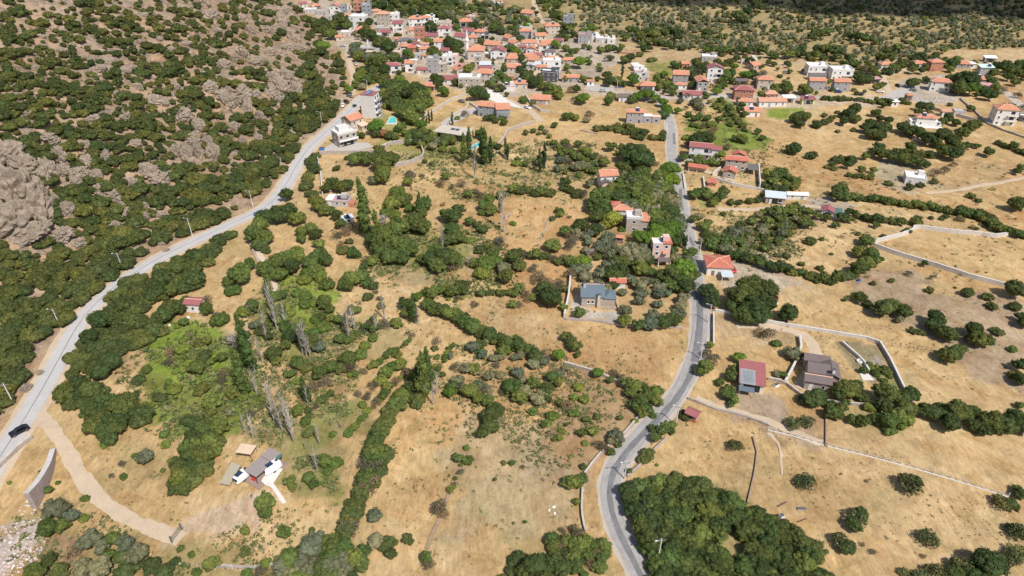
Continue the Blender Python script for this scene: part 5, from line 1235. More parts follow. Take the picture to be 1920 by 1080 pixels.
def rock_mesh(seed, sub=4, amp=.5):
    bm = bmesh.new(); bmesh.ops.create_icosphere(bm, subdivisions=sub, radius=1); off = Vector((seed * 7.3, seed * 3.1, seed * 5.7))
    for v_ in bm.verts:
        c = v_.co.copy(); cell = mn.voronoi(c * 1.9 + off)[0]; r = 1 + amp * (mn.fractal(c * 1.3 + off, 1.0, 2.1, 4) * .55) - .75 * max(0, .3 - (cell[1] - cell[0])) + .06 * mn.noise(c * 6 + off)
        v_.co = c * r; v_.co.x = math.copysign(abs(v_.co.x) ** .85, v_.co.x)
    me = bpy.data.meshes.new("rock"); bm.to_mesh(me); bm.free(); me.materials.append(ROCK); return me
RK = [rock_mesh(k, 5) for k in range(6)]
def rock(x, y, rx, ry, label=None, depth=1.0, rz=None):
    p = P(x, y); s = ppm(p); k = rng.randrange(6)
    o = obj("boulder", RK[k], None, (p.x, p.y, hz(p.x, p.y) + ry / s * .2), rng.uniform(0, 6.3) if rz is None else rz); o.scale = (rx / s, rx / s * .8 * depth, ry / s * 1.05)
    o.rotation_euler.x = rng.uniform(-.35, .35); o.rotation_euler.y = rng.uniform(-.3, .3); return o
BOULD = []
for q in """15,300,34,28 46,318,30,28 38,378,54,60 70,408,34,52 15,430,44,38 62,440,26,20 95,400,10,30 84,345,14,26 20,350,30,30 115,298,16,22 122,325,14,14 92,322,16,22 104,378,10,14 128,398,14,18 144,345,10,16 118,445,26,14 152,458,16,12 75,430,26,10 46,445,34,8 165,310,12,16 150,330,16,16 182,332,12,12
218,372,14,16 188,358,16,10 207,362,12,8 232,395,9,16 240,405,10,14 272,392,10,12 250,425,12,8 276,408,8,10 300,404,12,7 215,424,12,9 300,336,24,13 282,326,22,12 318,330,10,9 268,318,16,10 350,300,16,26 372,292,14,26 400,295,16,22 395,275,12,20 362,268,18,14
395,168,17,13 420,187,18,14 455,180,20,16 440,195,20,15 465,205,12,22 425,172,12,10 440,115,10,14 455,105,12,16 420,125,14,12 345,222,18,16 372,245,14,18 360,262,14,14 178,227,14,10 235,222,14,12 290,190,20,9 310,195,12,8 88,258,22,9 100,265,14,8
528,168,14,20 540,160,14,26 520,185,16,14 552,175,14,18 535,145,12,14 507,178,12,18 560,168,10,12 510,150,16,12 534,28,16,13 528,45,12,18 545,70,14,14 515,62,12,14 555,78,10,12 540,92,14,9 505,100,12,9 570,95,12,8 480,120,14,12 490,225,10,16 500,60,10,10 455,40,10,12 385,10,12,12 395,30,14,10
62,130,8,6 115,97,10,7 135,85,8,5 175,70,6,4 190,130,14,7 205,118,12,6 232,135,12,6 250,128,10,5 150,48,8,5 120,60,7,5 260,80,9,5 335,50,10,7 300,75,8,5 270,30,8,5 350,85,12,7 320,95,10,6 470,60,9,10 410,60,8,7 480,180,12,10 485,260,10,8 440,240,12,10 455,265,10,8 500,300,10,7 430,330,9,7 305,455,12,6 312,470,8,5 197,505,8,6 35,560,10,8 55,648,10,7 50,730,12,9 75,700,8,6
330,290,12,18 245,345,14,10 200,300,12,16 160,275,12,10 255,270,12,8 330,165,10,8 260,165,10,8 220,180,10,8 130,215,10,7 55,215,10,8 30,180,8,6 80,70,6,4 210,40,7,5""".split():
    x, y, rx, ry = map(float, q.split(",")); BOULD.append((rock(x, y, rx, ry), x, y, rx, False))
LIMEW = mat("white_limestone", (.68, .65, .6), var=.15)
wr = rock_mesh(9, 2); wr.materials.clear(); wr.materials.append(LIMEW)
for q in "61,563,5,4 73,562,3,3 37,604,6,4 48,597,4,3 26,600,4,3 12,613,3,3 7,618,4,3 96,532,4,4 110,527,5,3 117,523,4,3 120,530,3,2 352,597,5,3 318,611,3,4 68,505,3,3".split():
    x, y, rx, ry = map(float, q.split(",")); o = rock(x, y, rx, ry); o.data = wr; o.name = "limestone_block"; BOULD.append((o, x, y, rx, True))
# ------------------------------------------------------------------ foliage shapes
bm = bmesh.new(); bmesh.ops.create_icosphere(bm, subdivisions=2, radius=1); ICOV = np.array([v_.co[:] for v_ in bm.verts]); ICOF = np.array([[q.index for q in f.verts] for f in bm.faces]); bm.free()
bm = bmesh.new(); bmesh.ops.create_icosphere(bm, subdivisions=1, radius=1); ICV1 = np.array([v_.co[:] for v_ in bm.verts]); ICF1 = np.array([[q.index for q in f.verts] for f in bm.faces]); bm.free()
def unit(n, g):
    a = g.normal(size=(n, 3)); return a / np.linalg.norm(a, axis=1)[:, None]
def leaves(cen, nrm, size, g, tilt=.7):
    n = len(cen); nn = nrm + g.normal(size=(n, 3)) * tilt; nn /= np.linalg.norm(nn, axis=1)[:, None]
    r = g.normal(size=(n, 3)); u = np.cross(nn, r); u /= np.linalg.norm(u, axis=1)[:, None]; w_ = np.cross(nn, u)
    s1 = (size * g.uniform(.6, 1.5, n))[:, None]; s2 = s1 * g.uniform(.5, .9, n)[:, None]
    v = np.stack([cen - u * s1, cen + w_ * s2, cen + u * s1 * .9, cen - w_ * s2], 1).reshape(-1, 3)
    i = np.arange(n)[:, None] * 4
    return v, np.concatenate([i + [0, 1, 2], i + [0, 2, 3]])
def crown(seed, nl, rl, rz, cz, nleaf, ls, core=True, low=-.35, spread=.95, tilt=.7, hi=True, taper=0.0):
    g = np.random.default_rng(seed); V = []; Fa = []; o = 0
    IV, IF = (ICOV, ICOF) if hi else (ICV1, ICF1)
    def add(v, f):
        nonlocal o
        V.append(v); Fa.append(f + o); o += len(v)
    asym = 1 + g.normal(size=3) * .1; asym[2] = 1
    if core: add(IV * [.76, .76, .76 * rz] * asym * (1 + g.uniform(-.12, .12, len(IV)))[:, None] + [0, 0, cz], IF)
    k = 0
    while k < nl:
        d = unit(1, g)[0]
        if d[2] < low: continue
        r = rl * g.uniform(.6, 1.25); c = d * np.array([1, 1, rz]) * asym * (spread - r * .75) * g.uniform(.75, 1.12); 
        if taper: c[:2] *= 1 - taper * (c[2] / rz)
        c[2] += cz
        if core: add(IV * r * [1, 1, .85] * (1 + g.uniform(-.2, .2, len(IV)))[:, None] + c, IF)
        m = max(4, int(nleaf * (r / rl) ** 2)); q = unit(m, g); q[:, 2] = np.where(q[:, 2] < -.3, -q[:, 2], q[:, 2])
        v, f = leaves(c + q * r * [1, 1, .85] * g.uniform(.88, 1.38, m)[:, None], q, ls, g, tilt); add(v, f); k += 1
    V = np.concatenate(V); V[:, 2] = np.maximum(V[:, 2], -.05); return V, np.concatenate(Fa)
def bare(seed, nb, h, r, up=.9):
    """upright bare branches round a stem"""
    b = MB(); g = random.Random(seed)
    for k in range(nb):
        a = g.uniform(0, 6.28); z0 = g.uniform(.12, .7) * h; L = g.uniform(.25, .42) * h * (1 - z0 / h * .6); q = r * g.uniform(.3, 1)
        m = (q * .6 * math.cos(a), q * .6 * math.sin(a), z0 + L * .3); b.tube((0, 0, z0), m, .05 * r + .012, .03 * r, PALEBARK, 3)
        e_ = (q * math.cos(a), q * math.sin(a), z0 + L * up); b.tube(m, e_, .03 * r, .01 * r, PALEBARK, 3)
        for j in range(3):
            a2 = a + g.uniform(-.9, .9); t_ = (m[0] + q * .35 * math.cos(a2), m[1] + q * .35 * math.sin(a2), m[2] + L * g.uniform(.3, .7)); b.tube(m, t_, .016 * r, .006 * r, PALEBARK, 3)
    return b
KIND = {}
def mk(k, name, n, args, colr, trunk, parts=True, mats=LEAF):
    vs = []
    for i in range(n):
        v, f = crown(100 * len(KIND) + i, **args); me = np_mesh(name + "_crown", v, f, [mats]); vs.append((me, v, f))
    KIND[k] = dict(name=name, v=vs, c=colr, trunk=trunk, parts=parts, cz=args["cz"])
mk('k', "oak_tree", 5, dict(nl=30, rl=.27, rz=.74, cz=.92, nleaf=90, ls=.056), (.078, .106, .031), .9)
mk('v', "olive_tree", 5, dict(nl=17, rl=.31, rz=.72, cz=.85, nleaf=100, ls=.055, spread=1.0), (.175, .185, .105), .8)
mk('p', "pine_tree", 4, dict(nl=36, rl=.27, rz=.62, cz=1.0, nleaf=70, ls=.045, low=-.1, spread=.93), (.105, .175, .028), 1.0)
mk('b', "leafy_tree", 5, dict(nl=28, rl=.27, rz=.78, cz=.85, nleaf=88, ls=.056), (.120, .160, .042), .8)
mk('m', "bush", 6, dict(nl=24, rl=.29, rz=.62, cz=.42, nleaf=90, ls=.056, low=-.1), (.102, .124, .038), 0, False)
KIND['h'] = dict(KIND['m'], name="shrub", c=(.098, .117, .034)); KIND['G'] = dict(KIND['b'], name="garden_tree"); KIND['K'] = dict(KIND['k'], name="shade_tree")
mk('g', "green_bush", 4, dict(nl=20, rl=.29, rz=.60, cz=.4, nleaf=85, ls=.06, low=-.1), (.135, .185, .042), 0, False)
mk('n', "dry_bush", 4, dict(nl=12, rl=.36, rz=.72, cz=.5, nleaf=64, ls=.07, core=False, low=-.2, spread=1.0), (.17, .145, .09), 0, False)
mk('y', "yellow_tree", 1, dict(nl=22, rl=.32, rz=.8, cz=.9, nleaf=60, ls=.085), (.34, .34, .06), .8)
mk('w', "spiky_bush", 3, dict(nl=9, rl=.45, rz=.6, cz=.45, nleaf=110, ls=.09, core=False, low=-.1, tilt=1.2), (.125, .14, .055), 0, False)
mk('x', "maple_tree", 1, dict(nl=16, rl=.34, rz=.8, cz=.85, nleaf=60, ls=.085), (.20, .11, .055), .8)
# columns: unit height 1 at h, r about .12
def column(seed, n, ls, r=.085, z0=.12, top=1.0):
    g = np.random.default_rng(seed); V = []; Fa = []; o = 0
    for k in range(16):
        z = z0 + (top - z0) * (k + .5) / 16; rr = r * math.sin(math.pi * min(1, (z - z0 * .6) / (top - z0 * .6)) ** .8) ** .7 + .01
        c = np.array([g.normal() * rr * .35, g.normal() * rr * .35, z]); v = ICOV * [rr * .75, rr * .75, .07] * (1 + g.uniform(-.22, .22, len(ICOV)))[:, None] + c; V.append(v); Fa.append(ICOF + o); o += len(v)
        q = unit(n, g); v, f = leaves(c + q * [rr * 1.05, rr * 1.05, .06] * g.uniform(.85, 1.3, n)[:, None], q + [0, 0, .5], ls, g, .6); V.append(v); Fa.append(f + o); o += len(v)
    return np.concatenate(V), np.concatenate(Fa)
POP = [np_mesh("poplar_crown", *column(500 + i, 60, .014), [LEAF]) for i in range(3)]; CYP = [np_mesh("cypress_crown", *column(520 + i, 60, .009, r=.075, z0=.04), [LEAF]) for i in range(2)]
BAREP = [bare(700 + i, 22, 1.0, .10).mesh("bare_branches") for i in range(3)]; BAREF = [bare(740 + i, 26, 1.0, .45, .6).mesh("bare_branches") for i in range(3)]
TH = {}
def trunk_mesh(k, h, pale=False):
    if (k, pale) not in TH:
        b = MB(); g = random.Random(5); m = PALEBARK if pale else BARK
        if k == 'col': b.tube((0, 0, -.04), (0, 0, .5), .018, .012, m, 7); b.tube((0, 0, .5), (0, 0, .97), .012, .003, m, 6)
        else:
            b.tube((0, 0, -.3), (.02, .02, h * .45), .09, .07, m, 7)
            for j in range(4):
                a = j * 1.57 + .4; b.tube((.02, .02, h * .42), (.4 * math.cos(a), .4 * math.sin(a), h * .95), .05, .02, m, 5)
        TH[(k, pale)] = b.mesh("trunk")
    return TH[(k, pale)]
VEG = []   # (object, photo x, photo y, kind, size m, colour word, group, near word)
CW = {'k': ["dark green", "deep green", "mid green"], 'v': ["silvery green", "grey green", "dull olive"], 'p': ["bright green", "fresh green", "vivid green"], 'b': ["leafy green", "fresh green", "mid green"],
      'm': ["dark green", "olive green", "mid green"], 'h': ["dark green", "olive green", "dull green"], 'G': ["leafy green", "fresh green", "mid green"], 'K': ["dark green", "deep green", "mid green"], 'g': ["bright green", "light green", "yellowish green"], 'n': ["brownish", "greyish brown", "faded"], 'y': ["bright yellow"] * 3, 'w': ["olive green", "dark green", "dull green"], 'x': ["reddish brown"] * 3,
      't': ["green", "fresh green", "mid green"], 'c': ["dark green", "deep green", "green"], 'd': ["bare grey", "pale bare", "leafless"], 'f': ["bare grey", "grey leafless", "pale bare"]}
def tint(k, g=None):
    g = g or rng; c = KIND[k]["c"] if k in KIND else {'t': (.085, .130, .035), 'c': (.04, .065, .025)}.get(k, (.2, .17, .1))
    j = g.randrange(3); f = {0: 1.0, 1: .82, 2: 1.22}[j] * g.uniform(.9, 1.12); warm = {0: 0, 1: -.04, 2: .08}[j] + g.uniform(-.05, .07)
    return (c[0] * f * (1 + warm * 1.6), c[1] * f, c[2] * f * (1 - warm)), j
def bigk(k): return k in KIND and KIND[k]["parts"]
OCC = []
SPEC = []
def plant(k, x, y, r, grp=None, where=None, flat=1.0):
    if r < 1: return
    if grp and ("village" in grp or "garden" in grp or "hamlet" in grp or "villas" in grp): k = {'b': 'G', 'k': 'K'}.get(k, k)
    if k == 'm' and where == 'hill': k = 'h'
    SPEC.append((k, x, y, r * (1.0 if where == 'hill' else .9 if k in "GK" and y < 165 and x < 1100 else 1.0 if k in 'mgnGK' else 1.06), grp, where, flat))
def plant_now(k, x, y, r, grp=None, where=None, flat=1.0):
    """x, y, r: centre and half width of the crown in the photograph"""
    p = P(x, y); s = ppm(p); cz = KIND[k]["cz"]; dy = cz * r * cosang(p) * flat; p = P(x, y + dy * .9); s = ppm(p); R = r / s * 1.04
    me, v, f = KIND[k]["v"][rng.randrange(len(KIND[k]["v"]))]; c, j = tint(k); rz = rng.uniform(0, 6.28); sc = (R * rng.uniform(.9, 1.1), R * rng.uniform(.9, 1.1), R * rng.uniform(.85, 1.15) * flat)
    z = hz(p.x, p.y); nm = KIND[k]["name"]
    if KIND[k]["parts"] and r >= 5:
        e = obj(nm, None, None, (p.x, p.y, z - .05)); e.rotation_euler.z = rz
        cr = obj("crown", me, e); cr.scale = sc; cr.color = (*c, 1); t = obj("trunk", trunk_mesh(k, KIND[k]["cz"]), e); t.scale = sc
    else:
        e = obj(nm, me, None, (p.x, p.y, z - .03)); e.rotation_euler.z = rz; e.scale = sc; e.color = (*c, 1)
    VEG.append((e, x, y, k, R, CW[k][j], grp, where)); return e
def tall(k, x, y, hpx, grp=None, where=None, wide=1.0):
    """foot in the photograph and height in px"""
    p = P(x, y); h = hpx / (ppm(p) * cosang(p)); c, j = tint('t' if k in 'td' else 'c')
    e = obj({'t': "poplar_tree", 'c': "cypress_tree", 'd': "bare_poplar", 'f': "bare_tree"}[k], None, None, (p.x, p.y, hz(p.x, p.y) - .1)); e.rotation_euler.z = rng.uniform(0, 6.28)
    if k in 'td': e.rotation_euler.x = rng.uniform(-.04, .04); e.rotation_euler.y = rng.uniform(-.06, .06)
    me = {'t': POP, 'c': CYP, 'd': BAREP, 'f': BAREF}[k]; cr = obj("crown" if k in 'tc' else "branches", me[rng.randrange(len(me))], e); cr.scale = (h * wide, h * wide, h); cr.color = (*c, 1)
    t = obj("trunk", trunk_mesh('col', 1, k in 'td'), e); t.scale = (h * .8, h * .8, h * (.97 if k in 'td' else .5))
    if k == 't': b_ = obj("branches", BAREP[0], e); b_.scale = (h * .8, h * .8, h * .8)
    VEG.append((e, x, y - hpx * .5, k, h / 4, CW[k][j], grp, where)); return e
def plants(s, grp, where=None):
    for q in s.split():
        a = q.split(","); k = a[3]
        if k in 'tcdf': tall(k, float(a[0]), float(a[1]), float(a[2]), grp, where, float(a[4]) if len(a) > 4 else 1.0)
        else: plant(k, float(a[0]), float(a[1]), float(a[2]), grp, where)
MASS = []
def mass_add(k, x, y, r, q=0):
    p = P(x, y + KIND[k]["cz"] * r * .4); R = r / ppm(p) * 1.05; MASS.append((k, p.x, p.y, hz(p.x, p.y), R, q))
def on_road(x, y, m=1.0):
    for a, b, w_ in ROADP:
        if (a - x) ** 2 + (b - y) ** 2 < (w_ + m) ** 2: return True
    return False
HOUSEXY = np.array([(h_[0], h_[1]) for h_ in HOUSES])
def fill(s, mix, r0, r1, sp, prob=1.0, grp=None, where=None, holes=(), mass=0.0, patch=0.0, seed=0, asp=.68, cap=9999, avoid=0):
    poly = pts(s); g = random.Random(seed * 77 + int(poly[0][0])); hs = [pts(q) for q in holes]; out = []
    xs = [q[0] for q in poly]; ys = [q[1] for q in poly]; y = min(ys); row = 0
    while y < max(ys):
        x = min(xs) + (sp / 2 if row % 2 else 0)
        while x < max(xs):
            a = x + g.uniform(-.38, .38) * sp; b = y + g.uniform(-.38, .38) * sp * asp
            pr = prob
            if patch: pr = prob + patch * math.sin(a / 23 + 2 * math.sin(b / 17)) * math.sin(b / 13 + 1.7 * math.sin(a / 31))
            if in_poly(a, b, poly) and g.random() < pr and not any(in_poly(a, b, q) for q in hs): out.append((b, a))
            x += sp
        y += sp * asp; row += 1
    for b, a in out:
        k = g.choice(mix); r = g.uniform(r0, r1)
        if k in KIND and avoid and len(HOUSEXY) and np.min(np.hypot(HOUSEXY[:, 0] - a, (HOUSEXY[:, 1] - 4 - b) * 1.2)) < avoid: continue
        if g.random() < mass: mass_add(k, a, b, r)
        else: plant(k, a, b, r, grp, where)
def row(s, mix, r0, r1, sp, grp=None, where=None, jit=.25, seed=0):
    g = random.Random(seed + len(s)); line = resample([Vector((x, y, 0)) for x, y in pts(s)], sp)
    for q in sorted(line, key=lambda v_: v_.y): plant(g.choice(mix), q.x + g.uniform(-jit, jit) * sp, q.y + g.uniform(-jit, jit) * sp * .7, g.uniform(r0, r1), grp, where)

# ---- mountainside scrub, 20 px cells read off the photograph (coverage 0-9)
HILL = """753181186653475183625377728762
58625258957446726663556877753
8665238888767757885854746673656
986716545756832568565555645488
645651435467343267688645553455
752565673527327547888535434546
88557688548328688785623752356
997578575598788888774626532645
987787567889854646861132642365
76766567885873145884411365334
8886675687368677588731125545
988777536857888753665444666768
8844886787888886467676567666
8988786678787585335687678666
148972468754786535378657765
12778355887687467735856577
333973458888767685684678654
012266584788787888788856
10014688434867754777882
1000136468864562768885
410022368884857378784
2200267788568766663
86225647888773552
84123538898834
77674667888641
878888775883
478874688
88534675
8833673
863462
4425
6667
877
874
87
86
7
6
5"""
g = random.Random(3); cand = []
for ry, ln in enumerate(HILL.split("\n")):
    for rx, ch in enumerate(ln):
        if ch == ' ': continue
        for k in range(8):
            if g.random() < int(ch) / 9 * .85:
                cand.append((rx * 20 + g.uniform(-3, 22), ry * 20 + g.uniform(-3, 22), int(ch)))
g.shuffle(cand); kept = []
for x, y, c in cand:
    p = P(x, y)
    if float(foot_dist(p.x, p.y)) < 2.5: continue
    r = (6.9 + y * .0145) * g.choice([.55, .75, .9, 1.1, 1.4]) * g.uniform(.9, 1.1)
    if any(abs(x - a) < 12 and (x - a) ** 2 + ((y - b) * 1.3) ** 2 < ((r + q) * (.43 if c >= 8 else .47 if c > 5 else .55)) ** 2 for a, b, q, _ in kept): continue
    if any(abs(x - bx) < br * .8 and abs(y - by) < br * .7 for _, bx, by, br, _w in BOULD): continue
    kept.append((x, y, r, c))
fill("560,185 600,176 634,190 634,215 612,232 590,246 560,250", ['m'], 7, 12, 11, .8, "scrub on the mountainside", "hill", seed=31)
fill("560,100 600,95 640,110 650,150 640,185 600,176 560,180", ['m'], 4, 9, 13, .5, "scrub on the mountainside", "hill", seed=32)
fill("520,250 575,250 560,290 530,325 500,350 470,370 480,320", ['m'], 7, 12, 14, .6, "scrub on the mountainside", "hill", seed=33)
for x, y, r, c in kept: plant('m', x, y, r, "scrub on the mountainside", "hill")
print("hill shrubs", len(kept))
# beyond the picture's left and upper edge the scrub goes on
for _ in range(260):
    x = g.uniform(-260, -8); y = g.uniform(20, 900); p = P(x, y)
    if float(foot_dist(p.x, p.y)) > 3: mass_add('h', x, y, (6.5 + y * .016) * g.uniform(.8, 1.3))
# ---- thickets right of the western road
TW = "thicket below the western road"
fill("262,548 300,505 350,488 385,470 430,430 455,428 440,450 400,478 385,505 372,540 352,545 330,560 320,600 300,605 285,640 245,655 215,690 150,722 132,700 146,660 165,615 188,580 225,545 262,520", ['m', 'm', 'm', 'k'], 13, 19, 19, .97, TW, None, ["265,583 300,562 340,540 345,552 300,600 275,605", "190,700 225,690 225,722 200,725"], avoid=26, seed=1)
fill("105,728 150,715 205,735 225,760 245,740 285,765 285,790 240,800 215,830 195,830 172,800 148,775 130,755", ['m', 'm', 'k', 'k'], 13, 20, 18, .95, TW, seed=2)
plants("197,835,10,g 193,818,9,b 310,815,11,g 312,835,11,g 275,857,15,v 230,870,8,n 253,855,7,g 232,895,8,g 92,921,9,b 18,905,5,g 75,885,4,n 307,882,6,g 210,892,6,n 160,935,9,g 110,905,5,g 500,945,20,b 462,997,9,b 460,1035,12,m 400,1055,14,b 360,1040,9,g 338,1030,7,m 345,1060,8,g 500,960,14,b", "bushes around the dirt track")
fill("372,790 420,795 425,830 395,880 360,925 330,915 322,885 328,850 345,820", ['m', 'm', 'k', 'b'], 14, 20, 20, .95, "dark clump above the dirt track", seed=3)
plants("110,955,20,v 138,968,14,v 95,992,20,b 120,985,14,b 160,972,10,g 175,1010,18,v 195,1025,16,v 215,1010,14,b 240,1020,17,v 262,1040,18,v 140,1038,14,n 205,1042,12,g 230,1045,14,m 95,1050,16,m 70,1075,20,b 115,1072,18,m 160,1065,20,v 195,1065,20,v 240,1070,20,m 285,1060,18,m 310,1075,20,m 180,1090,18,v 330,1055,9,k 370,1075,12,g 395,1062,12,m", "trees at the bottom left corner")
# brambles and bushes in the green hollow
fill("270,640 300,605 360,600 410,610 440,650 470,700 480,760 470,810 440,830 400,835 350,810 300,780 262,760 255,720 280,690", ['g', 'g', 'b', 'n', 'm'], 7, 13, 28, .36, "bushes in the green hollow", patch=.3, seed=4)
fill("520,530 560,510 620,545 640,600 600,640 540,630 500,600", ['g', 'g', 'b'], 10, 16, 22, .7, "brambles between the bare poplars", seed=5)
plants("372,688,16,b 385,670,14,m 415,600,18,g 460,585,16,g 475,575,14,b 440,545,16,g 455,515,22,b 432,528,12,b 495,620,14,m 350,568,14,k 335,585,12,k 322,592,12,k 390,580,13,b 392,562,10,n 408,590,7,v 345,545,10,k 365,480,17,k 380,492,14,m 470,497,12,b 395,775,14,m 400,755,16,b 385,810,16,b 430,772,9,v 330,730,14,g 300,745,12,m 345,655,14,g 380,730,16,m 420,700,12,n 440,735,14,b 360,790,18,m 415,800,16,b", "bushes in the green hollow")
# left of the hollow: hedges between the roads
plants("""490,425,16,b 500,412,15,k 520,405,17,k 545,400,18,k 560,412,14,b 478,440,18,b 500,445,16,b 488,460,16,m 500,470,10,m 541,372,12,k 523,393,8,m 567,435,12,b 585,430,12,b 568,452,9,b 595,445,12,k 600,462,10,b 600,480,16,b 614,490,12,b 540,485,18,b 560,480,16,b 520,495,18,b 500,505,16,b 525,515,16,b 550,500,16,k 585,492,16,b 595,508,14,b
 580,515,16,g 600,520,15,g 615,535,16,g 655,455,9,m 640,460,8,n 665,475,12,b 645,470,12,m 670,480,9,g 690,490,12,n 630,445,10,n 648,435,12,n 640,425,10,b 685,500,10,m 660,525,16,b 680,520,14,b 650,535,14,b 690,535,10,b 700,540,10,m 620,400,10,b 610,395,12,b 632,408,12,k 600,385,14,b 590,375,12,m 585,365,13,m 575,350,14,m 580,335,14,m 590,320,14,m 585,305,13,m 592,295,10,m 660,425,12,n 640,350,13,k 655,352,12,k 625,350,12,k 612,358,10,k 632,318,8,m 672,300,14,b 690,300,14,b 655,298,8,m 720,302,21,k 735,298,14,k 712,288,13,k 720,318,12,b 718,333,16,b 700,340,9,v 770,330,13,n 765,345,10,b 792,330,6,n 797,305,5,b 810,308,5,b""", "trees between the two roads")
plants("""745,365,18,g 758,375,16,b 735,385,16,b 770,390,10,p 728,400,14,g 720,415,16,f 742,405,14,g 795,385,14,b 790,400,12,b 775,420,18,k 790,425,16,k 760,425,18,b 745,430,18,b 720,440,16,b 705,450,16,b 720,470,18,b 745,462,18,b 765,470,18,b 735,485,16,b 755,485,14,k 700,490,12,b
 840,405,14,k 850,410,14,k 860,400,12,k 848,430,16,b 855,445,16,b 840,450,14,b 870,450,10,g 820,470,16,k 810,485,18,k 835,485,18,k 850,490,16,b 820,500,16,b 795,485,12,b 850,500,12,n 910,385,14,b 920,395,12,b 918,375,12,g 905,400,10,g 940,370,10,b 878,368,10,b 830,345,10,n 835,335,8,b 848,352,7,n 865,345,10,n 877,362,9,n 900,370,9,n 890,360,8,n
 880,420,9,b 905,435,10,b 895,425,8,k 875,452,8,g 885,450,8,g 830,385,5,n 910,500,22,g 925,490,18,g 905,515,16,g 895,495,14,g 950,518,16,k 942,505,12,v 975,500,14,m 960,485,14,b 925,470,12,m 935,460,12,n 900,470,12,m 915,462,10,m 940,450,10,n 962,420,6,g""", "trees in the middle of the valley")
plants("690,447,108,t,.9 712,465,70,t,.9 704,480,55,t,.9 676,440,40,t 945,435,95,d 938,400,30,t 830,470,55,d 830,455,40,d 789,410,50,t,.9 805,395,30,t 1012,324,44,c 1020,316,48,c 950,295,36,t 952,300,30,c 890,335,75,d 905,302,60,t 920,308,50,t 880,300,60,t,.9 910,310,66,t 870,306,55,t,.9 848,235,24,t 810,227,22,c 805,232,24,c 800,236,20,c 887,256,14,c 892,257,14,c 1166,146,30,c 1284,467,26,c 1280,466,24,c 1044,320,14,c", "tall slim trees of the valley")
plants("480,700,90,t,.9 492,680,60,d 468,670,80,t,.9 465,745,90,t,.9 450,720,60,d 482,740,60,d 500,640,70,d 520,620,90,d,1.2 535,615,60,d 512,590,70,d 568,665,80,d,1.2 575,670,78,d,1.2 582,670,50,d 655,638,70,d 650,630,60,d 665,620,60,d,1.2 705,625,45,d 722,600,58,d 780,608,55,t 785,610,40,d 797,750,85,t,.9 805,735,80,t,.9 790,725,60,t,.9 812,760,45,d 818,740,50,d 515,793,95,d 530,810,80,d,1.2 550,825,90,d 540,795,75,d 580,755,50,t 578,760,44,d 475,825,60,d 462,815,50,d 640,805,30,d 622,800,24,d 600,835,44,d 552,832,25,d 573,843,24,d 595,885,60,d", "poplars in the green hollow")
plants("470,590,26,f 455,660,46,f 440,655,40,f 720,425,28,f 880,500,22,f 1103,485,24,f 505,560,60,t 985,345,14,f", "leafless grey trees")
# diagonal hedges of the middle
row("800,572 822,582 845,590 868,602", ['b', 'b', 'k'], 11, 15, 11, "hedge across the middle", seed=1); row("870,605 895,618 920,632 945,645 975,652 1000,668", ['m', 'b', 'k'], 10, 15, 11, "hedge across the middle", seed=2)
row("800,552 830,545 860,548", ['b', 'k'], 10, 13, 12, "hedge across the middle", seed=3); row("895,552 930,550 965,552", ['m', 'b'], 7, 9, 10, "hedge across the middle", seed=4)
row("790,700 782,715 770,735 752,745 740,765 730,780 718,800 706,825 700,845", ['m', 'm', 'b'], 14, 19, 11, "long hedge slanting to the bottom", seed=5)
row("772,712 790,735 782,755", ['m'], 14, 17, 14, "long hedge slanting to the bottom"); row("704,850 695,870 688,895 690,912", ['m', 'n', 'b'], 17, 22, 13, "long hedge slanting to the bottom", seed=6)
row("680,925 668,945 660,965 655,985 648,1000", ['m', 'm', 'n'], 17, 23, 13, "long hedge slanting to the bottom", seed=7); row("700,845 720,850 715,870 700,900", ['m', 'b'], 14, 18, 14, "long hedge slanting to the bottom", seed=8)
fill("600,1015 650,1005 685,1015 680,1095 520,1100 540,1050 560,1030", ['m', 'b', 'b', 'v'], 15, 22, 22, .95, "thicket at the bottom centre", seed=6); fill("480,1060 540,1035 560,1100 400,1100", ['b', 'n', 'g'], 10, 14, 20, .6, "thicket at the bottom centre", seed=16)
plants("705,968,14,v 706,1015,14,v 728,1020,18,m 733,1040,14,m 765,1012,12,m 825,953,17,n 832,965,12,n 803,1060,14,n 800,1048,12,b 860,862,10,b 878,865,10,g 875,840,8,g 845,920,8,b 865,885,7,n 922,780,17,k 932,772,14,k 918,800,17,k 905,815,13,k 930,790,12,v 925,765,12,b 897,745,14,b 880,735,16,b 865,730,12,n 845,735,12,p 850,728,10,b 915,750,12,b 905,735,14,n 858,715,11,v 940,735,7,n", "bushes on the lower slope")
row("690,530 700,545 715,560", ['n'], 5, 7, 12, "low bushes"); 
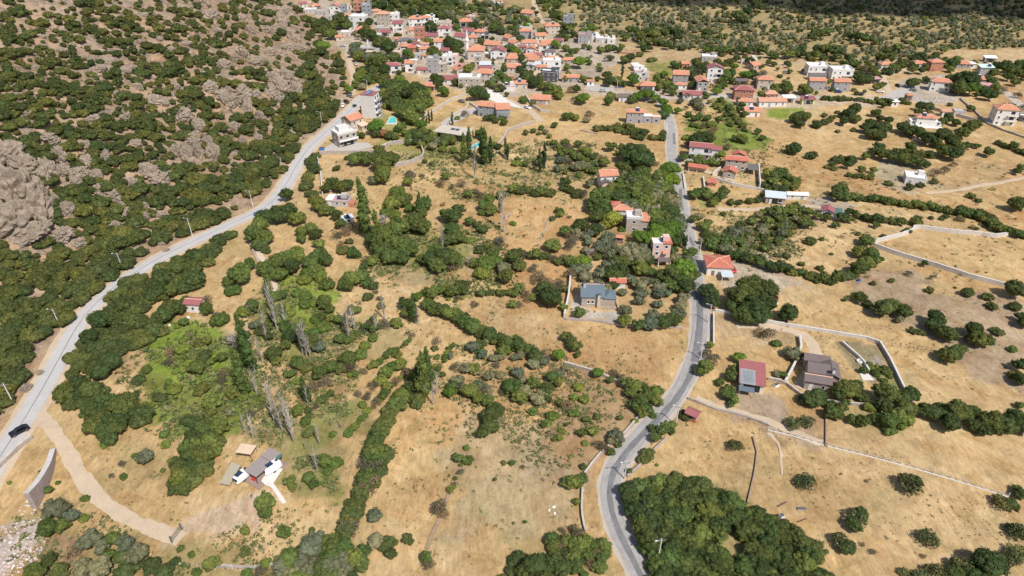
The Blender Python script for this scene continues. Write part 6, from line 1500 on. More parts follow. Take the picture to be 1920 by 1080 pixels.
plants("""560,680,14,b 575,690,13,m 600,700,14,b 620,690,14,b 640,690,16,m 660,690,14,n 655,675,16,b 675,665,14,g 610,720,14,n 590,725,12,n 685,650,12,g 700,635,12,g 640,640,10,b 545,705,10,b 560,715,10,g 752,685,12,b 735,690,14,g 725,700,12,b 715,715,12,g 700,725,10,n 745,668,10,m 690,745,10,n 680,760,10,g 690,770,8,g 672,740,8,n 765,625,6,n 820,640,9,n 815,655,8,m 820,670,7,g 818,690,8,g 830,705,6,b 745,605,12,b 765,585,14,b 760,575,12,k 785,555,8,p 828,560,0.1,n
 600,595,12,m 620,600,10,b 640,605,10,b 665,580,12,b 690,560,10,m 715,575,8,m 720,610,14,n 700,620,10,b 545,635,14,k 537,650,12,k 515,665,14,k 520,680,10,b 500,610,8,b 585,640,14,k 600,650,12,v 595,635,10,v 505,635,9,k 480,610,9,v 870,545,13,k 862,540,9,k 860,560,7,n 841,562,5,g 853,565,5,g 868,560,5,g 890,572,8,n 560,770,12,b 575,790,12,g 580,810,14,m 610,865,12,b 630,870,14,g 615,885,10,g 580,895,12,b 590,910,10,b 545,905,10,b 551,915,9,b 535,1000,13,b 585,995,6,b 625,815,7,g""", "bushes between the poplars")
row("775,632 748,655 718,674 690,692 660,706", ['n', 'b', 'g'], 5, 9, 10, "bushy terrace lines"); row("850,648 835,672 826,690 818,705", ['b', 'n'], 5, 8, 9, "bushy terrace lines")
row("760,700 735,722 715,748 690,770 672,790 655,812", ['b', 'n', 'g'], 6, 10, 10, "bushy terrace lines", seed=3); row("700,600 680,618 655,640", ['n', 'b'], 6, 9, 10, "bushy terrace lines", seed=4)
row("620,740 600,760 580,770", ['b', 'n'], 5, 9, 10, "bushy terrace lines", seed=5); row("870,865 858,890 850,915", ['n', 'b'], 4, 7, 12, "bushy terrace lines", seed=6)
# orchard of olives, centre
plants("""858,690,12,n 845,668,7,v 875,690,12,v 890,692,12,b 905,665,10,v 887,652,12,v 900,650,10,b 912,640,9,v 925,672,9,v 940,668,8,v 895,698,8,v 918,705,10,v 938,705,8,v 930,685,8,n 952,718,8,v 860,708,6,v 955,692,4,b 905,725,10,v 895,720,8,v 915,735,10,v 945,660,12,b 968,642,11,b 985,655,14,b 975,668,10,v 1000,685,10,v 970,700,11,v 1020,675,10,v 1047,668,12,p 1060,690,9,v 1050,700,9,v 1070,642,12,k 1078,655,12,k 1060,635,9,k 1083,668,8,k 980,712,10,v 962,728,16,b 985,735,14,v 1000,720,12,b 1035,708,13,b 1025,730,14,k 1045,720,10,b 975,745,14,b 1010,745,14,v 965,655,10,m 965,670,9,v 1020,660,6,n""", "olive orchard of the middle")
row("896,662 905,648 915,636", ['g'], 6, 8, 8, "bright bushes in the orchard")
plants("""1085,728,12,g 1075,745,10,g 1095,750,10,g 1025,752,11,b 1000,772,10,g 1035,782,12,g 1025,795,9,g 1060,762,12,n 1075,775,11,g 1100,788,8,b 1120,785,6,b 1122,782,5,b 1050,758,9,b 1123,728,4,g 1162,785,6,b 1063,797,4,b 1020,800,6,b 1048,820,8,g 1090,815,9,b 1110,812,10,b 1096,832,8,g 1038,825,6,g 1053,808,7,g 1120,700,10,p 1165,712,12,n 1175,722,12,b 1190,725,14,b 1205,730,10,b 1180,740,12,b 1200,755,14,k 1215,745,13,b 1225,740,12,b 1190,765,12,b 1210,770,12,b 1230,755,12,b 1205,778,10,b 1235,735,10,b 1150,702,10,n 1145,715,9,b 1225,780,8,g 1190,790,7,g 1155,820,14,v 1150,825,12,v 1130,840,11,n 1120,835,9,n 1145,850,8,b 1160,836,7,b 1075,905,16,b 1090,900,12,b 1062,908,10,b 1093,877,7,k 1080,943,7,b 980,877,5,n 960,870,6,b 945,870,5,b 928,900,4,b 1078,997,8,g 1029,1017,9,b 1055,995,8,n 985,980,4,b 963,982,3,b""", "bushes by the asphalt road")
fill("1020,1015 1080,1000 1140,1015 1150,1045 1110,1075 1060,1070 1040,1040", ['b', 'm', 'b', 'n'], 10, 15, 18, .85, "low thicket left of the asphalt road", seed=7)
plants("970,1050,18,m 1005,1065,24,k 1035,1060,18,k 985,1075,18,k 1055,1070,16,k 960,1075,16,m 1080,1065,10,g 1095,1080,10,g 940,1090,14,m 1020,1090,20,k", "dark trees at the bottom centre")
# the dark wood right of the bend
fill("1172,915 1215,900 1262,902 1300,905 1330,925 1370,935 1400,955 1440,980 1490,1000 1520,1030 1548,1085 1560,1125 1240,1125 1222,1070 1210,1030 1195,995 1178,955", ['k', 'k', 'k', 'm', 'b', 'b', 'g'], 12, 20, 15, .98, "dark wood right of the bend", None, ["1344,982 1374,980 1392,1010 1404,1056 1372,1058 1346,1022", "1308,1008 1346,1008 1346,1036 1310,1036"], seed=8)
plants("1280,915,22,w 1262,905,14,n 1310,930,20,g 1325,950,20,g 1300,945,16,b 1335,925,12,n 1405,965,12,g 1425,975,10,b 1445,990,12,k 1398,945,3,m", "dark wood right of the bend")
plants("1214,853,15,m 1205,862,12,m 1240,810,12,b 1255,800,10,b 1228,825,10,b 1180,885,6,b 1222,805,8,b 1285,780,12,m 1255,808,9,m 1232,872,4,g", "bushes by the asphalt road")
plants("1325,550,18,k 1335,565,14,k 1320,690,16,b 1335,675,12,n 1325,665,12,n 1310,700,10,b 1330,650,7,b 1366,735,10,b 1370,710,12,b 1380,695,12,b 1383,670,11,p 1365,745,12,b 1375,750,10,g 1370,760,8,b 1350,720,8,b 1455,645,9,g 1485,665,13,v 1475,660,10,v 1465,705,8,b 1456,700,8,v 1440,630,14,n 1425,625,12,n 1487,795,14,w 1480,790,0.2,n", "trees by the road and the drive")
plants("1405,540,26,k 1430,550,22,k 1385,560,22,k 1410,575,24,k 1390,590,18,k 1420,590,20,k 1440,570,16,k 1370,575,14,k 1400,600,14,k 1475,590,17,k 1465,598,10,k", "great oaks behind the gate")
plants("1655,580,18,k 1670,575,16,k 1690,585,14,k 1685,600,8,v 1645,590,12,k 1610,565,12,k 1625,573,10,m 1600,560,8,b 1585,563,6,b 1750,597,17,k 1745,610,14,k 1770,627,16,k 1725,625,9,m 1710,622,8,m 1755,620,10,k 1820,620,15,k 1830,638,15,k 1845,645,13,k 1812,640,10,k 1868,622,12,m 1918,605,14,k 1780,660,17,k 1770,668,14,k 1795,662,12,k 1895,655,9,g 1907,690,13,k 1910,712,14,k 1895,705,10,m 1858,575,11,m 1812,550,13,m 1850,558,11,m 1900,575,14,m 1895,545,17,k 1742,546,9,m 1790,540,3,m 1905,650,0.1,n 1908,598,10,k", "oaks on the eastern pasture")
plants("1523,745,20,k 1533,740,14,k 1505,750,10,k 1585,730,22,k 1570,738,16,k 1600,722,14,k 1615,745,10,k 1655,740,22,k 1650,760,16,k 1690,745,18,k 1705,740,14,k 1695,765,18,k 1680,780,18,b 1660,790,18,b 1640,785,14,b 1615,790,14,b 1595,785,12,b 1560,775,16,b 1575,765,12,k 1557,760,10,b 1630,765,14,g 1700,790,14,g 1665,805,14,g 1690,800,10,g 1585,757,8,b 1618,695,8,b 1628,683,6,b 1640,698,8,b 1730,770,14,k 1750,775,18,k 1785,770,24,k 1800,775,20,k 1775,795,18,k 1820,775,16,k 1760,765,12,k 1850,790,22,k 1875,795,22,k 1895,790,20,k 1915,800,20,k 1840,805,14,k 1825,800,12,k 1905,780,14,k 1862,805,12,k 1910,760,8,k", "trees around the vegetable garden")
row("1632,690 1640,700 1650,710 1660,718", ['g'], 5, 7, 9, "vegetable rows"); row("1642,688 1655,696 1668,706", ['g'], 5, 7, 9, "vegetable rows"); row("1655,690 1668,700", ['b'], 5, 6, 9, "vegetable rows")
plants("1705,912,22,w 1712,908,14,k 1508,905,15,w 1378,840,14,w 1512,792,12,w 1603,972,20,w 1597,985,14,k 1610,965,12,k 1578,1020,18,w 1585,1025,14,k 1738,1012,15,w 1625,902,4,n 1576,889,3,n 1880,948,18,w 1890,945,14,k 1872,940,10,m 1910,925,12,k 1905,1000,18,w 1895,992,12,w 1905,1035,16,w 1895,1045,14,w 1845,1058,26,k 1835,1050,18,k 1800,1065,18,w 1790,1072,14,k 1750,1075,16,w 1720,1080,18,w 1700,1075,12,w 1903,917,7,b 1635,1035,7,n 1500,1000,8,n 1520,1015,8,n 1615,1020,6,n 1730,1043,6,n 1483,830,0.2,n", "single trees on the straw slope")
row("1780,1075 1800,1068 1828,1078", ['w', 'k'], 14, 18, 16, "single trees on the straw slope")
# orchard around the blue house
plants("""1070,515,12,n 1085,505,14,v 1050,535,13,n 1095,520,12,v 1060,545,9,m 1140,500,12,v 1155,495,14,k 1145,510,14,k 1160,510,16,k 1150,520,14,k 1125,515,12,v 1135,490,0.2,n 1167,549,8,v 1120,535,11,v 1132,545,12,v 1150,540,9,k 1135,560,9,v 1200,551,10,v 1198,565,10,v 1235,553,9,v 1250,550,9,v 1234,570,9,v 1172,582,12,v 1170,602,13,b 1196,614,11,b 1085,592,11,b 1220,605,14,v 1240,605,14,k 1258,600,14,k 1270,590,12,v 1275,575,12,v 1280,560,12,v 1225,592,12,v 1265,605,12,b 1245,595,10,v 1200,535,12,v 1210,528,12,v 1180,525,10,v 1235,540,12,v 1255,540,12,b 1262,530,12,b 1270,545,10,k 1215,545,7,v 1250,530,12,b
 1230,530,8,b 1190,500,12,b 1200,505,16,b 1215,515,12,b 1240,515,14,k 1260,515,18,k 1280,508,22,p 1290,518,18,k 1275,525,16,k 1300,515,12,p 1285,540,14,k 1180,480,22,v 1195,485,20,v 1170,490,16,k 1205,475,16,v 1210,490,14,k 1225,500,0.2,n 1185,465,14,b 1200,445,16,p 1220,450,14,p 1235,435,22,p 1255,435,20,p 1245,445,16,p 1270,445,14,k 1275,455,12,k 1265,460,10,k 1290,480,12,b 1300,475,8,b 1285,492,12,v 1265,485,12,v 1260,475,10,k 1160,470,10,v 1130,470,10,v 1120,465,12,v 1135,455,12,v 1140,445,12,v 1145,465,14,v 1145,480,12,v 1110,475,10,n 1120,485,8,b 1100,470,9,v 1103,455,9,v 1097,445,8,v 1115,430,14,k 1090,420,14,k 1085,430,10,k 1105,440,9,v 1080,440,10,v 1070,445,12,n 1060,440,10,b 1075,455,14,n 1065,465,9,n 1100,500,10,v 1093,490,14,p 1075,495,10,p 1080,505,10,m 1035,460,14,b 1040,470,10,b 1060,430,8,g 1055,485,8,n""", "orchard west of the asphalt road")
row("960,475 985,480 1005,480 1030,485 1050,490 1075,495", ['m', 'b', 'n'], 8, 12, 11, "scrub line in the middle"); row("960,575 1000,560 1030,550", ['b', 'n'], 7, 9, 14, "scrub"); plants("1010,520,14,n 1020,540,16,k 1030,560,20,k 1015,555,14,n 1040,570,12,k 1025,530,12,n 975,545,12,b 985,555,10,n 1000,505,10,n 1000,530,6,n 1058,580,8,b", "bushes in the golden field")
fill("1130,330 1180,320 1215,330 1250,330 1268,380 1275,430 1240,430 1200,420 1170,395 1140,360", ['b', 'b', 'k', 'v'], 13, 20, 17, .95, "grove around the white house", seed=9, avoid=16)
plants("1190,345,20,b 1195,365,26,b 1185,390,20,b 1210,385,18,b 1125,372,22,b 1115,385,18,b 1130,395,18,b 1120,405,14,k 1148,412,18,y 1140,420,12,y 1128,425,9,v 1256,316,17,p 1247,322,12,p 1256,339,17,p 1250,345,12,p 1165,430,8,g 1060,345,10,k 1200,300,22,k 1185,292,20,k 1195,285,18,k 1215,297,14,k 1165,322,12,k 1160,330,10,k 1175,312,8,b 1105,345,9,v 1085,330,9,g 1240,428,12,k 1250,420,14,v 1230,400,14,v 1263,400,10,b", "grove around the white house")
row("960,358 985,356 1005,362 1030,365", ['m', 'b'], 9, 12, 11, "scrub line on the upper meadow"); row("1060,355 1075,360 1090,368", ['m', 'n'], 10, 13, 12, "scrub line on the upper meadow"); row("1120,245 1160,240 1200,252 1230,262 1245,258", ['m', 'm', 'k'], 7, 10, 10, "long hedge under the grey house", seed=3)
row("1142,243 1170,248 1200,260", ['m'], 7, 9, 10, "long hedge under the grey house", seed=9)
plants("968,308,8,g 985,310,8,b 970,303,7,b 1010,305,9,v 1055,292,10,b 1068,288,8,b 1050,300,8,v 1060,280,9,n 1045,278,8,m 1075,295,8,b 1085,300,10,b 1095,310,10,v 1080,315,9,v 1100,290,10,b 1110,300,8,b 1115,325,9,b 1105,315,8,v 1130,310,10,b 1045,318,8,v 1060,325,6,b 1027,345,6,g 1048,398,8,b 1050,405,7,b 1068,408,5,n 1035,412,7,m 1055,300,7,n 1145,280,10,b 1165,278,6,k 1160,290,7,b 1230,308,7,n 1215,318,7,n 1212,320,8,n", "scattered bushes on the upper meadow")
fill("1040,260 1075,265 1110,275 1130,300 1110,330 1085,320 1050,300 1035,285", ['b', 'v', 'n', 'b'], 5, 9, 13, .5, "scattered bushes on the upper meadow", seed=10)
plants("985,249,6,k 1000,245,6,b 1010,250,5,b 1015,240,6,b 1022,248,6,v 1030,255,6,b 1028,268,6,b 1040,235,7,b 1060,220,9,b 1070,218,8,b 1080,222,7,b 1105,215,9,n 1100,225,7,v 1095,185,11,p 1090,188,10,p 1075,188,7,n 1073,170,9,n 1080,168,8,k 1040,172,13,b 1030,165,9,k 1048,180,9,b 1025,178,9,b 980,186,8,b 1000,195,6,b 1010,150,14,k 1000,155,14,k 1018,162,11,k 990,148,12,k 1030,158,8,b 1145,182,10,b 1140,192,8,b 1160,150,6,b 1192,182,11,p 1210,180,11,p 1218,178,10,p 1228,185,9,p 1185,188,9,b 1242,193,9,p 1248,203,10,p 1250,210,10,p 1245,215,10,k 1138,143,9,k 1145,150,10,k 1140,155,10,k 1152,152,8,b 1186,148,10,p 1188,155,8,p 1160,155,8,b 1170,158,7,b 1122,127,4,p 1085,119,11,p 1100,112,6,b 1105,118,6,b 1123,122,5,p 1125,130,6,b 1085,145,6,p 1093,150,8,b 1105,152,8,b 1120,148,6,b 1075,140,0.2,n 1062,128,8,b 1065,140,8,b 1060,148,8,b 1139,113,9,n 1145,110,6,b 1108,107,4,n 1270,208,7,p 1288,182,9,n 1262,180,0.2,n", "trees of the upper village edge")
# eastern hedges and trees
row("1590,372 1620,374 1650,378 1680,382 1710,388 1740,390 1765,395 1790,400 1810,405", ['m', 'm', 'b'], 7.5, 10, 7, "long hedge across the eastern pasture", seed=4)
row("1800,395 1830,408 1850,420 1865,430 1890,438 1925,445", ['m', 'b'], 8, 11, 8, "long hedge across the eastern pasture", seed=5); row("1835,402 1860,412 1870,425", ['m'], 7, 9, 8, "long hedge across the eastern pasture", seed=6)
row("1650,297 1670,300 1690,304 1710,308 1728,314", ['k'], 10, 12, 7, "dark tree row behind the square white house", seed=1); row("1565,303 1580,300 1600,305 1590,312", ['k', 'm'], 8, 10, 10, "trees north of the square white house")
row("1635,285 1660,288 1690,288 1720,292 1745,294", ['k', 'm'], 6, 8, 9, "hedge on the far pasture"); plants("1640,290,12,k 1645,280,9,k 1705,282,12,k 1765,283,15,k 1785,290,14,k 1795,285,12,k 1810,278,9,k 1620,297,8,b 1850,290,9,k 1830,277,6,b 1655,276,6,m 1655,252,0.2,n 1488,278,14,k 1520,296,10,m 1562,302,5,k 1560,310,7,m 1550,315,6,m 1563,318,6,m 1578,348,11,m 1615,320,8,m 1635,323,7,b 1665,346,8,m 1704,354,9,m 1725,350,8,m 1750,343,8,m 1770,322,9,n 1748,325,10,n 1787,310,8,n 1820,370,8,m 1833,378,7,m 1900,385,14,k 1915,390,12,k 1912,320,9,k 1905,325,7,k 1848,290,7,k 1605,332,6,m 1632,332,7,m 1590,330,7,m", "bushes on the far pasture")
row("1590,330 1610,332 1630,335", ['m'], 5, 7, 8, "bushes on the far pasture"); row("1870,270 1895,278 1930,292", ['m', 'b'], 6, 9, 9, "bushes on the far pasture")
plants("1565,372,12,k 1572,365,12,b 1585,375,8,b 1500,398,10,b 1490,390,8,b 1515,400,9,b 1480,400,12,b 1460,403,12,b 1510,410,10,m 1530,408,9,k 1550,412,8,k 1575,412,10,k 1590,415,8,k 1510,425,10,b 1505,420,9,b 1475,438,9,m 1565,425,7,b 1640,425,7,k 1715,418,12,m 1720,412,8,m 1700,435,7,m 1608,440,5,m 1655,445,6,m 1620,450,13,b 1625,460,11,b 1610,472,14,b 1630,478,14,b 1620,495,16,b 1605,505,14,b 1640,492,12,b 1518,453,12,m 1540,450,5,m 1475,442,8,m 1460,450,8,m 1458,458,8,m 1457,480,7,m 1474,482,7,m 1465,495,8,m 1502,497,7,m 1537,505,8,m 1558,477,4,m 1797,412,8,n 1772,408,7,m 1800,412,7,m 1765,412,5,m 1731,497,6,k 1788,525,0.2,n 1703,515,7,n 1748,522,7,n 1658,444,4,m 1745,410,5,m 1820,428,4,m 1830,430,5,m 1671,528,6,m 1636,533,6,m", "bushes of the eastern slope")
row("1440,505 1470,507 1490,513 1510,515", ['k', 'm'], 9, 12, 9, "dark hedge below the eastern slope", seed=2); row("1515,518 1540,525 1560,525 1580,522 1600,515", ['k', 'm'], 10, 13, 9, "dark hedge below the eastern slope", seed=3); row("1440,500 1410,492 1390,485 1370,482", ['k', 'b'], 9, 12, 11, "dark hedge below the eastern slope", seed=7)
row("1590,400 1615,410 1640,415 1660,415 1690,420", ['k', 'm'], 7, 10, 9, "tree row above the paddock", seed=5)
fill("1350,440 1400,410 1440,395 1500,405 1490,425 1440,450 1440,475 1400,480 1350,470", ['m', 'b', 'v'], 7, 10, 12, .75, "scrub on the green slope", patch=.3, seed=11)
plants("1325,440,12,m 1335,450,14,b 1318,430,10,b 1330,465,12,b 1345,470,10,m 1360,455,12,b 1317,455,8,b 1298,415,8,b 1310,405,8,v 1325,420,7,b 1345,465,6,n 1300,370,12,b 1315,365,12,b 1325,372,10,b 1340,378,10,k 1350,375,12,k 1355,365,9,k 1335,385,8,b 1370,382,8,m 1385,382,8,m 1405,380,10,m 1420,378,9,m 1355,403,6,m 1330,420,6,b 1427,368,6,b 1437,362,8,b 1355,353,4,b 1348,290,11,p 1300,275,12,k 1305,262,14,k 1315,258,14,k 1322,268,12,k 1295,275,8,k 1330,265,10,k 1290,310,8,b 1305,308,8,b 1320,308,8,b 1335,308,8,b 1345,310,7,b 1280,300,8,b 1310,300,7,b 1295,298,7,b 1270,430,0.2,n 1365,275,7,n 1362,280,5,m 1360,265,5,n 1380,265,6,b 1395,268,6,b 1420,250,7,b 1428,262,7,b 1390,275,0.2,n", "bushes near the asphalt road's upper end")
row("1435,330 1450,340 1440,350 1430,345", ['m', 'b'], 8, 10, 9, "scrub"); fill("1440,318 1460,322 1500,335 1500,360 1470,362 1440,352", ['b', 'm'], 7, 11, 11, .8, "scrub below the orange field", seed=12); row("1300,235 1320,240 1340,232 1350,225", ['b', 'n', 'g'], 6, 8, 10, "bushes in the swale")
row("1352,190 1365,205 1375,220 1385,232 1395,245", ['m', 'b', 'm'], 5, 8, 7, "hedge down the green swale", seed=3); row("1330,195 1345,205 1360,220 1370,235", ['b', 'g'], 4, 7, 9, "hedge down the green swale", seed=4); fill("1290,235 1330,228 1345,245 1440,262 1430,275 1330,262 1280,262", ['b', 'g', 'n'], 5, 9, 15, .55, "bushes in the swale", seed=13)
plants("""1490,222,11,k 1500,215,10,k 1510,220,10,k 1497,232,10,k 1485,225,8,k 1530,235,12,m 1545,232,10,m 1555,228,8,m 1600,208,12,k 1590,215,11,k 1575,218,6,m 1580,228,9,k 1598,222,9,k 1605,225,8,k 1545,218,6,m 1560,222,6,m 1570,212,5,m 1640,212,9,k 1648,222,9,k 1630,232,12,k 1625,240,12,k 1645,245,14,k 1635,250,14,k 1655,240,12,k 1665,225,8,k 1650,255,10,k 1600,245,6,m 1570,248,5,m 1665,190,6,k 1740,215,9,n 1775,222,11,k 1765,228,10,k 1790,230,9,k 1815,240,14,k 1825,235,10,k 1800,250,12,k 1760,255,14,k 1770,250,12,k 1745,258,9,k 1705,245,14,k 1690,240,12,k 1700,248,10,k 1720,252,12,k 1735,262,14,k 1780,268,14,k 1755,270,10,k 1700,195,7,m 1725,200,10,k 1738,203,10,k 1690,192,7,m 1655,198,6,k 1680,200,0.2,n 1720,213,8,k 1818,203,7,k 1780,198,5,m 1725,198,6,k
 1805,155,22,k 1795,165,18,k 1815,165,16,p 1790,150,12,k 1780,158,10,k 1780,145,8,k 1712,157,9,k 1720,152,8,k 1705,158,9,k 1738,152,6,k 1733,148,6,k 1852,180,12,k 1840,172,10,b 1865,165,10,b 1858,155,9,b 1850,150,8,b 1878,170,9,n 1870,178,8,n 1825,160,8,k 1835,150,6,k 1862,150,7,b 1900,155,9,k 1895,200,6,m 1830,178,5,b 1895,135,12,k 1880,128,12,k 1905,128,14,k 1915,140,12,k 1865,125,10,k 1840,125,9,k 1860,138,10,k 1785,122,8,k 1795,120,7,k 1755,118,10,k 1748,123,8,k 1770,112,6,k 1780,130,8,b 1825,118,7,b 1888,145,9,k 1740,130,0.2,n 1916,205,8,n 1905,180,9,n 1880,198,6,k""", "trees of the eastern hamlet")
row("1545,186 1570,188 1600,188 1630,192 1655,196", ['m', 'b'], 4.5, 6.5, 7, "hedge below the cross road", seed=2); row("1640,190 1660,193 1670,195", ['k', 'm'], 5, 7, 7, "hedge below the cross road")
row("1510,132 1530,128 1560,130 1580,128", ['m', 'k'], 5, 7, 9, "trees behind the modern villas"); plants("1605,145,10,k 1615,150,12,k 1608,138,9,k 1625,148,10,k 1640,140,9,k 1635,132,10,k 1645,148,7,k 1622,135,8,n 1505,168,12,b 1512,172,10,k 1470,165,12,b 1475,168,10,k 1450,168,10,b 1460,160,5,b 1555,153,5,b 1560,168,5,b 1600,168,5,b 1605,175,5,b 1570,130,8,k 1550,125,6,b 1530,175,4,b 1480,135,5,b 1462,145,5,m 1478,148,4,m 1450,120,6,k 1475,118,6,k 1490,112,6,n 1620,172,4,b 1640,165,7,b 1648,162,7,b 1655,158,6,b 1440,160,6,b 1590,200,0.2,n", "trees near the modern villas")
plants("1375,125,8,p 1365,118,8,k 1355,122,8,k 1345,118,8,k 1320,125,12,k 1312,130,12,k 1305,120,10,k 1330,128,10,k 1340,108,6,m 1395,112,8,k 1405,115,8,k 1380,110,8,k 1355,105,6,m 1425,125,6,k 1410,140,9,k 1400,142,8,p 1393,140,8,p 1430,138,7,n 1425,145,9,v 1420,150,8,v 1365,140,14,b 1360,148,10,b 1370,152,8,b 1350,150,8,b 1355,160,9,b 1345,165,8,b 1300,135,12,n 1290,138,12,k 1280,140,12,k 1298,143,10,k 1308,140,10,n 1298,160,9,k 1305,158,8,b 1270,125,8,k 1262,122,7,b 1245,140,8,p 1235,142,8,g 1230,150,8,b 1240,155,8,b 1250,160,9,b 1260,168,9,b 1235,165,7,b 1225,155,6,b 1380,163,7,k 1395,165,8,k 1405,168,8,k 1388,166,8,k 1342,172,9,p 1320,176,7,b 1260,175,7,k 1245,175,5,k 1305,188,8,v 1300,192,8,v 1310,198,7,v 1312,202,8,v 1310,190,6,v 1325,180,7,b 1275,190,6,v 1285,205,6,n 1290,215,7,b 1310,220,8,b 1325,222,8,b 1300,222,8,b 1385,190,7,k 1390,198,7,k 1385,205,7,b 1395,215,7,b 1440,195,4,b 1455,170,7,b 1432,170,7,v 1438,176,8,v 1425,178,7,b 1440,118,6,k 1415,100,5,n 1220,115,7,m 1200,105,7,m 1180,110,9,k 1170,112,9,k 1228,112,5,b", "trees of the hamlet by the crossroads")
# village trees
plants("""640,42,18,k 625,50,12,k 652,48,12,k 596,50,14,k 606,40,11,k 588,42,9,m 610,60,13,k 622,66,13,b 607,88,13,p 598,80,10,k 604,98,11,k 636,100,6,b 636,120,13,m 640,136,9,m 655,170,8,p 650,160,6,b 645,148,6,m 668,98,11,v 675,108,12,b 662,88,7,v 672,84,8,k 690,108,11,v 695,118,12,k 718,82,17,k 730,92,14,k 712,78,10,k 712,120,20,k 700,135,16,k 722,132,14,k 705,105,12,k 740,110,14,k 750,118,10,k 695,145,12,k 680,62,10,k 695,68,12,k 705,72,9,k 688,55,10,k 672,72,6,n 692,45,10,k 685,32,0.2,n 680,50,8,k 765,102,9,p 772,106,8,b 808,50,12,k 800,52,9,k 815,55,10,k 790,70,4,b 745,67,7,k 812,98,13,k 818,103,12,k 803,105,8,b 845,85,15,k 858,88,13,k 855,96,10,k 840,75,8,b 878,130,12,b 885,126,8,b 815,147,11,k 824,152,12,k 820,160,10,k 855,155,9,k 750,152,10,p 760,158,10,b 735,160,12,b 728,155,8,n 780,165,12,k 790,172,12,k 775,180,10,b 832,172,10,p 836,176,8,b 675,148,14,b 688,150,14,b 682,140,12,b 672,135,8,k 668,160,10,b 680,163,8,v 705,148,10,k 718,148,9,k 725,145,8,k 700,155,6,g 680,130,8,b 770,80,6,b 803,80,10,b 812,78,8,b 784,95,6,k 750,70,6,k
 895,178,14,k 905,176,10,b 912,182,8,b 880,172,6,g 878,165,5,b 865,162,5,b 775,220,9,v 808,193,8,b 803,197,6,b 858,222,7,g 873,215,8,n 912,222,7,k 922,222,7,k 930,226,7,b 945,230,8,b 940,222,6,g 704,240,14,p 710,235,12,p 705,250,10,k 722,252,9,x 732,255,10,b 742,256,9,b 752,240,10,b 745,245,8,b 760,250,9,b 768,258,10,b 775,248,9,b 790,238,11,p 795,248,11,b 785,255,12,k 800,262,11,k 812,258,10,b 805,250,8,k 820,268,10,v 838,262,12,k 848,265,10,k 832,270,9,b 780,265,9,k 765,268,7,b 790,272,8,b 900,252,9,p 905,258,8,b 928,272,7,b 935,275,7,k 920,276,6,b 868,258,8,t 812,275,9,v 830,280,8,b 850,282,8,b 675,252,8,b 680,255,7,b 690,205,6,b 683,204,6,k 665,200,4,k 683,170,0.2,n 700,125,0.2,n 935,265,0.2,n""".replace(",8,t", ",14,t"), "village and garden trees")
plants("962,97,10,p 968,100,9,p 950,92,7,b 972,110,10,t 978,108,9,k 977,112,8,k 983,122,8,k 960,60,9,k 965,68,8,k 977,75,8,k 988,48,8,p 993,46,6,p 1000,58,6,b 1013,60,8,b 1018,62,8,k 1040,84,8,p 1046,86,6,p 1045,75,8,n 930,48,12,b 925,55,10,b 935,40,8,n 940,60,8,k 1005,28,6,k 1008,38,6,v 1000,20,5,k 905,80,10,k 900,76,7,k 912,98,5,k 925,125,6,k 925,115,5,k 935,140,9,b 930,148,9,b 945,145,9,b 950,155,9,b 925,150,7,v 915,140,6,b 945,130,7,b 950,125,5,b 955,150,7,b 925,160,9,b 932,165,9,n 940,165,8,k 915,158,8,b 950,180,5,k 982,190,6,b 968,150,6,b 880,55,6,b 885,48,8,k 870,50,6,k 895,52,9,k 860,60,6,b 857,52,8,b 866,96,7,b 1000,160,9,k 985,140,10,k 975,130,9,k 1012,145,8,b 1060,92,8,b 1070,98,8,b 1080,95,8,b 1050,70,8,k 1062,72,8,b 1075,65,8,k 1085,70,8,b 1090,60,8,b 1070,58,8,b 1055,62,8,k 1100,58,6,p 1108,50,8,p 1112,56,7,p 1125,95,8,b 1140,92,8,b 1150,90,7,k 1105,90,6,b 1095,88,6,b 1165,88,6,b 1160,95,6,k".replace("972,110,10,t", "972,115,22,t"), "village and garden trees")
fill("716,155 760,165 800,170 808,188 790,220 778,232 760,236 742,215 722,200 718,175", ['b', 'b', 'b', 'k', 'g'], 9, 13, 11, .96, "dense trees behind the apartment block", seed=14)
fill("745,30 700,12 690,-12 760,-12 860,-14 870,0 845,30 815,50 790,35", ['k', 'b', 'k'], 6, 9, 10, .95, "forest at the top of the village", seed=15, avoid=9, mass=.0)
fill("835,0 930,8 980,20 1000,50 960,70 925,60 900,60 880,30 850,60 830,40", ['v', 'v', 'b', 'k'], 5, 8, 9, .8, "olive trees above the village", seed=16, avoid=9, mass=.55)
fill("985,-12 1060,-12 1050,20 1080,55 1060,62 1035,40 1020,15 1005,10 1012,0", ['k', 'b'], 5, 8, 8, .9, "forest at the top street", seed=17, avoid=9, mass=.3)
fill("560,-12 690,-12 690,20 640,5 600,6", ['k', 'b'], 4, 7, 11, .5, "forest at the top of the village", seed=18, avoid=8)
fill("668,25 700,42 760,55 800,60 860,60 900,70 1000,80 1050,90 1080,110 1050,150 1000,160 940,170 870,160 800,150 740,140 700,100 650,70", ['k', 'b', 'b', 'v'], 4, 6.5, 13, .34, "small garden trees in the village", seed=19, avoid=11)
fill("1240,115 1330,98 1440,100 1640,130 1600,150 1450,170 1260,185 1240,150", ['m', 'b', 'k'], 3, 6, 24, .3, "bushes among the eastern houses", seed=20, avoid=14)
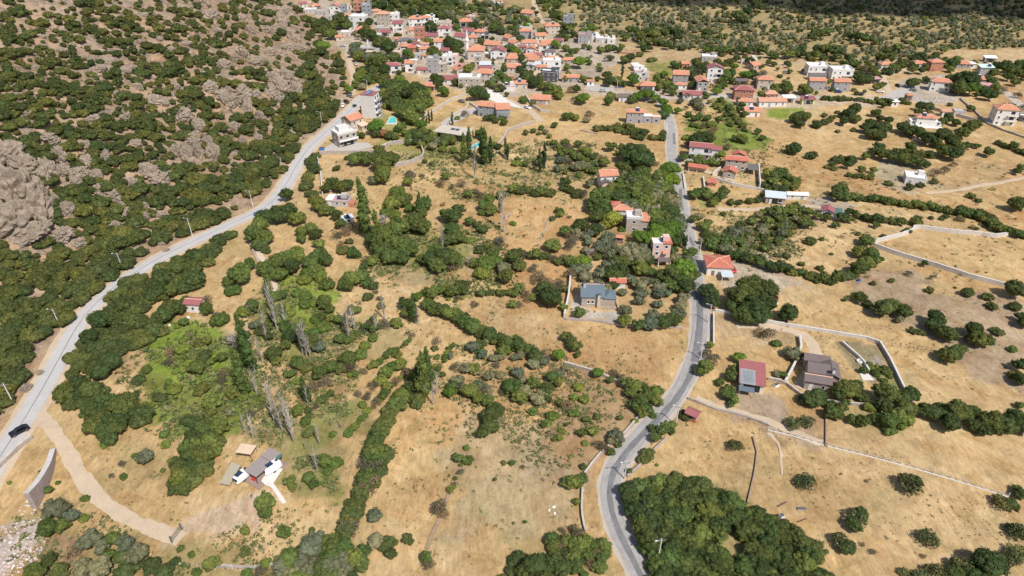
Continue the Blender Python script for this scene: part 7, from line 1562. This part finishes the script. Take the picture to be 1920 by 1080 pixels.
# belt at the foot of the groves, then the groves as one mass with the nearest trees single
fill("1160,70 1260,88 1400,96 1500,104 1640,122 1740,112 1760,96 1920,96 1920,118 1860,112 1760,130 1700,142 1640,136 1500,112 1400,106 1300,98 1200,90", ['k', 'b', 'k', 'm'], 6, 10, 11, .85, "belt of trees at the foot of the groves", holes=["1775,92 1930,94 1930,130 1850,112 1780,118 1745,128"], seed=21, avoid=10)
fill("1060,-14 1960,-14 1960,90 1760,92 1740,110 1640,126 1500,106 1400,98 1260,90 1110,62 1060,40", ['v', 'v', 'v', 'v', 'k', 'm'], 3.4, 5.2, 7.4, .66, "olive groves on the far slope", patch=.42, mass=1.0, seed=22, avoid=8, asp=.62)
plants("1215,66,9,b 1225,70,9,b 1245,68,10,k 1262,66,9,k 1270,75,8,k 1325,68,10,k 1322,75,8,k 1348,70,6,p 1360,68,5,p 1380,38,12,k 1390,45,10,k 1412,12,12,k 1425,20,10,k 1400,28,8,k 1180,60,8,b 1200,68,8,k 1190,62,7,b 1240,85,6,k 1205,98,8,k 1215,95,7,k 1610,20,7,b 1605,75,10,k 1620,80,10,k 1590,72,8,k 1535,70,10,b 1550,65,8,b 1520,75,8,k 1565,105,12,k 1545,100,12,b 1530,98,10,k 1500,98,10,k 1640,85,7,k 1660,100,10,k 1680,95,10,b 1710,88,9,b 1650,112,10,k 1670,115,9,k", "darker trees among the olive groves")
# dry weeds and stones scattered over the valley floor
bykind = {}
for q in SPEC: bykind.setdefault(KIND[q[0]]["name"], []).append(q)
for nm_, qs in bykind.items():
    qs.sort(key=lambda q: -q[3] - (3 if q[4] and "single" in q[4] else 0))
    for q in qs[:294]: plant_now(*q)
    for q in qs[294:]: mass_add(q[0], q[1], q[2] , q[3], 1)
    print(nm_, len(qs))
# ------------------------------------------------------------------ masses
def build_mass(items, name, label, lows=5):
    V = []; Fa = []; Cc = []; o = 0; g2 = random.Random(9); protos = {}
    for k in set(q[0] for q in items):
        a = {'v': dict(nl=7, rl=.42, rz=.72, cz=.7, nleaf=15, ls=.14)}.get(k, dict(nl=7, rl=.45, rz=.7, cz=.5, nleaf=15, ls=.14))
        protos[k, 0] = [crown(900 + i + ord(k), **a, low=-.1, hi=False) for i in range(lows)]
        a = dict(nl=14, rl=.31, rz=a["rz"], cz=KIND[k]["cz"], nleaf=30, ls=.10); protos[k, 1] = [crown(950 + i + ord(k), **a, low=-.1, hi=False) for i in range(lows)]
    for k, x, y, z, R, qq in items:
        v, f = protos[k, qq][g2.randrange(lows)]; a = g2.uniform(0, 6.28); ca, sa = math.cos(a), math.sin(a); rr = R * g2.uniform(.9, 1.15)
        q = v.copy(); q = np.stack([q[:, 0] * ca - q[:, 1] * sa, q[:, 0] * sa + q[:, 1] * ca, q[:, 2]], 1) * rr + [x, y, z]; V.append(q); Fa.append(f + o); o += len(v)
        c, _ = tint(k, g2); Cc.append(np.tile(c, (len(v), 1)))
    if V: tag(obj(name, np_mesh(name, np.concatenate(V), np.concatenate(Fa), [LEAFA], np.concatenate(Cc))), label, kind="stuff")
print("mass", len(MASS), "veg", len(VEG))
hillm = [q for q in MASS if q[0] == 'h']; vall = [q for q in MASS if q[0] != 'h' and q[5] == 1]; rest = [q for q in MASS if q[0] != 'h' and q[5] == 0]
build_mass(vall, "undergrowth", "smaller bushes and trees filling hedges, gardens and thickets of the valley")
build_mass(hillm, "undergrowth", "smaller dark scrub between the larger shrubs of the mountainside"); build_mass(rest, "distant_woods", "silvery olive groves covering the far slope")
# weeds, tufts and stones
def scatter(n, polys, size, colr, name, label, up=1.0, rocky=False, hillside=False):
    g2 = np.random.default_rng(len(label)); V = []; Fa = []; Cc = []; o = 0; n0 = 0
    for s in polys:
        pl = [tuple(P(*a)[:2]) for a in pts(s)]; xs = [q[0] for q in pl]; ys = [q[1] for q in pl]; area = (max(xs) - min(xs)) * (max(ys) - min(ys))
        X = g2.uniform(min(xs), max(xs), n); Y = g2.uniform(min(ys), max(ys), n); cl = np.sin(X / 5 + 2 * np.sin(Y / 7)) * np.sin(Y / 4.1 + X / 9)
        WX = X + 5 * np.sin(Y / 6 + X / 11) + g2.normal(size=n) * 3.5; WY = Y + 5 * np.sin(X / 5 - Y / 9) + g2.normal(size=n) * 3.5
        m = in_poly(WX, WY, pl) & (cl + g2.uniform(-1, 1, n) > .2)
        X, Y = X[m], Y[m]; Z = height(X, Y)
        for x, y, z in zip(X, Y, Z):
            if on_road(x, y, .3): continue
            r = size * g2.uniform(.4, 1.6)
            if rocky: v = ICV1 * r * g2.uniform(.5, 1.2, 3) * [1, 1, .6] + [x, y, z]; f = ICF1
            else:
                c = np.tile([x, y, z + r * .4], (7, 1)) + g2.normal(size=(7, 3)) * r * [.5, .5, .25]; v, f = leaves(c, np.tile([0, -.3, 1.], (7, 1)), r * .45, g2, .6)
            V.append(v); Fa.append(f + o); o += len(v); cc = colr[g2.integers(len(colr))]; Cc.append(np.tile(np.array(cc) * g2.uniform(.8, 1.2), (len(v), 1)))
    tag(obj(name, np_mesh(name, np.concatenate(V), np.concatenate(Fa), [ROCKA if rocky else LEAFA], np.concatenate(Cc))), label, kind="stuff")
ROCKA, t, bb = nmat("loose_stone"); a_ = node(t, "ShaderNodeAttribute", attribute_name="col"); t.links.new(a_.outputs[0], bb.inputs["Base Color"]); bb.inputs["Roughness"].default_value = .95
scatter(5200, ["100,850 330,1000 700,1080 1100,1090 1130,900 1260,720 1290,560 1080,600 800,540 600,520 300,640"], .34, [(.16, .17, .07), (.24, .2, .1), (.38, .28, .14), (.12, .15, .05)], "weeds", "low dry weeds and tufts on the valley floor")
scatter(2200, ["1180,900 1300,760 1500,800 1900,940 1900,1075 1560,1075", "1350,600 1900,560 1900,760 1560,740 1400,720"], .24, [(.36, .28, .15), (.40, .29, .16), (.22, .2, .1)], "dry_grass", "dry grass clumps on the eastern straw fields")
scatter(2500, ["600,300 1080,260 1280,300 1280,520 960,560 600,440", "1300,320 1900,300 1900,540 1300,480"], .5, [(.17, .17, .08), (.26, .2, .11), (.12, .14, .05)], "weeds", "low weeds and small bushes on the upper fields")
scatter(6500, ["270,640 300,605 410,610 470,700 470,810 400,835 300,780 255,720", "480,540 560,510 640,560 700,640 640,760 560,840 470,830 480,700", "700,420 960,440 1000,520 860,560 700,500", "560,870 610,860 640,890 600,920 560,910", "720,290 1000,270 1080,300 1000,370 880,380"], .62, [(.13, .17, .05), (.17, .19, .07), (.22, .19, .09), (.11, .14, .045)], "weeds", "rank green weeds in the damp hollow and between the hedges")
scatter(4200, ["40,940 330,1030 680,1040 680,1090 40,1100", "800,650 1040,650 1180,740 1100,880 830,780", "1300,390 1500,390 1500,480 1340,500", "1000,260 1120,280 1110,340 1040,330", "1280,190 1440,250 1500,300 1500,360 1290,300"], .5, [(.16, .18, .07), (.24, .20, .10), (.13, .15, .055)], "weeds", "coarse dry weeds between the bushes of orchard and slopes")
scatter(4200, ["0,30 560,30 640,200 560,290 480,380 250,470 60,700 0,780"], .8, [(.13, .15, .06), (.19, .17, .09), (.10, .12, .045), (.22, .2, .12)], "scrub", "low grey green cushions of scrub between the mountain shrubs")
scatter(3000, ["0,30 560,30 640,200 560,290 480,380 250,470 60,700 0,780"], .5, [(.42, .36, .31), (.36, .30, .25), (.48, .41, .35)], "rubble", "loose stones strewn over the mountainside", rocky=True)
scatter(2600, ["-20,1010 48,985 82,1030 40,1062 -20,1085"], .28, [(.56, .46, .42), (.5, .41, .37), (.62, .54, .5)], "rubble", "pile of pinkish broken stone at the lower left corner", rocky=True)
scatter(900, ["48,938 75,950 100,965 80,985 45,960"], .3, [(.6, .54, .48), (.5, .43, .38)], "rubble", "white stones at the foot of the retaining wall", rocky=True)
scatter(700, ["1735,185 1770,183 1772,196 1735,196"], .6, [(.5, .46, .42), (.4, .36, .33)], "rubble", "heap of building rubble behind the crossroads poles", rocky=True)
scatter(260, ["1012,950 1042,950 1042,962 1012,962"], .3, [(.8, .78, .72)], "rubble", "scattered white sacks and stones in the sage coloured field", rocky=True)
# ------------------------------------------------------------------ labels for plants and boulders
LM = [(1545, 705, "the dark roofed cottage"), (1408, 720, "the maroon roofed barn"), (1110, 555, "the blue roofed house"), (1238, 480, "the pink tower house"), (1347, 510, "the red roofed farmhouse"), (1715, 340, "the square white house"),
      (483, 885, "the brown shelter"), (366, 575, "the white hut"), (633, 375, "the patched shack"), (699, 195, "the apartment block"), (640, 255, "the concrete house"), (847, 250, "the slab roofed villa"), (930, 205, "the grey villa"),
      (876, 85, "the minaret"), (1141, 340, "the white and pink house"), (1175, 405, "the white house with red hips"), (1190, 220, "the grey orange roofed house"), (1380, 310, "the walled stone house"), (1305, 285, "the white balcony house"),
      (1455, 375, "the stone barn"), (1550, 400, "the green doored shed"), (1555, 140, "the modern white villas"), (1735, 225, "the eastern white villa"), (1880, 220, "the tall white house"), (1397, 190, "the large maroon roof"), (1275, 155, "the tall orange gable"),
      (1120, 75, "the stepped white roofs"), (1690, 165, "the road junction"), (1145, 950, "the sharp asphalt bend"), (1232, 1035, "the lower street lamp"), (1293, 788, "the tiny red hut"), (85, 900, "the retaining wall"), (330, 1005, "the iron gate"), (38, 812, "the black car"), (60, 770, "the dirt track fork"),
      (35, 370, "the great cliff"), (112, 600, "the lamp pole"), (228, 490, "the thicket pole"), (360, 430, "the boulder pole"), (475, 378, "the footpath pole"), (290, 335, "the pale rock slab"), (425, 190, "the upper crag"), (535, 165, "the tall crag"), (170, 325, "the middle outcrop"), (235, 400, "the standing stones"), (395, 290, "the split rock"),
      (505, 480, "the footpath"), (570, 640, "the bare poplar group"), (700, 400, "the tall dark poplars"), (800, 700, "the twin poplars"), (1148, 412, "the yellow tree"), (945, 400, "the pale dead poplar"), (1180, 670, "the golden field"), (1000, 880, "the sage coloured field"), (780, 900, "the long straw field"),
      (1780, 480, "the big paddock"), (1405, 560, "the great oaks"), (1610, 680, "the vegetable garden"), (1780, 640, "the oak pasture"), (1700, 912, "the spiky lone tree"), (1640, 60, "the far grove clearing"), (1200, 60, "the far olive slope"), (1400, 50, "the middle groves"), (1040, 50, "the top street"), (720, 100, "the concrete ruin"), (812, 125, "the grey block"), (960, 150, "the steep white lane"), (1070, 150, "the long low orange roof"),
      (1080, 270, "the upper meadow"), (1240, 240, "the road's upper stretch"), (1320, 250, "the green swale"), (1600, 300, "the orange field"), (1880, 400, "the far hedge"), (60, 150, "the upper left slope"), (200, 60, "the bare scree"), (300, 160, "the scrub slope"), (50, 500, "the lower scrub"), (150, 250, "the dark scrub belt"), (550, 280, "the foot of the mountain"), (620, 200, "the roadside cars"), (480, 80, "the upper gully"), (1000, 640, "the orchard hedge"), (280, 690, "the green hollow"), (620, 560, "the bramble patch"), (1500, 1000, "the dark wood's edge"), (1350, 960, "the dark wood"), (650, 960, "the slanting hedge"), (780, 570, "the hedge corner")]
SW = [(1.2, "tiny"), (2.0, "small"), (3.0, "medium sized"), (4.3, "large"), (99, "very large")]
def place(x, y):
    d = sorted((math.hypot(x - a, (y - b) * 1.2), n, x - a, y - b) for a, b, n in LM)[0]
    if d[0] < 14: return "beside " + d[1]
    rel = ("left of" if d[2] < 0 else "right of") if abs(d[2]) > abs(d[3]) * 1.3 else ("behind" if d[3] < 0 else "in front of") if abs(d[3]) > abs(d[2]) * 1.3 else ("behind and left of" if d[2] < 0 else "behind and right of") if d[3] < 0 else ("in front and left of" if d[2] < 0 else "in front and right of")
    return ("just " if d[0] < 32 and "and" not in rel else "") + rel + " " + d[1]
buckets = {}
for it in VEG:
    e, x, y, k, R, cw, grp, wh = it; nm = e.name.split(".")[0].replace("_", " "); sz = [w_ for lim, w_ in SW if R < lim][0]
    if k in 'td': sz = "tall"
    if k == 'd': nm = "poplar"
    if k == 'f': nm = "tree"
    if k == 'y': nm = "broadleaf tree"
    lab = f"{sz} {cw} {nm} {place(x, y)}"; lab = lab if len(lab.split()) < 13 else f"{cw} {nm} {place(x, y)}"; e["category"] = nm.split()[-1] if nm.split()[-1] in ("shrub", "bush", "poplar") else "tree"; e["group"] = grp or "bushes and trees"
    buckets.setdefault(lab, []).append((x, y, e))
for o, x, y, rx, white in BOULD:
    sz = "huge" if rx > 24 else "big" if rx > 13 else "small"; lab = f"{sz} {'white stone block' if white else 'grey brown rock'} {place(x, y)}"; o["category"] = "boulder"; o["group"] = "rocks of the mountainside"
    buckets.setdefault(lab, []).append((x, y, o))
ORD = ["leftmost", "second", "third", "fourth", "fifth", "sixth", "seventh", "eighth", "ninth", "tenth", "eleventh", "twelfth"]
for lab, items in buckets.items():
    if len(items) == 1: items[0][2]["label"] = lab; continue
    items.sort(key=lambda q: q[0]); n = len(items)
    for i, (x, y, e) in enumerate(items):
        if n == 2: sfx = ["left one", "right one"][i]
        elif n == 3: sfx = ["left one", "middle one", "right one"][i]
        else: sfx = "leftmost one" if i == 0 else "rightmost one" if i == n - 1 else (ORD[i] if i < 12 else f"{i + 1}th") + " from left"
        e["label"] = lab + ", " + sfx
# two drifting clouds outside the picture, whose shadows lie on the far grove hills
CLM = mat("cloud_white", (.85, .86, .88), var=.02)
def cloud(tx, ty, tz, h, sx, sy, seed, label):
    c = Vector((tx, ty, tz)) + sdir * ((h - tz) / sdir.z); bm = bmesh.new(); g2 = random.Random(seed)
    for k in range(16):
        a = g2.uniform(0, 6.28); q = math.sqrt(g2.random()); r = g2.uniform(.28, .45)
        mt = Matrix.Translation((q * .75 * sx * math.cos(a), q * .75 * sy * math.sin(a), g2.uniform(0, 20))) @ Matrix.Diagonal((r * sx, r * sy, 28, 1))
        bmesh.ops.create_icosphere(bm, subdivisions=3, radius=1, matrix=mt)
    for v_ in bm.verts: v_.co += mn.noise_vector(v_.co * .02) * 12
    me = bpy.data.meshes.new("cloud"); bm.to_mesh(me); bm.free(); me.materials.append(CLM); [setattr(p_, "use_smooth", True) for p_ in me.polygons]
    tag(obj("cloud", me, None, c), label, "cloud", kind="structure")
for (x, y, h, sx, sy, l) in ((1945, -8, 620, 235, 105, "white cumulus cloud drifting over the eastern ridge"), (1370, -22, 620, 180, 60, "smaller white cloud drifting over the northern ridge")):
    p = P(x, y); cloud(p.x, p.y, p.z, h, sx, sy, int(x), l)
print("objects", len(bpy.data.objects))
